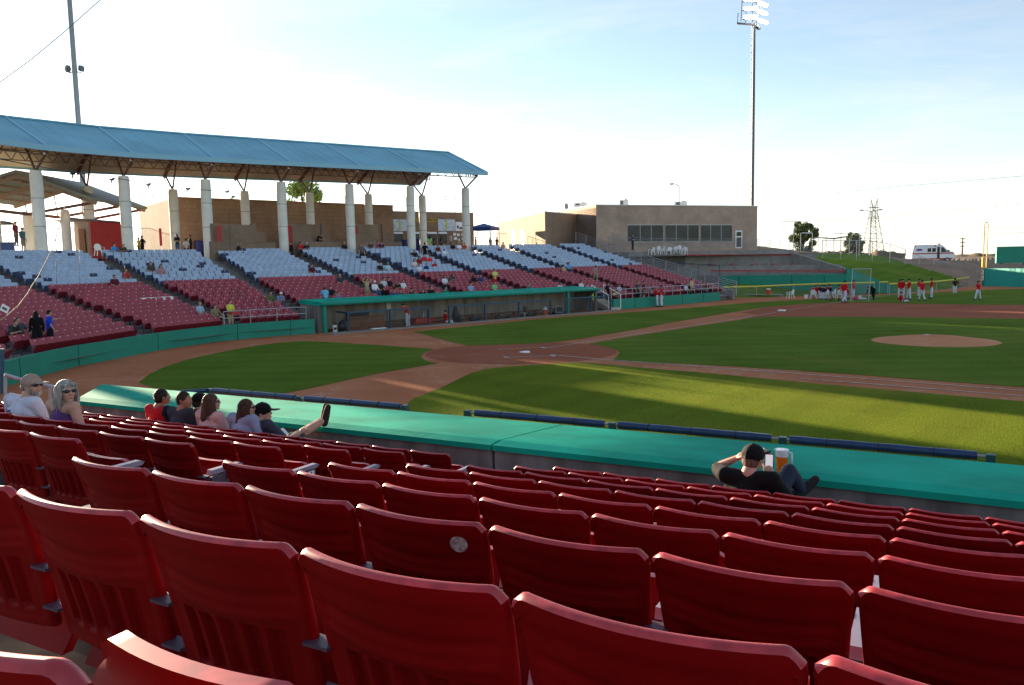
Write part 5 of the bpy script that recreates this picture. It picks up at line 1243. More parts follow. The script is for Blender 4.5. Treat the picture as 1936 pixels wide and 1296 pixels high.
# ================================================================ NEAR DUGOUT
nd = empty("dugout", (0, 0, 0), 0, "near dugout with wide teal concrete roof below the front seats", "dugout")
ZR, ZF, NR_, NF_ = 1.84, 1.64, -22.88, -20.62
def rp3(t, n, dz=0.0): return npt(t, n, ZR+(ZF-ZR)*(n-NR_)/(NF_-NR_)+dz)
for (ta, tb_) in ((None, 11.73), (11.76, 34)):
    b = MB()
    nb2 = NR_+.22
    if ta is None: outl = [rp3(3.75, NR_, 0), rp3(tb_, NR_), rp3(tb_, nb2, .035), rp3(tb_-.12, NF_), rp3(1.05, NF_), rp3(3.5, nb2, .035)]
    else: outl = [rp3(ta, NR_), rp3(tb_, NR_), rp3(tb_, nb2, .035), rp3(tb_, NF_), rp3(ta-.12, NF_), rp3(ta, nb2, .035)]
    top_ = [tuple(p) for p in outl]; bot = [(p[0], p[1], p[2]-.065) for p in outl]
    i = list(range(6))
    # bevel strip and main deck as two faces
    b.add(top_+bot, [(0, 1, 2, 5), (5, 2, 3, 4), (6, 11, 8, 7), (11, 10, 9, 8), (0, 6, 7, 1), (1, 7, 8, 2), (2, 8, 9, 3), (3, 9, 10, 4), (4, 10, 11, 5), (5, 11, 6, 0)], G['teal'])
    b.build("roof_slab", nd)
b = MB()
for k, t in enumerate((3.8, 11.76, 19.7, 27.6)):
    t2 = 11.72 if k == 0 else t+7.9-.03; a_, c_ = npt(t, NR_+.05, 0), npt(t2, NR_+.05, 0); d_, e_ = npt(t2, NR_+.25, 0), npt(t, NR_+.25, 0)
    b.prism([p[:2] for p in (a_, c_, d_, e_)], .9, ZR-.06, G['concw'])
b.build("back_wall", nd)
b = MB(); b.prism([npt(1.5, NF_-.2, 0)[:2], npt(34, NF_-.2, 0)[:2], npt(34, NR_+.3, 0)[:2], npt(3.5, NR_+.3, 0)[:2]], -.4, .03, G['conc']); b.build("floor", nd)
for t in (1.6, 6.5, 11.5, 16.5, 21.5, 26.5): b = MB(); c = npt(t, NF_-.15, .75); b.box(c, (.18, .18, 1.6), G['green'], rz=NA); b.build("post", nd)
def pad_rail(ts, label, n_=-18.45, z=1.22):
    e = empty("padded_rail", (0, 0, 0), 0, label, "railing", "blue padded rails in front of the near dugout")
    b = MB(); b.tube([npt(ts[0], n_, z), npt(ts[-1], n_, z)], .024, G['galv'], 8); b.build("pipe", e)
    for t in ts:
        b = MB(); b.box(npt(t, n_, z-.06), (.11, .11, .19), mat("rail_post_teal", (.006, .07, .075), .5), rz=NA); b.tube([npt(t, n_, 0), npt(t, n_, z-.1)], .03, G['railb'], 8); b.build("post", e)
    for a, c in zip(ts[:-1], ts[1:]):
        b = MB(); g0, g1 = a+.10+.14*(rnd.random()), c-.10-.14*rnd.random(); K = 14; pts = [npt(g0+(g1-g0)*k/K, n_, z) for k in range(K+1)]
        b.tube(pts, [.062+.003*math.sin(k*1.7) for k in range(K+1)], G['pad'], 14)
        for k in (3, 7, 11): b.tube([pts[k]-np.append(NT*.006, 0), pts[k]+np.append(NT*.006, 0)], .068, G['black'], 14)
        b.build("foam_pad", e, smooth=True, auto=50)
    b = MB(); A, B = npt(ts[0], n_, .05), npt(ts[-1], n_, .05); b.poly([A, B, (B[0], B[1], z-.05), (A[0], A[1], z-.05)], G['net']); b.build("net", e, uv=True)
def t_at(x, n_=-18.45, z=1.22):
    lo, hi = -8.0, 30.0
    for _ in range(50):
        m_ = (lo+hi)/2
        if px(npt(m_, n_, z))[0] < x: lo = m_
        else: hi = m_
    return lo
pad_rail([t_at(395), t_at(565), t_at(766)], "two-section blue padded rail on the left, behind the seated family")
pad_rail([t_at(884), t_at(1158), t_at(1480), t_at(1873)], "three-section blue padded rail in front of the near dugout's right part")
b = MB(); b.tube([npt(t_at(395), -18.45, 1.22), npt(t_at(395)-.7, -19.3, 1.22)], .05, G['pad'], 10); tag(b.build("corner_pad", smooth=True), "short blue padded rail turning back toward the dugout at the left", "railing")
# handrail and netting pole at the photo's left edge
b = MB(); b.tube([at(8, 709, 13.5), at(35, 717, 13.5), at(95, 731, 13.5), at(130, 739, 13.6)], .03, G['galv'], 8); b.tube([at(95, 731, 13.5), at(95, 770, 13.5)], .025, G['galv'], 8); b.tube([at(10, 709, 13.5), at(10, 760, 13.5)], .025, G['galv'], 8); tag(b.build("handrail"), "silver handrail behind the man in the beige cap", "handrail")
b = MB(); b.tube([at(4, 660, 14.5), at(5, 745, 14.5)], .03, G['railb'], 8); tag(b.build("net_post"), "dark netting post at the photo's left edge", "post")
# cables of the backstop net
def cable(name, pts, D, r, m, label):
    P = [at(x, y, d) for (x, y), d in zip(pts, D)]; b = MB(); b.tube(P, r, m, 6); return tag(b.build(name, smooth=True), label, "cable")
cable("net_cable", [(-20, 297), (60, 313), (130, 325), (210, 336), (280, 347), (360, 357), (436, 364)], [20, 22, 24, 26, 28, 30, 32], .012, G['black'], "dark net cable with clips crossing in front of the canopy columns")
for k, (x, y, d) in enumerate(((137, 329, 24.2), (211, 340, 26), (280, 350, 28), (355, 358, 30), (429, 363, 31.8))):
    p = at(x, y, d); b = MB(); b.box(p, (.10, .10, .05), G['black']); b.bar(p, p-np.array([0, 0, .12]), .03, .03, G['black']); b.box(p+np.append(LAT[:2]*.06, .03), (.08, .04, .05), G['black']); tag(b.build("cable_clip"), f"dark clip on the net cable, {ORD[k]} from the left", "clip", "clips on the net cable")
cable("guy_wire", [(-10, 163), (60, 112), (120, 62), (192, -2)], [40, 41, 42, 43], .018, G['steel'], "thin grey guy wire rising across the white sky at top left")
cable("rope", [(-5, 609), (12, 598), (35, 578), (52, 556), (62, 538), (70, 528), (100, 470), (128, 372)], [12, 12.2, 12.5, 12.8, 13, 13.2, 14, 15], .0075, mat("tan_rope", (.36, .26, .18), .8), "tan rope curving up at the photo's left edge")
for k, x in enumerate((106, 150, 236, 434)):
    y0, y1 = (470, 560) if k < 3 else (395, 470)
    cable("net_line", [(x, y0), (x+1, y1)], [27, 27], .006, G['black'], ["thin dark net line left of the corner block", "thin dark net line over the corner block", "thin dark net line right of the white pillar", "thin dark net line before the brown building"][k])
# card hanging at left
p = at(9, 584, 11.5); e = empty("hanging_card", p, math.atan2(LAT[1], LAT[0]), "small white card with dark picture hanging at the left edge", "card")
b = MB(); b.box((0, 0, 0), (.10, .006, .085), G['plate'], rot=Matrix.Rotation(.5, 3, 'Y')); b.build("card", e); b = MB(); b.box((0, -.005, 0), (.06, .004, .03), G['steel'], rot=Matrix.Rotation(.5, 3, 'Y')); b.build("picture", e)

# ================================================================ LIGHT TOWERS, PYLON, WIRES, TREES
p = at(1422.3, 395, 128); lt = empty("light_tower", (p[0], p[1], 3.0), 0, "tall grey stadium light tower with glowing lamps at top right", "light tower")
H = at(1421.5, 48, 128)[2]-3.0; b = MB(); b.tube([(0, 0, 0), (0, 0, H+.3)], [.27, .20], G['steel'], 12); b.build("pole", lt)
b = MB()
for z in frange(2, H-1, 34): b.box((-LAT[0]*.38, -LAT[1]*.38, z), (.25, .12, .05), G['galv'])
b.tube([(-LAT[0]*.5, -LAT[1]*.5, 1), (-LAT[0]*.42, -LAT[1]*.42, H)], .02, G['gvrail'], 5); b.build("ladder", lt)
lampm = mat("lit_floodlight", (1, 1, 1), .4, emit=((1, .97, .90), 30.0)); pxm = 128/FPX
b = MB()
def tl_(dx, dy, k=0.0): return (LAT[0]*dx*pxm+DD[0]*k, LAT[1]*dx*pxm+DD[1]*k, H-dy*pxm)
b.bar(tl_(-24, -8, 1.5), tl_(-2, 0, -.2), .5, .25, G['steel']); b.bar(tl_(2, 2, -.2), tl_(13, 3, 1.2), .5, .25, G['steel'])
b.build("platform", lt)
b = MB()
for dx, dy0, dy1 in ((-26, -8, -24), (-20, -10, -28), (-19, -28, -50), (-12, -6, -30), (0, 0, -62), (7, -4, -60), (14, -20, -58)): b.bar(tl_(dx, dy0, 1), tl_(dx+1, dy1, 1), .09, .09, G['steel'])
for k in range(4): b.bar(tl_(-18, -12-15*k, .8), tl_(0, -8-15*k, -.2), .12, .12, G['steel']); b.bar(tl_(0, -8-15*k, -.2), tl_(24, -3-15*k*1.0-6, 2.2), .12, .12, G['steel'])
b.build("crossarms", lt)
for k in range(4):
    for j in range(4):
        for (x0, x1, y0, y1, k0, k1) in ((-15, -1, -14, -10, .6, -.5), (7, 26, -6, -1, 0, 2.0)):
            t = j/3; dx = x0+(x1-x0)*t; dy = y0-14.5*k+(y1-y0)*t-(.0 if x0 < 0 else 8*t); c = tl_(dx, dy, k0+(k1-k0)*t-.5)
            b = MB(); fwd = Vector((-DD[0]*.85, -DD[1]*.85, -.35)).normalized(); cv = Vector(c); b.tube([cv-fwd*.35, cv-fwd*.12, cv], [.10, .20, .26], G['steel'], 12); lo = b.build("lamp_housing", lt, smooth=True, auto=40)
            b = MB(); b.tube([cv, cv+fwd*.03], .245, lampm, 12); b.build("bulb", lo)
p = at(148, 226, 82); lt = empty("light_tower", (p[0], p[1], 5.0), 0, "grey light pole with two small floodlights rising behind the canopy", "light tower")
H = at(139, -60, 82)[2]-5; b = MB(); b.tube([(0, 0, 0), (0, 0, H)], [.26, .19], G['gvrail'], 12); b.build("pole", lt)
z = at(147, 134, 82)[2]-5
for sg in (-1, 1):
    b = MB(); b.bar((0, 0, z-.1), (LAT[0]*sg*.55, LAT[1]*sg*.55, z-.2), .07, .07, G['steel']); b.build("arm", lt); b = MB(); b.box((LAT[0]*sg*.6, LAT[1]*sg*.6, z+.15), (.45, .35, .42), G['steel'], rot=Matrix.Rotation(.5*sg, 3, 'Y')); b.build("floodlight", lt)
# pylon
p = at(1650, 478, 320); py = empty("pylon", (p[0], p[1], 3.0), math.atan2(LAT[1], LAT[0]), "lattice steel power pylon with two peaks on the horizon", "pylon")
H = at(1650, 398, 320)[2]-3; pm = 320/FPX; b = MB(); Wb, Wt = 15*pm, 4*pm
lv = [0, .18, .36, .52, .66, .78, .88, 1.0]; g_ = G['steel']
def corner(t, sx, sy): w = Wb+(Wt-Wb)*t; return (sx*w, sy*w, H*t)
for sx in (-1, 1):
    for sy in (-1, 1): b.bar(corner(0, sx, sy), corner(1, sx, sy), .16, .16, g_)
for a, c in zip(lv[:-1], lv[1:]):
    for q, w in (((-1, -1), (1, -1)), ((1, -1), (1, 1)), ((1, 1), (-1, 1)), ((-1, 1), (-1, -1))):
        b.bar(corner(a, *q), corner(c, *w), .10, .10, g_); b.bar(corner(a, *w), corner(c, *q), .10, .10, g_); b.bar(corner(c, *q), corner(c, *w), .10, .10, g_)
for sx in (-1, 1):
    for sy in (-1, 1): b.bar(corner(1, sx, sy), (sx*5.5*pm, 0, H+20*pm), .16, .16, g_)
    b.bar((0, 0, H), (sx*5.5*pm, 0, H+20*pm), .16, .16, g_); b.bar((sx*Wt, 0, H+2*pm), (-sx*Wt, 0, H+9*pm), .12, .12, g_)
b.build("lattice", py)
b = MB(); b.bar((-9*pm, 0, H+1), (9*pm, 0, H+1), .25, .25, g_); b.build("crossarm", py)
street_lamp(1646.5, 400, 150, (-1.6, 1.6), "double-armed street lamp standing in front of the pylon", r=.09)
p = at(1819, 483, 330); up_ = empty("utility_pole", (p[0], p[1], 3.0), math.atan2(LAT[1], LAT[0]), "wooden utility pole with three crossarms on the horizon", "utility pole"); pm = 330/FPX; H = at(1819, 450, 330)[2]-3
b = MB(); b.tube([(0, 0, 0), (0, 0, H)], [.3, .2], G['bark'], 6); b.build("pole", up_)
for y in (1.5, 7.5, 13.5): b = MB(); b.bar((-4.5*pm, 0, H-y*pm), (4.5*pm, 0, H-y*pm), .25, .25, G['bark']); b.build("crossarm", up_)
for k, (pts, lab) in enumerate((([(1500, 373), (1700, 353), (1936, 333), (2100, 318)], "highest faint power line at the right"), ([(1430, 421), (1560, 417), (1652, 411), (1936, 384), (2100, 368)], "upper of the paired power lines meeting the pylon"), ([(1430, 421), (1560, 418.5), (1652, 413), (1936, 388), (2100, 373)], "lower of the paired power lines meeting the pylon"), ([(1652, 413), (1780, 426), (1936, 434), (2100, 441)], "power line falling right from the pylon"), ([(1600, 453), (1770, 448), (1936, 440), (2100, 431)], "lowest power line above the ambulance"))):
    P = [at(x, y, 320) for x, y in pts]; b = MB(); b.tube(P, .075, G['steel'], 4); tag(b.build("power_line"), lab, "power line", "power lines over the horizon")

def tree(x, ybase, ytop, wpx, D, label, leafm, nleaf, seed, z0, kind="round", leaf=.22, dens=1.0):
    rr = random.Random(seed); p = at(x, ybase, D); e = empty("tree", (p[0], p[1], z0), 0, label, "tree"); H = at(x, ytop, D)[2]-z0; W_ = wpx/2*D/FPX
    b = MB(); b.tube([(0, 0, -.2), (.05, 0, H*.25), (0, .05, H*.6), (0, 0, H*.85)], [W_*.10, W_*.075, W_*.05, W_*.02], G['bark'], 7); b.build("trunk", e)
    cl = []
    for k in range(int(26*dens)):
        a = rr.uniform(0, 6.28); h = rr.uniform(.30, .95); r_ = W_*math.sin(math.pi*min(1, max(.1, (h-.18)/.86)))**.7*rr.uniform(.35, .95)
        cl.append((Vector((r_*math.cos(a), r_*math.sin(a), H*h)), W_*rr.uniform(.22, .40)))
    b = MB()
    for c, s_ in cl: b.tube([(0, 0, max(.15, c.z/H*.55)*H), tuple(c*.5+Vector((0, 0, c.z*.45))), tuple(c)], [W_*.035, W_*.02, W_*.008], G['bark'], 5)
    b.build("limbs", e)
    b = MB()
    for k in range(nleaf):
        c, s_ = cl[rr.randrange(len(cl))]; d = Vector((rr.gauss(0, 1), rr.gauss(0, 1), rr.gauss(0, .8))); d = d.normalized()*s_*rr.random()**.4
        q = c+d; n = Vector((rr.gauss(0, 1), rr.gauss(0, 1), rr.gauss(0, 1))).normalized(); u = n.orthogonal().normalized(); v = n.cross(u); L_ = leaf*rr.uniform(.6, 1.3)
        b.add([q-u*L_*.5, q+v*L_*.28, q+u*L_*.5, q-v*L_*.28], [(0, 1, 2, 3)], leafm)
    b.build("crown", e)
tree(1517, 478, 419, 46, 150, "dark bushy tree left of the batting cage posts", G['leaf'], 9000, 1, 3.3, leaf=.34)
tree(1614, 478, 441, 33, 155, "smaller dark round tree beside the pylon", G['leaf'], 5500, 2, 3.3, leaf=.32)
tree(581, 400, 341, 84, 112, "bright green backlit tree behind the brown building roof", G['leafl'], 9000, 3, 5.0, leaf=.36)
tree(441, 392, 353, 20, 112, "thin sprig of green treetop left of the bright green tree", G['leafl'], 260, 4, 5.0, leaf=.3, dens=.4)

# ================================================================ PEOPLE
def fuse(prims, voxel, name, smooth=3):
    # prims: ('c', [pts], [radii]) limb chain | ('e', centre, radii, rot or None)  -> one closed surface
    b = MB()
    for q in prims:
        if q[0] == 'c':
            pts, rs = q[1], q[2]
            for i in range(len(pts)): b.ell(pts[i], (rs[i],)*3, None, 12, 8)
            for i in range(len(pts)-1): b.tube([pts[i], pts[i+1]], [rs[i], rs[i+1]], None, 12)
        else: b.ell(q[1], q[2], None, 16, 12, q[3] if len(q) > 3 else None)
    me = bpy.data.meshes.new("t"); me.from_pydata(b.v, [], b.f); o = bpy.data.objects.new("t", me); COL.objects.link(o)
    md = o.modifiers.new("r", 'REMESH'); md.mode = 'VOXEL'; md.voxel_size = voxel; md.use_smooth_shade = True
    if smooth: ms = o.modifiers.new("s", 'SMOOTH'); ms.factor = .5; ms.iterations = smooth
    dg = bpy.context.evaluated_depsgraph_get(); r_ = bpy.data.meshes.new_from_object(o.evaluated_get(dg)); r_.name = name
    bpy.data.objects.remove(o); bpy.data.meshes.remove(me); r_.materials.clear(); r_.materials.append(None)
    r_.polygons.foreach_set('use_smooth', [True]*len(r_.polygons)); return r_
V3 = lambda *a: Vector(a)
def lerp(a, c, t): return tuple(Vector(a).lerp(Vector(c), t))
def hand(prims, wrist, elbow, sc=1.0, curl=.5, side=1, up=None):
    w, e = Vector(wrist), Vector(elbow); d = (w-e).normalized(); u = (Vector(up) if up else Vector((0, 0, 1))); s_ = d.cross(u)
    s_ = s_.normalized() if s_.length > .01 else Vector((1, 0, 0)); n = s_.cross(d)
    palm = w+d*.045*sc; prims.append(('e', tuple(palm), (.034*sc, .034*sc, .034*sc)))
    prims.append(('c', [tuple(w), tuple(w+d*.07*sc)], [.026*sc, .03*sc]))
    for k, L_ in enumerate((.068, .078, .073, .058)):
        o = w+d*.075*sc+s_*(k-1.5)*.019*sc; a = o+d*L_*.5*sc-n*curl*.02*sc; c = a+d*L_*.45*sc*(1-curl*.6)-n*curl*.035*sc
        prims.append(('c', [tuple(o), tuple(a), tuple(c)], [.010*sc, .009*sc, .008*sc]))
    t0 = w+d*.025*sc-s_*.03*sc*side; t1 = t0+d*.035*sc-s_*.02*sc*side-n*.01; prims.append(('c', [tuple(t0), tuple(t1), tuple(t1+d*.02*sc)], [.012*sc, .011*sc, .009*sc]))
BASE_STAND = dict(pel=(0, 0, .95), ch=(0, .0, 1.27), nk=(0, .0, 1.47), hd=(0, .03, 1.63), hL=(-.09, 0, .92), hR=(.09, 0, .92), kL=(-.11, .02, .50), kR=(.11, .02, .50), aL=(-.12, -.02, .09), aR=(.12, -.02, .09),
    sL=(-.18, 0, 1.41), sR=(.18, 0, 1.41), eL=(-.24, -.03, 1.13), eR=(.24, -.03, 1.13), wL=(-.25, .08, .90), wR=(.25, .08, .90), face=0)
BASE_SIT = dict(pel=(0, .20, .54), ch=(0, .15, .84), nk=(0, .15, 1.04), hd=(0, .19, 1.20), hL=(-.09, .22, .52), hR=(.09, .22, .52), kL=(-.13, .62, .52), kR=(.13, .62, .52), aL=(-.13, .64, .09), aR=(.13, .64, .09),
    sL=(-.18, .15, .98), sR=(.18, .15, .98), eL=(-.24, .22, .72), eR=(.24, .22, .72), wL=(-.14, .46, .66), wR=(.14, .46, .66), face=0)
def ps(base, **k): d = dict(base); d.update(k); return d
POSES = dict(
 stand=BASE_STAND, sit=BASE_SIT,
 walk=ps(BASE_STAND, kL=(-.10, .18, .52), aL=(-.10, .30, .12), kR=(.10, -.02, .50), aR=(.11, -.30, .14), eL=(-.24, -.12, 1.14), wL=(-.24, -.12, .88), eR=(.24, .10, 1.14), wR=(.22, .28, .98)),
 wide=ps(BASE_STAND, pel=(0, 0, .92), kL=(-.24, .02, .50), aL=(-.34, 0, .09), kR=(.24, .02, .50), aR=(.34, 0, .09)),
 fold=ps(BASE_STAND, eL=(-.25, .05, 1.14), wL=(.05, .20, 1.18), eR=(.25, .05, 1.14), wR=(-.05, .18, 1.12)),
 hips=ps(BASE_STAND, eL=(-.38, -.08, 1.16), wL=(-.17, .06, 1.0), eR=(.38, -.08, 1.16), wR=(.17, .06, 1.0)),
 headhands=ps(BASE_STAND, eL=(-.38, .05, 1.60), wL=(-.12, .0, 1.76), eR=(.38, .05, 1.60), wR=(.12, .0, 1.76)),
 carry=ps(BASE_STAND, eL=(-.25, .08, 1.13), wL=(-.17, .34, 1.10), eR=(.25, .08, 1.13), wR=(.17, .34, 1.10)),
 point=ps(BASE_STAND, eL=(-.28, .22, 1.30), wL=(-.30, .46, 1.33)),
 lean=ps(BASE_STAND, ch=(0, .12, 1.25), nk=(0, .26, 1.40), hd=(0, .38, 1.50), sL=(-.18, .20, 1.36), sR=(.18, .20, 1.36), eL=(-.25, .34, 1.14), eR=(.25, .34, 1.14), wL=(-.1, .5, 1.1), wR=(.1, .5, 1.1)),
 bend=ps(BASE_STAND, pel=(0, -.1, .95), hL=(-.1, -.1, .90), hR=(.1, -.1, .90), ch=(0, .22, 1.10), nk=(0, .45, 1.12), hd=(0, .60, 1.08), sL=(-.18, .38, 1.10), sR=(.18, .38, 1.10), eL=(-.22, .46, .80), eR=(.22, .46, .80), wL=(-.2, .50, .52), wR=(.2, .50, .52), kL=(-.15, .0, .50), kR=(.15, -.08, .5), aL=(-.16, .06, .09), aR=(.16, -.28, .09)),
 sitlean=ps(BASE_SIT, ch=(0, .30, .82), nk=(0, .42, .98), hd=(0, .50, 1.12), sL=(-.18, .38, .94), sR=(.18, .38, .94), eL=(-.22, .48, .68), eR=(.22, .48, .68), wL=(-.08, .66, .74), wR=(.08, .66, .74)),
 sitback=ps(BASE_SIT, ch=(0, .08, .84), nk=(0, .04, 1.03), hd=(0, .06, 1.19), sL=(-.18, .04, .98), sR=(.18, .04, .98), eL=(-.30, .14, .76), eR=(.30, .14, .76), wL=(-.30, .38, .66), wR=(.30, .38, .66), kR=(.10, .60, .62), aR=(-.12, .82, .52)),
 sitphone=ps(BASE_SIT, hd=(0, .24, 1.18), eL=(-.22, .28, .74), wL=(-.05, .42, .92), eR=(.22, .28, .74), wR=(.05, .42, .92)),
 sitground=ps(BASE_SIT, pel=(0, 0, .12), hL=(-.1, .05, .12), hR=(.1, .05, .12), ch=(0, -.08, .42), nk=(0, -.06, .62), hd=(0, -.02, .78), kL=(-.2, .42, .16), kR=(.2, .42, .16), aL=(-.3, .80, .10), aR=(.25, .05, .08), sL=(-.18, -.06, .56), sR=(.18, -.06, .56), eL=(-.26, .0, .30), eR=(.26, 0, .30), wL=(-.2, .25, .20), wR=(.2, .25, .2)),
 lie=ps(BASE_STAND, pel=(0, 0, .13), ch=(0, -.32, .14), nk=(0, -.52, .14), hd=(0, -.68, .15), hL=(-.09, .03, .12), hR=(.09, .03, .12), kL=(-.12, .30, .38), kR=(.12, .42, .12), aL=(-.12, .48, .09), aR=(.12, .84, .1), sL=(-.18, -.46, .13), sR=(.18, -.46, .13), eL=(-.28, -.22, .1), eR=(.28, -.22, .1), wL=(-.26, .02, .09), wR=(.26, .02, .09)),
 throw=ps(BASE_STAND, kL=(-.24, .05, .50), aL=(-.36, .05, .09), kR=(.2, -.02, .50), aR=(.28, -.08, .09), eL=(-.42, .05, 1.30), wL=(-.66, .10, 1.34), eR=(.26, .05, 1.15), wR=(.10, .22, 1.02)),
)
def body_groups(P, hs=1.0, hand_sc=1.0, slim=1.0, longsleeve=False, shorts=False):
    g = lambda k: P[k]; sk = []; sh = []; pa = []; so = []
    w = .105*slim
    torso = [('e', lerp(g('pel'), g('ch'), .15), (.155*slim, .105, .12)), ('e', g('ch'), (.165*slim, .11, .17)), ('c', [g('pel'), g('ch')], [.12*slim, .13*slim]), ('c', [g('sL'), lerp(g('ch'), g('nk'), .62), g('sR')], [.062, .085, .062])]
    sk += torso+[('c', [lerp(g('ch'), g('nk'), .7), g('nk'), lerp(g('nk'), g('hd'), .6)], [.085, .064, .055])]
    hd = Vector(g('hd')); fr = Matrix.Rotation(P['face'], 3, 'Z')
    sk += [('e', tuple(hd), (.078*hs, .096*hs, .108*hs), fr), ('e', tuple(hd+fr@V3(0, .035, -.055)*hs), (.055*hs, .060*hs, .060*hs), fr), ('e', tuple(hd+fr@V3(0, .098, -.015)*hs), (.013, .018, .022), fr)]
    for s in (-1, 1): sk.append(('e', tuple(hd+fr@V3(s*.080, -.005, -.01)*hs), (.012, .020, .030), fr))
    for S in 'LR':
        sg = -1 if S == 'L' else 1
        arm = ('c', [g('s'+S), lerp(g('s'+S), g('e'+S), .4), g('e'+S)], [.056, .052, .041]); fore = ('c', [g('e'+S), lerp(g('e'+S), g('w'+S), .35), g('w'+S)], [.041, .040, .027])
        sk += [arm, fore]; hand(sk, g('w'+S), g('e'+S), hand_sc, .5, sg)
        thigh = ('c', [g('h'+S), lerp(g('h'+S), g('k'+S), .4), g('k'+S)], [.088, .084, .058]); calf = ('c', [g('k'+S), lerp(g('k'+S), g('a'+S), .35), g('a'+S)], [.056, .056, .036])
        a = Vector(g('a'+S)); k = Vector(g('k'+S)); lyi = a.z < .3 and abs(k.z-a.z) < .15; f = Vector((sg*.03, 1, 0)).normalized() if not lyi else Vector((0, .35, .9)).normalized()
        if P.get('toe'+S): f = Vector(P['toe'+S]).normalized(); lyi = True
        hl = a-f*.05-V3(0, 0, .035 if not lyi else 0); to = a+f*.15-V3(0, 0, .05 if not lyi else 0)
        sk += [thigh, calf, ('c', [tuple(a), tuple(hl), tuple(to)], [.038, .036, .030])]
        so.append(('c', [tuple(hl), tuple(lerp(hl, to, .5)), tuple(to+f*.02)], [.050, .050, .040])); so.append(('c', [tuple(a), tuple(hl)], [.046, .048]))
        up = lambda q, d: (q[0], q[1], [r+d for r in q[2]])
        sh.append(('c', [g('s'+S), lerp(g('s'+S), g('e'+S), .75)], [.074, .064]));
        if longsleeve: sh += [up(arm, .014), up(fore, .014)]
        pa.append(up(thigh, .016) if not shorts else ('c', [g('h'+S), lerp(g('h'+S), g('k'+S), .9)], [.105, .082]))
        if not shorts: pa.append(('c', [g('k'+S), lerp(g('k'+S), g('a'+S), .45), lerp(g('k'+S), g('a'+S), .93)], [.072, .070, .056]))
    sh += [('e', lerp(g('pel'), g('ch'), .12), (.172*slim, .122, .14)), ('e', g('ch'), (.182*slim, .127, .185)), ('c', [g('pel'), g('ch')], [.137*slim, .146*slim]), ('c', [g('sL'), lerp(g('ch'), g('nk'), .62), g('sR')], [.076, .098, .076]), ('e', lerp(g('ch'), g('nk'), .78), (.085, .080, .05))]
    pa += [('e', g('pel'), (.170*slim, .122, .115)), ('c', [g('hL'), g('hR')], [.105, .105])]
    return sk, sh, pa, so
def hair_prims(P, style, hs=1.0):
    hd = Vector(P['hd']); fr = Matrix.Rotation(P['face'], 3, 'Z'); o = lambda x, y, z: tuple(hd+fr@V3(x, y, z)*hs)
    if style == 'short': return [('e', o(0, -.015, .022), (.087*hs, .100*hs, .103*hs), fr), ('e', o(0, -.045, -.02), (.078*hs, .070*hs, .075*hs), fr)]
    if style == 'long': return [('e', o(0, -.015, .022), (.090*hs, .103*hs, .105*hs), fr), ('e', o(0, -.055, -.05), (.088*hs, .072*hs, .12*hs), fr), ('c', [o(-.03, -.07, -.05), o(-.05, -.10, -.22), o(-.03, -.10, -.34)], [.06*hs, .055*hs, .025*hs]), ('c', [o(.03, -.07, -.05), o(.05, -.10, -.20), o(.04, -.10, -.31)], [.06*hs, .055*hs, .025*hs]), ('c', [o(-.075, .0, .0), o(-.085, -.02, -.14)], [.03*hs, .028*hs]), ('c', [o(.075, .0, .0), o(.085, -.02, -.14)], [.03*hs, .028*hs])]
    if style == 'cap': return [('e', o(0, -.005, .045), (.094*hs, .106*hs, .085*hs), fr), ('e', o(0, .13, .035), (.070*hs, .075*hs, .014*hs), fr)]
    if style == 'helm': return [('e', o(0, -.005, .03), (.105*hs, .118*hs, .11*hs), fr), ('e', o(0, .12, .03), (.075*hs, .06*hs, .014*hs), fr)]
PM = {}
def pose_mesh(pose, part, var=0):
    key = (pose, part, var)
    if key in PM: return PM[key]
    P = POSES[pose]; sk, sh, pa, so = body_groups(P, longsleeve=(part == 'shirt' and var == 1), shorts=(part == 'trousers' and var == 1))
    vx = dict(body=.016, shirt=.022, trousers=.022, shoes=.020, hair=.018, cap=.016)[part]
    pr = dict(body=sk, shirt=sh, trousers=pa, shoes=so).get(part)
    if part == 'hair': pr = hair_prims(P, 'long' if var else 'short')
    if part == 'cap': pr = hair_prims(P, 'helm' if var else 'cap')
    PM[key] = fuse(pr, vx, part, 2); return PM[key]
CC = {}
def cloth(c):
    if c not in CC: CC[c] = mat("cloth_%d" % len(CC), c, .85, .2, noise=.12, scale=9, sheen=.05, bump=.9, bscale=11)
    return CC[c]
def X_(h): 
    v = [int(h[i:i+2], 16)/255 for i in (0, 2, 4)]; return tuple(round((c/12.92 if c <= .04045 else ((c+.055)/1.055)**2.4), 4) for c in v)
HAIRC = dict(b=(.02, .014, .010), n=(.07, .04, .022), y=(.30, .20, .09), g=(.35, .34, .33), k=(.01, .01, .01))
labels_used = set()
def person(pos, rz, pose, shirt, pants, hair, label, skin='skin', cap=None, long=0, sleeve=0, shorts=0, shoe=(.03, .03, .03), group="spectators in the far grandstand", sc=1.0, helm=0, extra=None):
    assert label not in labels_used, label
    labels_used.add(label)
    e = empty("person", pos, rz, label, "person", group); e.scale = (sc,)*3
    put("body", pose_mesh(pose, 'body'), e, [G[skin]])
    if shirt: put("shirt", pose_mesh(pose, 'shirt', sleeve), e, [cloth(shirt)])
    if pants: put("shorts" if shorts else "trousers", pose_mesh(pose, 'trousers', shorts), e, [cloth(pants)])
    put("shoes", pose_mesh(pose, 'shoes'), e, [cloth(shoe)])
    if cap: put("cap", pose_mesh(pose, 'cap', helm), e, [cloth(cap)])
    if hair and not (cap and not long): put("hair", pose_mesh(pose, 'hair', long), e, [cloth(HAIRC[hair])])
    return e
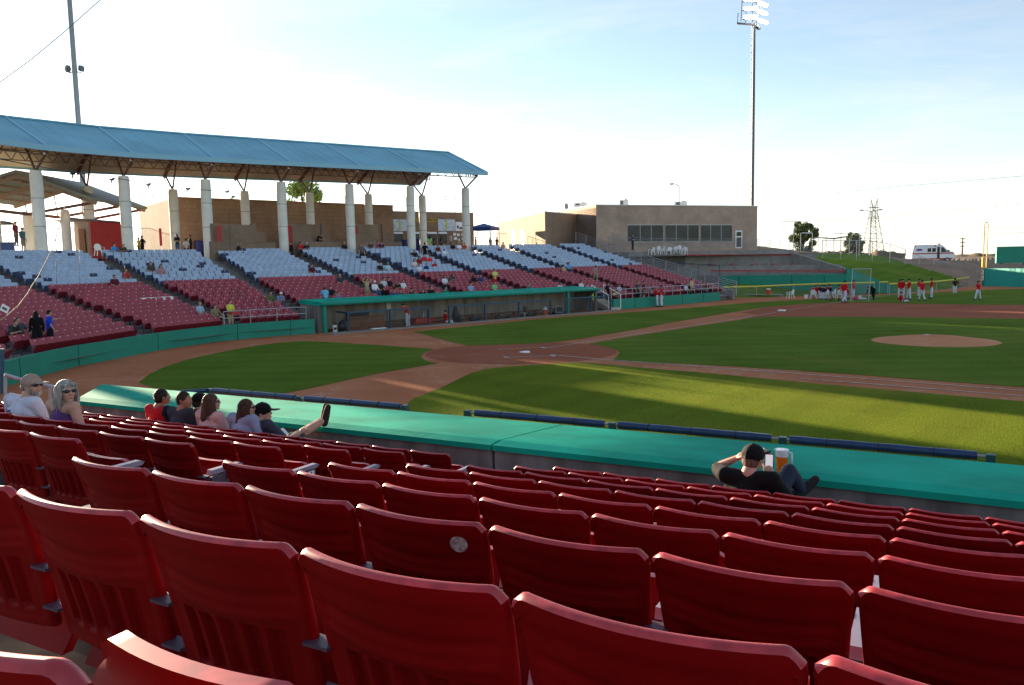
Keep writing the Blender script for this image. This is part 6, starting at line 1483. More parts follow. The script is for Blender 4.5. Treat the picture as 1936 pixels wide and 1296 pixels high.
def seat_place(x, y, stand=False):
    hh = 1.73 if stand else 1.30; best = None
    for i in range(len(NODES)-1):
        for n in range(first_row(i), NROW):
            w = 1.0+DEP*n-(.40 if stand else 0); A, C, s = row_line(i, w); z = tread(n, s)
            lo, hi = 0.0, 1.0
            xa, xc = px((*A, z+hh))[0], px((*C, z+hh))[0]
            if not (min(xa, xc)-4 <= x <= max(xa, xc)+4): continue
            t = (x-xa)/(xc-xa)
            for _ in range(4):
                q = A+(C-A)*t; dx = px((*(A+(C-A)*(t+.01)), z+hh))[0]-px((*q, z+hh))[0]; t += (x-px((*q, z+hh))[0])/dx*.01
            q = A+(C-A)*t; er = abs(px((*q, z+hh))[1]-y)
            if best is None or er < best[0]: best = (er, q, z, i)
    er, q, z, i = best; f_ = -onorm((NODES[i][1]+NODES[i+1][1])/2); return (q[0], q[1], z), math.atan2(f_[1], f_[0])-math.pi/2
def fan(x, y, pose, shirt, pants, hair, label, turn=0.0, **k):
    st = pose in ('stand', 'walk', 'wide', 'fold', 'hips', 'headhands', 'carry', 'point', 'lean', 'bend'); pos, rz = seat_place(x, y, st); return person(pos, rz+turn, pose, shirt, pants, hair, label, **k)
def conc_person(x, y, D, pose, shirt, pants, hair, label, rz=0, **k):
    p = at(x, y, D); h = {'sit': 1.3}.get(pose, 1.74); return person((p[0], p[1], p[2]-h), rz, pose, shirt, pants, hair, label, **k)
def field_person(x, yb, ytop, pose, shirt, pants, hair, label, rz=0, hh=1.74, **k):
    g = gz(x, yb); H = at(x, ytop, dist2(g))[2]; return person((g[0], g[1], .0), rz, pose, shirt, pants, hair, label, sc=min(1.12, max(.88, H/hh)), **k)
c = X_
W_, BK, NV, RD_ = c('e8e8ea'), c('15151a'), c('1b2547'), c('c0202a')
F = [
 (212, 450, 'sit', c('3f9bd8'), c('444444'), 'b', "person in bright blue shirt sitting beside the red shed in the top row", dict(turn=.5)),
 (228, 456, 'sitlean', c('4a4638'), c('333333'), 'g', "person in olive shirt and pale cap sitting right of the blue-shirted one by the shed", dict(cap=c('8a8478'))),
 (430, 459, 'sit', BK, BK, 'b', "person in black sitting alone left on the top blue row by the second pillar", {}),
 (447, 459, 'sitback', c('222225'), BK, 'b', "person in black leaning back right on the top blue row by the second pillar", {}),
 (283, 497, 'sit', c('4b4a3c'), c('333333'), 'b', "person in olive shirt sitting among light blue seats below the shed", {}),
 (302, 499, 'sit', c('a98088'), c('555555'), 'n', "woman in dusty pink top sitting among the light blue seats", dict(long=1)),
 (213, 519, 'sit', c('5a2030'), BK, 'b', "dark-haired person in maroon at the top of the red seats", {}),
 (235, 510, 'sit', c('a03a3a'), c('333333'), 'n', "woman in rust red top beside the aisle below the shed", dict(long=1)),
 (91, 588, 'point', c('1f49c8'), c('1a1a22'), 'b', "person in bright blue shirt standing sideways near the corner", dict(turn=1.2)),
 (67, 592, 'stand', c('0b0b0d'), BK, 'k', "person in long black hooded coat standing left of the bright blue shirt", dict(turn=2.6, sleeve=1, long=1)),
 (33, 600, 'sitback', c('4a4f50'), c('22262a'), 'b', "person in grey shirt lounging left of the black hooded figure", dict(turn=-.3)),
 (12, 606, 'sitlean', c('33383c'), c('1e2230'), 'n', "person in charcoal leaning forward at the photo's left edge", {}),
 (373, 572, 'sit', c('9fb4c8'), c('888888'), 'y', "elderly person in pale blue shirt sitting in the lower red block", dict(turn=.2)),
 (405, 580, 'sitback', c('8a7a60'), c('2b3040'), 'b', "man in tan shirt reaching an arm toward the yellow-shirted vendor", dict(shorts=1)),
 (434, 565, 'carry', c('c8cf4a'), c('b09878'), 'n', "vendor in yellow shirt holding a red tray above the green wall", dict(turn=.4, shorts=1)),
 (509, 550, 'sit', c('5d6440'), c('444433'), 'b', "person in olive sitting left of the pale cap near the dugout", {}),
 (524, 548, 'sitlean', c('6d86ae'), c('555f6a'), 'g', "person in blue-grey shirt and white cap left of the far dugout", dict(cap=W_)),
 (615, 545, 'lean', c('6fb4d8'), c('2b3a55'), 'b', "person in sky blue shirt seen from behind at the dugout's left end", dict(turn=2.9)),
 (638, 553, 'sit', c('7a6a90'), c('333344'), 'n', "person in faded purple right of the sky blue shirt", {}),
 (640, 518, 'sit', c('3a3d44'), BK, 'g', "white-haired person in charcoal beside the aisle on red seats", {}),
 (624, 543, 'sitback', c('15151a'), BK, 'k', "person in black slumped on red seats behind the sky blue shirt", {}),
 (693, 524, 'headhands', c('a89878'), c('8a7a60'), 'n', "man in tan shirt standing with both hands on his head", dict(shorts=1)),
 (706, 529, 'sit', c('e4e6ea'), c('46608a'), 'b', "person in white sweatshirt, cap and jeans in the aisle", dict(cap=W_, sleeve=1)),
 (716, 530, 'sit', c('2a2420'), BK, 'y', "blonde person in dark top right of the white sweatshirt", dict(long=1)),
 (723, 527, 'sit', c('c8c4d0'), c('333333'), 'b', "person in pale lilac shirt behind the blonde person", {}),
 (734, 527, 'sitback', c('1a1a1c'), BK, 'b', "person in black leaning in the middle of the seated row", {}),
 (746, 529, 'sitlean', c('2a2a24'), c('7a6a50'), 'b', "person in black and tan between black shirt and red sleeves", {}),
 (759, 528, 'sit', c('dcdce0'), c('b04040'), 'b', "person in white vest with red sleeves at the row's right end", {}),
 (743, 547, 'sit', c('33457a'), c('20283a'), 'n', "person in navy sitting just above the dugout roof edge", {}),
 (755, 546, 'sit', c('55555c'), c('333333'), 'b', "person in grey with red cap just above the dugout roof", dict(cap=RD_)),
 (773, 547, 'sit', c('3a2a2c'), BK, 'b', "person in dark brown right of the red cap", dict(turn=.6)),
 (782, 553, 'sit', c('c8b0b8'), c('803050'), 'b', "child in pale pink beside a black coat above the dugout", dict(sc=.8)),
 (792, 549, 'sitlean', c('0c0c0e'), BK, 'k', "person in black bending over right of the pink child", {}),
 (812, 542, 'sit', c('18181a'), BK, 'b', "broad person in black above the middle of the dugout roof", dict(sc=1.08)),
 (823, 550, 'sit', c('d8d8da'), c('2a5040'), 'b', "small person in white right of the broad black shirt", dict(sc=.85)),
 (840, 546, 'sit', c('14785a'), c('1a4a3a'), 'n', "person in green shirt above the dugout roof", {}),
 (838, 521, 'sit', c('d0d8e0'), c('333344'), 'b', "dark-haired woman in white vest in the upper red rows", dict(long=1)),
 (849, 518, 'sitlean', c('4a5052'), c('333333'), 'b', "person in grey beside the woman in the white vest", dict(long=1)),
 (893, 519, 'sit', c('151518'), c('70504a'), 'b', "long-haired woman in black top near the sixth aisle", dict(long=1, skin='skin2')),
 (906, 520, 'sit', c('2c3a78'), c('222a44'), 'b', "person in navy blue shirt right of the long-haired woman", {}),
 (887, 533, 'sit', c('8fa8d0'), c('555566'), 'b', "person in pale blue shirt below the long-haired woman", {}),
 (917, 538, 'sit', c('c02a5a'), c('602030'), 'n', "person in hot pink top on the low red seats", {}),
 (932, 533, 'sit', c('7fc07a'), c('444444'), 'b', "person in light green shirt beside the pink top", {}),
 (935, 507, 'carry', c('d0cf70'), c('c02020'), 'b', "person in yellow shirt and red shorts standing in the aisle", dict(shorts=1)),
 (716, 497, 'sit', c('2a2a2c'), BK, 'n', "small dark-clothed person at the bottom of the light blue seats", {}),
 (731, 497, 'sit', c('a8d0dc'), c('555555'), 'b', "person in pale aqua shirt and cap on the lowest blue row", dict(cap=c('5a90a8'))),
 (587, 498, 'sit', c('501a24'), BK, 'b', "person in dark maroon on the lowest blue seats left of the aisle", {}),
 (566, 453, 'sit', c('c8281e'), c('333333'), 'b', "person in red shirt at the top beside the third pillar", dict(turn=.3)),
 (575, 452, 'sitlean', c('2a2c30'), BK, 'g', "person in black and pale cap right of the red shirt at the top", dict(cap=c('c0c0bc'))),
 (649, 457, 'sit', c('22252c'), BK, 'g', "person in black with grey hair left of the fourth pillar", {}),
 (683, 461, 'stand', c('6a6060'), c('222222'), 'b', "person in grey standing in the aisle right of the fourth pillar", dict(cap=RD_)),
 (698, 458, 'sit', c('4a4038'), c('333355'), 'b', "person in brown sitting beside the standing grey person", {}),
 (711, 458, 'sit', c('b8286a'), c('303a60'), 'b', "woman in magenta top leaning toward a navy shirt", dict(turn=.5)),
 (720, 456, 'sitlean', c('2a3050'), c('202844'), 'b', "person in navy leaning over the magenta top", dict(turn=-.5)),
 (783, 471, 'sitback', c('26221e'), BK, 'n', "person in dark clothes reclining right of the fifth pillar", {}),
 (803, 458, 'hips', c('0e0e10'), c('18181c'), 'b', "tall person in black seen from behind standing on the stairs", dict(turn=3.1, shorts=1)),
 (826, 464, 'sit', c('6a1a20'), BK, 'b', "person in dark red with black trousers behind the tall black figure", {}),
 (838, 466, 'sit', c('e6e8ee'), c('888899'), 'b', "child in white shirt with dark letter beside dark red shirt", dict(sc=.85, skin='skin2')),
 (854, 460, 'sit', c('17171a'), BK, 'b', "person in black sitting left of the red cap and white shirt", {}),
 (866, 458, 'sit', c('e4e4ea'), c('555555'), 'b', "person in white shirt and red cap on the top blue row", dict(cap=RD_)),
 (876, 459, 'sit', c('b04030'), c('333333'), 'n', "person in brick red beside the sixth pillar", {}),
 (781, 488, 'sit', c('d8c8c8'), c('333344'), 'b', "person in white top at the left of the family on blue seats", dict(long=1)),
 (790, 486, 'sit', c('8a2020'), c('33406a'), 'b', "dark-haired person in maroon among the family on blue seats", dict(long=1)),
 (800, 482, 'sit', c('c83030'), c('333333'), 'n', "person in red top at the centre of the family on blue seats", {}),
 (811, 482, 'sit', c('e03038'), c('c03030'), 'b', "child in red and white at the right of the family", dict(sc=.9)),
 (817, 489, 'sitlean', c('c01c24'), c('aa2020'), 'b', "child bending forward in red beside the family", dict(sc=.85)),
 (790, 499, 'sit', c('cfd4e0'), c('20243a'), 'b', "person in pale grey in the front of the family group", {}),
 (804, 496, 'sit', c('20308a'), c('202a60'), 'b', "child in royal blue in the front of the family group", dict(sc=.85)),
 (1073, 498, 'sit', c('4fa0e0'), c('334466'), 'b', "person in bright sky blue on the top red row right of centre", {}),
 (1063, 500, 'sit', c('b09a80'), c('555555'), 'n', "person in tan left of the bright sky blue shirt", {}),
 (1126, 501, 'walk', c('8a8878'), c('8a8070'), 'b', "person in khaki climbing the aisle in the right red block", dict(turn=3.0)),
 (949, 459, 'sit', c('a09888'), c('666666'), 'n', "person in beige on the top blue row near the tent", {}),
 (999, 538, 'sitback', c('55606a'), c('333333'), 'b', "person in grey leaning back above the dugout roof's right part", {}),
 (1052, 536, 'sitlean', c('c8ccd4'), c('22304a'), 'n', "person in pale grey and navy above the dugout roof's right end", {}),
 (1096, 533, 'sit', c('e0dce0'), c('444455'), 'b', "person in white right of the dugout roof's middle", {}),
 (1108, 533, 'sit', c('b080a8'), c('444455'), 'b', "person in mauve beside the white top near the dugout's end", {}),
 (1127, 547, 'sitlean', c('a8a0c8'), c('333a50'), 'b', "person in lilac stooping at the right end of the dugout roof", {}),
 (1149, 539, 'stand', c('141416'), BK, 'b', "person in black standing behind the white stair handrail", dict(long=1)),
 (1168, 537, 'sit', c('b8bcd0'), c('555566'), 'b', "person in floral white shirt right of the stairs", {}),
 (1160, 547, 'sit', c('c8c860'), c('444444'), 'b', "small child in yellow beside the floral shirt", dict(sc=.75)),
 (1205, 533, 'stand', c('3f454a'), BK, 'b', "person in slate grey standing behind the wall railing", {}),
 (1217, 533, 'stand', c('33403a'), c('70584a'), 'b', "person in dark green standing behind the wall railing", dict(shorts=1, turn=.4)),
 (1229, 546, 'sit', c('7a7f88'), c('33363c'), 'b', "person in grey sitting left of the two red-shirted players", {}),
 (1294, 536, 'sit', c('c8d0dc'), c('333333'), 'b', "person in pale blue at the left of the row by the stairs", {}),
 (1302, 534, 'sit', c('1e1e26'), BK, 'b', "person in black in the row by the end stairs", {}),
 (1308, 532, 'stand', c('b8b088'), c('888068'), 'b', "person in straw yellow standing by the end stairs", {}),
 (1318, 540, 'sitback', c('6a5a80'), c('554a60'), 'n', "person in muted purple lounging by the end stairs", {}),
 (1326, 542, 'sit', c('705058'), c('444455'), 'b', "person in dusky rose second from the right end", {}),
 (1335, 534, 'sitback', c('4a3a38'), c('333333'), 'b', "person in brown at the far right end of the stand", {}),
]
for x, y, pose, sh_, pa_, ha_, lab, k in F: fan(x, y, pose, sh_, pa_, ha_, lab, **k)
tr_p, tr_r = seat_place(434, 565, True); b = MB(); f_ = Vector((math.cos(tr_r+math.pi/2), math.sin(tr_r+math.pi/2), 0)); b.box((tr_p[0]+f_.x*.40, tr_p[1]+f_.y*.40, tr_p[2]+1.02), (.45, .45, .12), G['redw']); tag(b.build("vendor_tray"), "red tray held by the vendor in the yellow shirt", "tray")
# white sheets of paper lying on the red seats
for k, x in enumerate((271, 287, 304, 319)):
    p_, r_ = seat_place(x, 548, False); b = MB(); b.box((p_[0], p_[1], p_[2]+.76), (.44, .10, .20), G['plate'], rz=r_); tag(b.build("seat_cover"), f"white cover over a red seat, {ORD[k]} of the four in a row", "seat cover", "white covers on four red seats")
# people on the concourse
Cn = [
 (41, 430, 62, 'stand', c('4a6a68'), c('8a7e68'), 'b', "person in teal shirt and khaki trousers standing by the blue kiosk", -.9, dict(shorts=1)),
 (28, 419, 66, 'stand', c('6a2030'), c('555555'), 'b', "person in maroon with wide hat behind the teal shirt", -.9, dict(cap=c('2a2a22'))),
 (268, 446, 74, 'hips', c('101014'), BK, 'b', "person in black standing behind the top row at the first gate", 2.2, {}),
 (262, 449, 75, 'stand', c('a8a050'), c('666644'), 'b', "person in mustard partly hidden behind the black shirt", 2.2, {}),
 (334, 443, 72, 'fold', c('23232a'), c('4a5a80'), 'n', "woman in black top with pale jeans talking behind the top row", -2.6, dict(long=1)),
 (351, 451, 72, 'stand', c('c8c0c4'), c('30303a'), 'b', "person in black and white beside the talking woman", 1.2, {}),
 (359, 445, 73, 'stand', c('0e0e12'), BK, 'k', "tall person all in black in front of the brown wall", 2.5, dict(sleeve=1)),
 (550, 457, 68.5, 'stand', c('141412'), BK, 'k', "person in black in the gap right of the third pillar", 2.8, dict(sleeve=1)),
 (600, 440, 73.6, 'lean', c('121216'), BK, 'n', "person in black leaning on the block wall", -1.2, {}),
 (812, 446, 85, 'walk', c('9ed080'), c('c8c0a0'), 'b', "person in light green shirt walking before the concession windows", .6, dict(long=1)),
 (820, 446, 89, 'stand', c('3a2030'), c('333333'), 'b', "person in plum at the concession counter", 2.6, {}),
 (833, 446, 89, 'stand', c('4a2820'), BK, 'b', "person in dark brown at the concession counter", 2.6, dict(long=1)),
 (852, 442, 88, 'stand', c('c0c4c8'), c('6a7078'), 'n', "person in pale grey at the right of the concession counter", 2.6, {}),
 (867, 447, 90, 'stand', c('dfe4e6'), c('888888'), 'b', "person in white beside the condiment stand", 2.6, {}),
 (893, 446, 98, 'stand', c('b04878'), c('333344'), 'b', "person in pink shirt right of the concession building", -1.0, {}),
 (899, 448, 101, 'stand', c('8a2030'), c('333333'), 'b', "person in crimson right of the pink shirt", -1.0, {}),
 (927, 449, 98, 'stand', c('5a4a3c'), c('444444'), 'b', "person in brown under the blue tent's right side", -1.6, {}),
 (939, 449, 99, 'fold', c('3a3632'), c('444444'), 'b', "person in dark brown right of the tent", -1.6, {}),
 (1077, 449, 96, 'stand', c('8ab0d0'), c('667788'), 'b', "person in pale blue standing behind the top row by the club building", -1.2, {}),
 (1089, 449, 96, 'hips', c('1a1a1c'), c('333333'), 'b', "person in black standing beside the pale blue shirt", -1.2, {}),
 (1196, 443, 88, 'fold', c('28406a'), c('2a2a30'), 'b', "person in blue shirt holding papers before the club windows", -1.4, {}),
]
for x, y, D, pose, sh_, pa_, ha_, lab, rz, k in Cn: conc_person(x, y, D, pose, sh_, pa_, ha_, lab, rz, group="people on the concourse", **k)
binm = mat("blue_bin", (.015, .02, .16), .5)
for k, (x, y0, y1, D, w) in enumerate(((377, 457, 480, 78, 1.0), (767, 455, 475, 86, .9), (795, 453, 470, 90, 1.6), (1125, 455, 463, 94, 1.1))):
    p = at(x, y0, D); e = empty("blue_bin", (p[0], p[1], 5.0), rnd.random(), ["blue bin standing left of the second pillar", "tall navy bin left of the fifth pillar", "wide blue cloth-covered cart before the concession windows", "blue bin by the club building's glass door"][k], "bin"); h = max(.7, p[2]-5)
    b = MB(); b.tube([(0, 0, 0), (0, 0, h)], [w*.42, w*.5], binm, 12); b.build("barrel", e); b = MB(); b.tube([(0, 0, h), (0, 0, h+.08)], [w*.53, w*.45], binm, 12); b.build("rim", e)
plastic_chair((*at(187, 462, 66)[:2], 5.15), .8, "white plastic chair in front of the red shed", None)
# small black kit bags and coats on seats are left to the seats; players on the field
PR, PW, PC = c('c4141e'), c('c6cad6'), c('14141c')
FPn = [
 (1243, 580.5, 541.5, 'lean', PR, PW, "player in red jersey leaning on the green wall, left of the pair", 2.0, {}),
 (1251, 580.5, 540.5, 'stand', PR, PW, "player in red jersey standing at the green wall, right of the pair", 1.8, {}),
 (1596, 573.5, 527.5, 'walk', PR, PW, "player in red jersey standing with dark socks before the screen", -.5, {}),
 (1613, 566.5, 530, 'stand', PR, PW, "player in red looking down left of the batting screen", -1.6, {}),
 (1701, 566, 528.5, 'stand', PR, PW, "player in red, left one of the overlapping pair", 1.0, {}),
 (1706, 566, 528, 'stand', PR, PW, "player in red, right one of the overlapping pair", 2.6, {}),
 (1718, 567, 528, 'wide', PR, PW, "player in red standing with legs apart right of the pair", 2.2, {}),
 (1737, 562, 528, 'stand', PR, PW, "player in red behind the stepping player", -1.8, {}),
 (1743, 570, 530.5, 'walk', PR, PW, "player in red stepping to the left in the middle of the group", .7, {}),
 (1761, 565, 526.5, 'wide', PR, PW, "player in red at the right end of the standing group", 1.9, {}),
 (1805, 557, 527, 'hips', c('40101a'), PW, "catcher in dark gear and black shin guards near the fence", .6, dict(helm=1)),
 (1849, 568, 531.5, 'throw', PR, PW, "player in red with outstretched glove near the foul pole", 1.2, {}),
]
for x, yb, yt_, pose, sh_, pa_, lab, rz, k in FPn: field_person(x, yb, yt_, pose, sh_, pa_, 'b', lab, rz, cap=PC, group="players in red on the field", skin='skin2' if x % 2 else 'skin', **k)
def seated_field(x, yb, yt_, shirt, label, rz, pose='sit', chair=True, pants=PW):
    g = gz(x, yb); e = person((g[0], g[1], .0), rz, pose, shirt, pants, 'b', label, cap=PC, group="players seated by the green wall")
    if chair: plastic_chair((g[0]+math.sin(rz)*(-.22)*-1*0, g[1], 0), rz, "white plastic chair under the " + label.split("player in ")[1], "white chairs beside the field")
seated_field(1538, 565, 538, PR, "seated player in red at the left of the bench row", .2, 'sitlean')
seated_field(1553, 565, 537, c('1a1e30'), "seated player in navy left of centre", -2.6)
seated_field(1560, 566, 538, c('1a1e30'), "seated player in navy in front of another", 2.9)
seated_field(1573, 564, 538, c('14182a'), "seated player in navy turned away", 1.5)
seated_field(1585, 565, 536, PR, "seated player in red with raised knee", -1.2, 'sitback')
seated_field(1591, 565.5, 537, c('b01420'), "seated player in red beside the raised-knee player", -.4)
seated_field(1605, 566, 538, PR, "seated player in red just left of the batting screen", .9, 'sitlean', chair=False)
seated_field(1546, 564, 537.5, c('8a1018'), "seated player in dark red between red and navy", .5, chair=False)
seated_field(1566, 564, 538.5, PR, "seated player in red behind the navy pair", -.1, chair=False)
g = gz(1704, 572); person((g[0], g[1], 0), -.9, 'sitground', PR, PW, 'b', "player in red stretching on the grass before the group", cap=PC, group="players in red on the field")
g = gz(1622, 567.5); person((g[0], g[1], 0), -.75, 'lie', PR, PW, 'b', "player in red lying on the grass beside a trainer", cap=None, group="players in red on the field")
g = gz(1650, 567); person((g[0], g[1], 0), 1.75+.9, 'bend', c('101014'), c('16161c'), 'b', "trainer in black bending over the lying player", cap=PC, sleeve=1, group="players in red on the field")
p = dpt(s_at(771, -1.1, .5), -1.1, .0); person(p, R(100), 'lean', PR, PW, 'b', "player in red jersey seen from behind at the far dugout rail", cap=PC, group="players at the dugout", sc=.95)
p = dpt(s_at(838, -.9, .5), -.9, -.3); person(p, R(-20), 'sit', c('a01420'), PW, 'b', "player in red sitting on the dugout step", cap=PC, group="players at the dugout", sc=.95)
p = dpt(s_at(1124, -.4, .9), -.2, .15); person(p, R(-60), 'stand', c('9ce01a'), c('30343a'), 'b', "attendant in neon yellow shirt at the dugout steps", group="players at the dugout", sc=.8)
# things by the seated players
cooler(1453, 0, .0, .62, "orange and white drinks cooler on the low bench by the green wall", orange, G['white'], p=gz(1453, 562)+np.array([0, 0, .25]))
bl = [gz(x, 562) for x in (1405, 1478)]; b = MB(); b.bar((*bl[0][:2], .27), (*bl[1][:2], .27), .35, .05, G['galv']); 
for q in bl: b.box((q[0], q[1], .13), (.3, .06, .26), G['galv'])
tag(b.build("low_bench"), "low metal bench carrying the orange cooler by the green wall", "bench")
for k, (x, y, s_) in enumerate(((1432, 558, .9), (1476, 558, 1.25), (1493, 557, .8))):
    g = gz(x, y); b = MB(); b.ell((g[0], g[1], .30*s_), (.48*s_, .40*s_, .26*s_), G['black'], 14, 8); b.ell((g[0]+.15, g[1]+.1, .48*s_), (.25*s_, .25*s_, .18*s_), G['black'], 12, 6); tag(b.build("kit_bag", smooth=True), ["small black bag left of the orange cooler", "large black kit bag right of the orange cooler", "black bag on the white chair by the green wall"][k], "bag")
g = gz(1494, 565); plastic_chair((g[0], g[1], 0), 2.4, "white plastic chair holding a black bag by the green wall", None)
g = gz(1524, 565); b = MB(); b.tube([(g[0], g[1], 0), (g[0], g[1], .42)], [.17, .20], G['white'], 12); b.tube([(g[0], g[1], .38), (g[0], g[1], .42)], .215, G['white'], 12); tag(b.build("bucket"), "white bucket left of the seated players", "bucket")
for k, (x, y) in enumerate(((1562, 568), (1571, 569), (1587, 569), (1595, 568))):
    g = gz(x, y); b = MB(); b.ell((g[0], g[1], .07), (.17, .13, .09), G['black'], 10, 6); b.ell((g[0]+.1, g[1], .06), (.1, .1, .06), G['wood'], 8, 5); tag(b.build("baseball_glove", smooth=True), f"dark glove lying on the grass edge, {ORD[k]} from the left", "glove", "gloves on the grass")
# cups, clutter: baseball mitt of the throwing player

# ================================================================ THE PEOPLE IN THE NEAR ROWS
def t_for(x, k, dn=.2, z=1.2):
    n, zt = near_row(k); lo, hi = -2.0, 22.0
    for _ in range(50):
        m_ = (lo+hi)/2
        if px(npt(m_, n+dn, zt-.84+z))[0] < x: lo = m_
        else: hi = m_
    return lo
HM = dict(skin=G['skin'], skin2=G['skin2'])
def near_person(x, k, pose, label, shirt, pants, skin, hair=None, cap=None, face=0.0, turn=0.0, long_=False, sleeveless=False, shoes=(.03, .03, .03), glasses=None, beard=None, dz=0.0, dn=0.0, wide=1.0, shorts=False, sc=1.0, longsleeve=False):
    n, zt = near_row(k); t = t_for(x, k, pose['hd'][1], pose['hd'][2]); pos = npt(t, n+dn, zt-.84+dz)
    P = dict(pose); P['face'] = face; P['hd'] = (P['hd'][0], P['hd'][1], P['hd'][2]-.035)
    for k_ in ('sL', 'sR'): P[k_] = (P[k_][0]*1.04, P[k_][1], P[k_][2]+.025)
    e = empty("person", pos, NA+turn, label, "person", "spectators in the near rows"); e.scale = (sc,)*3
    sk, sh, pa, so = body_groups(P, slim=wide, shorts=shorts, longsleeve=longsleeve)
    hd = Vector(P['hd']); fr = Matrix.Rotation(face, 3, 'Z'); o = lambda a, b_, c_: tuple(hd+fr@V3(a, b_, c_))
    # face relief: brow, cheeks, lips, chin, nose bridge, eye sockets left between them
    sk += [('e', o(0, .086, .030), (.048, .014, .012), fr), ('e', o(-.032, .078, -.028), (.022, .018, .022), fr), ('e', o(.032, .078, -.028), (.022, .018, .022), fr),
           ('c', [o(0, .094, .018), o(0, .110, -.020)], [.009, .013]), ('e', o(-.012, .104, -.026), (.009, .010, .008), fr), ('e', o(.012, .104, -.026), (.009, .010, .008), fr), ('e', o(0, .094, -.054), (.024, .010, .007), fr), ('e', o(0, .092, -.066), (.020, .010, .007), fr), ('e', o(0, .082, -.092), (.026, .020, .018), fr)]
    put("body", fuse(sk, .0085, "body", 2), e, [HM[skin]])
    for s in (-1, 1):
        b = MB(); b.ell(o(s*.031, .080, .008), (.011, .008, .009), G['white'], 10, 8, fr); eo = b.build("eye", e, smooth=True); b = MB(); b.ell(o(s*.031, .0870, .008), (.005, .003, .005), G['black'], 8, 6, fr); b.build("iris", eo, smooth=True)
    b = MB(); b.ell(o(0, .100, -.060), (.021, .006, .008), mat("lip", (.36, .13, .11), .5), 12, 6, fr); b.build("mouth", e, smooth=True)
    if sleeveless: sh = [q for i, q in enumerate(sh) if not (q[0] == 'c' and len(q[1]) == 2 and q[1][0] in (P['sL'], P['sR']))]; sh = [q if not (q[0] == 'c' and len(q[1]) == 3 and q[1][0] == P['sL']) else ('c', [lerp(q[1][0], q[1][1], .45), q[1][1], lerp(q[1][2], q[1][1], .45)], [.06, .095, .06]) for q in sh]
    sm = fuse(sh, .011, "shirt", 2); so_ = put("shirt", sm, e, [cloth(shirt) if isinstance(shirt, tuple) else shirt])
    if pants: put("shorts" if shorts else "trousers", fuse(pa, .012, "trousers", 2), e, [cloth(pants)])
    put("shoes", fuse(so, .010, "shoes", 2), e, [cloth(shoes)])
    if hair:
        hp_ = hair_prims(P, 'long' if long_ else 'short')
        if long_ == 'bob': hp_ = [('e', o(0, -.012, .026), (.096, .106, .100), fr), ('e', o(0, -.050, -.04), (.098, .075, .11), fr), ('c', [o(-.085, .0, .0), o(-.10, -.01, -.10), o(-.09, .0, -.165)], [.032, .036, .018]), ('c', [o(.085, .0, .0), o(.10, -.01, -.10), o(.095, .0, -.16)], [.032, .036, .018]), ('c', [o(-.05, -.09, -.06), o(-.05, -.10, -.17)], [.05, .022]), ('c', [o(.04, -.09, -.06), o(.05, -.10, -.18)], [.05, .020]), ('e', o(.045, .062, .068), (.040, .030, .022), fr), ('e', o(-.045, .062, .068), (.040, .030, .022), fr)]
        if long_ is True:
            rr = random.Random(int(x)); 
            for q in range(16):
                a = rr.uniform(-2.2, 2.2); r1 = .085; hx, hy = math.sin(a)*r1, -math.cos(a)*.085
                hp_.append(('c', [o(hx, hy-.01, .02), o(hx*1.18, hy*1.12-.015, -.12), o(hx*1.0+rr.uniform(-.02, .02), hy*1.1-.02, -.22-rr.random()*.14)], [.020, .018, .007]))
        elif long_ == 'bob':
            rr = random.Random(5)
            for q in range(20):
                a = rr.uniform(-2.3, 2.3); hx, hy = math.sin(a)*.098, -math.cos(a)*.09
                hp_.append(('c', [o(hx*.9, hy*.9, .05), o(hx*1.1, hy*1.1-.01, -.07), o(hx*1.15, hy*1.15, -.13-rr.random()*.06)], [.020, .016, .006]))
        put("hair", fuse(hp_, .0075, "hair", 1), e, [hairm(hair)])
        b = MB(); rr = random.Random(int(x)*3+1); hm_ = hairm(hair)
        for q in range(900 if long_ else 700):
            th = rr.uniform(0, 6.283); el = rr.uniform(-.35, 1.5); d = V3(math.cos(th)*math.cos(el), math.sin(th)*math.cos(el), math.sin(el))
            if d.y > .35 and d.z < .55: continue
            if cap and d.z > -.05: continue
            base = V3(d.x*.089, d.y*.100-.015, d.z*.103+.022); fl = V3(d.x*.15, d.y*.15-.1, -.9 if long_ else -.35)+V3(rr.gauss(0, .08), rr.gauss(0, .08), rr.gauss(0, .08)); L_ = rr.uniform(.03, .06) if long_ else rr.uniform(.010, .020)
            tip = base+d*.004+(d*(.10 if long_ else .25)+fl).normalized()*L_; sd_ = d.cross(fl).normalized()*.0022; mid_ = (base+tip)/2+d*L_*.12
            b.add([o(*(base-sd_)), o(*(base+sd_)), o(*(mid_+sd_*.8)), o(*tip), o(*(mid_-sd_*.8))], [(0, 1, 2, 4), (4, 2, 3)], hm_)
        if long_:
            for q in range(260):
                a = rr.uniform(-2.3, 2.3); hx, hy = math.sin(a)*.098, -math.cos(a)*.095; z0 = rr.uniform(-.12, .02); L_ = (rr.uniform(.12, .24) if long_ is True else rr.uniform(.06, .12)); w_ = rr.gauss(0, .012)
                p0, p1, p2 = V3(hx*1.05, hy*1.05-.012, z0), V3(hx*1.15+w_, hy*1.12-.015, z0-L_*.5), V3(hx*1.1+w_*2, hy*1.1-.02+rr.gauss(0, .01), z0-L_); s2_ = V3(-hy, hx, 0).normalized()*.0028
                b.add([o(*(p0-s2_)), o(*(p0+s2_)), o(*(p1+s2_)), o(*p2), o(*(p1-s2_))], [(0, 1, 2, 4), (4, 2, 3)], hm_)
        if b.v: b.build("loose_hair", e)
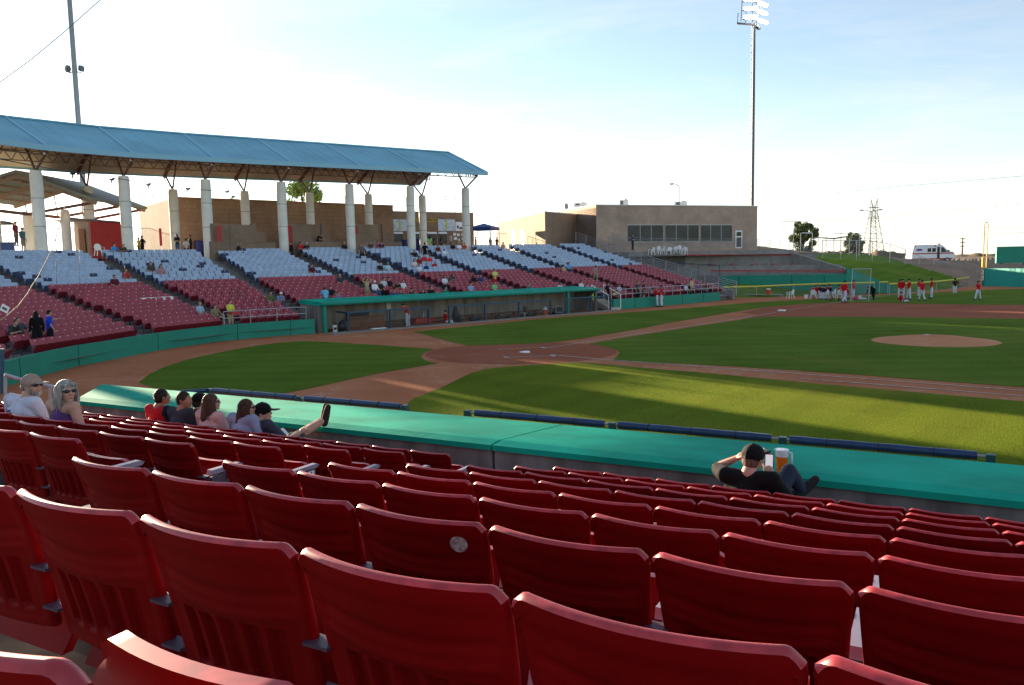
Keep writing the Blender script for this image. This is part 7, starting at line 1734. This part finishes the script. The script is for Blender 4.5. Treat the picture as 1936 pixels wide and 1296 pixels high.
    if cap:
        cb = [('e', o(0, -.006, .034), (.098, .112, .096), fr), ('e', o(0, .146, .034), (.074, .080, .009), fr), ('e', o(0, -.006, .130), (.012, .012, .008), fr)]
        put("cap", fuse(cb, .007, "cap", 1), e, [cloth(cap)])
    if glasses:
        g_ = empty("sunglasses", (0, 0, 0)); g_.parent = e
        for s in (-1, 1):
            b = MB(); b.ell(o(s*.034, .096, .010), (.031, .007, .019), G['black'], 14, 8, fr @ Matrix.Rotation(-s*.18, 3, 'Z')); b.build("lens", g_, smooth=True)
            b = MB(); b.bar(o(s*.064, .088, .014), o(s*.084, -.01, .008), .006, .010, G['black']); b.build("temple", g_)
        b = MB(); b.bar(o(-.012, .106, .012), o(.012, .106, .012), .005, .006, G['black']); b.build("bridge", g_)
    if beard: put("beard", fuse([('e', o(0, .072, -.085), (.050, .038, .034), fr), ('e', o(0, .098, -.044), (.028, .012, .008), fr), ('e', o(-.055, .03, -.06), (.022, .04, .035), fr), ('e', o(.055, .03, -.06), (.022, .04, .035), fr)], .007, "beard", 1), e, [hairm(beard)])
    e['t'] = t
    del e['t']
    return e, pos, P
HAIRM = {}
def hairm(c_):
    if c_ not in HAIRM:
        m = mat("hair_%d" % len(HAIRM), c_, .6, .22, noise=.45, scale=45, stretch=(1, 1, .15), bump=.6, bscale=70); HAIRM[c_] = m
    return HAIRM[c_]
pA = ps(BASE_SIT, ch=(.02, .20, .83), nk=(.02, .25, 1.03), hd=(.05, .30, 1.20), sL=(-.19, .20, .98), sR=(.21, .22, .97), eR=(.28, .34, .72), wR=(.16, .50, .66))
e, pos, P = near_person(57, 4, pA, "older man in white T-shirt, beige cap and sunglasses in profile at the left edge", c('c6c6d6'), c('4a4e58'), 'skin', hair=(.16, .15, .14), cap=c('9a8478'), face=-1.35, glasses=1, beard=(.30, .25, .22), wide=1.22, sc=.93, dz=-.02)
def back_text(txt, size, e, P, m, z, y=None, x=0.0, name="lettering", tilt=0.12, bold=.002, rz=0.0):
    me = text_mesh(txt, size, .002, m, name, bold); o = put(name, me, e); yy = y
    o.matrix_basis = Matrix.Translation((x, yy, z)) @ Matrix.Rotation(rz, 4, 'Z') @ Matrix.Rotation(math.pi/2-tilt, 4, 'X'); return o
def back_y(e, x, z):
    # rear surface of the shirt at local x, z
    s = [q for q in e.children if q.name.startswith("shirt")][0]; ok, loc, nrm, _ = s.ray_cast(Vector((x, -1.5, z)), Vector((0, 1, 0))); return loc.y if ok else .05
bpy.context.view_layer.update()
back_text("NG", .055, e, P, G['navy'], .91, back_y(e, .0, .91)-.004, .02)
pB = ps(BASE_SIT, ch=(0, .16, .83), nk=(0, .16, 1.03), hd=(.03, .18, 1.19), eR=(.26, .18, .72), wR=(.24, .40, .62))
near_person(122, 4, pB, "woman with grey bob and sunglasses looking back in sleeveless purple top", mat("purple_dark_top", (.13, .02, .19), .8, col2=(.03, .03, .045), scale=4, stretch=(1, 1, 2)), c('22242c'), 'skin', hair=(.30, .28, .25), face=-1.72, glasses=1, long_='bob', sleeveless=True, wide=1.0, sc=.94, dz=-.02)
jersey = c('b4121a')
e, pos, P = near_person(304, 7, ps(BASE_SIT, hd=(.03, .20, 1.22)), "boy in red jersey with navy sleeve and number 70, seen from behind", jersey, c('22242c'), 'skin2', hair=(.018, .014, .012), face=-.35, sc=.95, dz=-.02)
# navy sleeve
sk_, sh_, _, _ = body_groups(P); put("sleeve", fuse([('c', [P['sR'], lerp(P['sR'], P['eR'], .75)], [.078, .068]), ('c', [lerp(P['sR'], P['ch'], .12), P['sR']], [.080, .078])], .011, "sleeve", 2), e, [cloth(c('15182a'))])
bpy.context.view_layer.update()
back_text("70", .17, e, P, G['navy'], .80, back_y(e, 0, .80)-.005, 0, bold=.006, name="number"); back_text("70", .185, e, P, G['white'], .80, back_y(e, 0, .80)-.001, 0, bold=.012, name="number_outline")
near_person(346, 7, ps(BASE_SIT, hd=(.03, .19, 1.21)), "man in dark grey polo with short hair looking right", c('33363d'), c('2a2c33'), 'skin2', hair=(.030, .018, .012), face=-1.25, wide=1.12, sc=.95, dz=-.02)
near_person(379, 7, ps(BASE_SIT, ch=(0, .30, .82), nk=(0, .40, .99), hd=(0, .44, 1.15), sL=(-.15, .36, .93), sR=(.15, .36, .93)), "child in black cap half hidden between the grey polo and the brown-haired woman", c('1a1a1e'), c('22222a'), 'skin', hair=(.03, .02, .015), cap=c('0a0a0c'), face=-.2, sc=.95, dz=-.02)
near_person(398, 7, ps(BASE_SIT, hd=(.02, .17, 1.22)), "woman with long brown hair in pale pink striped top", mat("pink_striped_cloth", (.55, .30, .28), .85, col2=(.62, .42, .38), scale=3, stretch=(1, 1, 22)), c('33363d'), 'skin', hair=(.070, .032, .020), face=-.75, long_=True, wide=1.1, longsleeve=True, glasses=1, sc=.95, dz=-.02)
near_person(464, 7, ps(BASE_SIT, hd=(.03, .20, 1.18)), "woman with long dark hair glowing in the sun, pale lilac sweater", c('8f93ae'), c('33363d'), 'skin', hair=(.055, .025, .014), face=-.95, long_=True, wide=1.08, longsleeve=True, glasses=1, sc=.95, dz=-.02)
pL = ps(BASE_SIT, pel=(0, .34, .44), ch=(-.02, .26, .68), nk=(-.02, .28, .88), hd=(.0, .34, 1.03), sL=(-.17, .24, .83), sR=(.16, .26, .83), hL=(-.09, .36, .42), hR=(.09, .36, .42), eR=(.30, .42, .62), wR=(.34, .62, .70), kR=(.28, .74, .66), aR=(.40, 1.04, .80), kL=(.12, .78, .60), aL=(.34, 1.08, .80), toeR=(.18, .2, 1), toeL=(.05, .25, 1))
near_person(497, 7, pL, "boy in black cap slouching with his sneakers up on the dugout roof", c('3a3d48'), c('4a4e56'), 'skin', hair=(.05, .03, .02), cap=c('0a0a0c'), face=-1.1, shorts=True, shoes=(.035, .018, .014))
# the man with the phone
pC = ps(BASE_SIT, pel=(0, .30, .45), ch=(-.01, .19, .72), nk=(0, .16, .93), hd=(.03, .22, 1.09), sL=(-.20, .15, .87), sR=(.20, .15, .87), hL=(-.1, .32, .43), hR=(.1, .32, .43), eL=(-.33, .34, .90), wL=(-.13, .30, 1.02), eR=(.34, .30, .66), wR=(.155, .46, .86), kR=(.26, .70, .84), aR=(.37, .78, .64), kL=(.02, .80, .66), aL=(.12, .95, .50), toeR=(.35, .3, .35), toeL=(.6, .5, .1))
e, pos, P = near_person(1418, 7, pC, "man in black T-shirt and black cap holding up a phone", c('0c0c0e'), c('2c3444'), 'skin', hair=(.13, .08, .06), cap=c('08080a'), face=-.42, wide=1.25, shoes=(.02, .02, .02))
ph = empty("phone", (0, 0, 0), 0, "smartphone with lit screen held up by the man in black", "phone")
hp3 = Matrix.Translation(pos) @ Matrix.Rotation(NA, 4, 'Z') @ Matrix.Translation((.115, .50, .965)) @ Matrix.Rotation(-.08, 4, 'X') @ Matrix.Rotation(.25, 4, 'Z')
ph.matrix_basis = hp3
b = MB(); b.box((0, 0, 0), (.078, .010, .150), G['black']); b.build("case", ph); b = MB(); b.box((0, -.0065, .008), (.064, .002, .112), mat("phone_screen", (.3, .3, .3), .2, emit=((.75, .72, .78), .10))); b.build("screen", ph)
me = text_mesh("C", .030, .001, G['white'], "cap_badge", .002); o = put("cap_badge", me, e); q = Vector(P['hd'])+Matrix.Rotation(P['face'], 3, 'Z')@V3(-.012, -.112, .030); o.matrix_basis = Matrix.Translation(q) @ Matrix.Rotation(P['face'], 4, 'Z') @ Matrix.Rotation(math.pi/2-.1, 4, 'X')
# beer jug and cup on the roof
def on_roof(x, n): 
    lo, hi = 0.0, 30.0
    for _ in range(50):
        m_ = (lo+hi)/2
        if px(rp3(m_, n))[0] < x: lo = m_
        else: hi = m_
    return rp3(lo, n, .03)
beer = mat("amber_beer", (.75, .16, .012), .15, .5, emit=None); frost = mat("frosted_plastic", (.72, .74, .74), .35, .5)
jp = on_roof(1478, -22.78); jg = empty("beer_jug", jp, 0, "frosted plastic jug of amber beer on the dugout roof beside the man in black", "jug")
b = MB(); b.tube([(0, 0, .0), (0, 0, .155)], [.050, .060], beer, 20); b.build("beer", jg, smooth=True, auto=40)
b = MB(); b.tube([(0, 0, .155), (0, 0, .160), (0, 0, .225), (0, 0, .226)], [.0595, .0605, .066, .060], frost, 20); b.ell((-.055, -.02, .218), (.022, .018, .010), frost, 10, 6); b.build("rim", jg, smooth=True, auto=40)
b = MB(); b.tube([(.058, 0, .205), (.095, 0, .20), (.100, 0, .14), (.092, 0, .08)], .010, frost, 8); b.build("handle", jg, smooth=True)
cpq = on_roof(1437, -22.35); cu_ = empty("beer_cup", cpq, 0, "clear cup of beer behind the black cap on the dugout roof", "cup")
b = MB(); b.tube([(0, 0, 0), (0, 0, .10)], [.032, .040], beer, 16); b.build("beer", cu_); b = MB(); b.tube([(0, 0, .10), (0, 0, .15)], [.041, .045], frost, 16); b.build("rim", cu_)
# popcorn tray beside the slouching boy
n_, z_ = near_row(7); t_ = t_for(598-20, 7, .5, .7); b = MB(); q = npt(t_-.35, n_+.45, z_-.84+.72); b.box(q, (.13, .10, .05), G['plate'], rot=Matrix.Rotation(.5, 3, 'Y')); tag(b.build("food_tray"), "small white paper food tray in front of the slouching boy", "food tray")
# round sticker on one seat back
st_seat = near_obj(T0+.26+.52*3, 1)
b = MB(); yq = back_pt(.72, .84, 0)[1]; b.tube([(0, 0, 0), (0, -.002, 0)], .029, mat("worn_sticker", (.42, .37, .34), .8, noise=.5, scale=60), 22)
for o_ in bpy.data.objects:
    if o_.get('label') == f"red seat {ORD[3]} right of aisle, {rowword[1]}":
        s_ = b.build("sticker", o_); s_.location = (.165, yq-.009, .772); s_.rotation_euler = (R(16), 0, R(14)); break
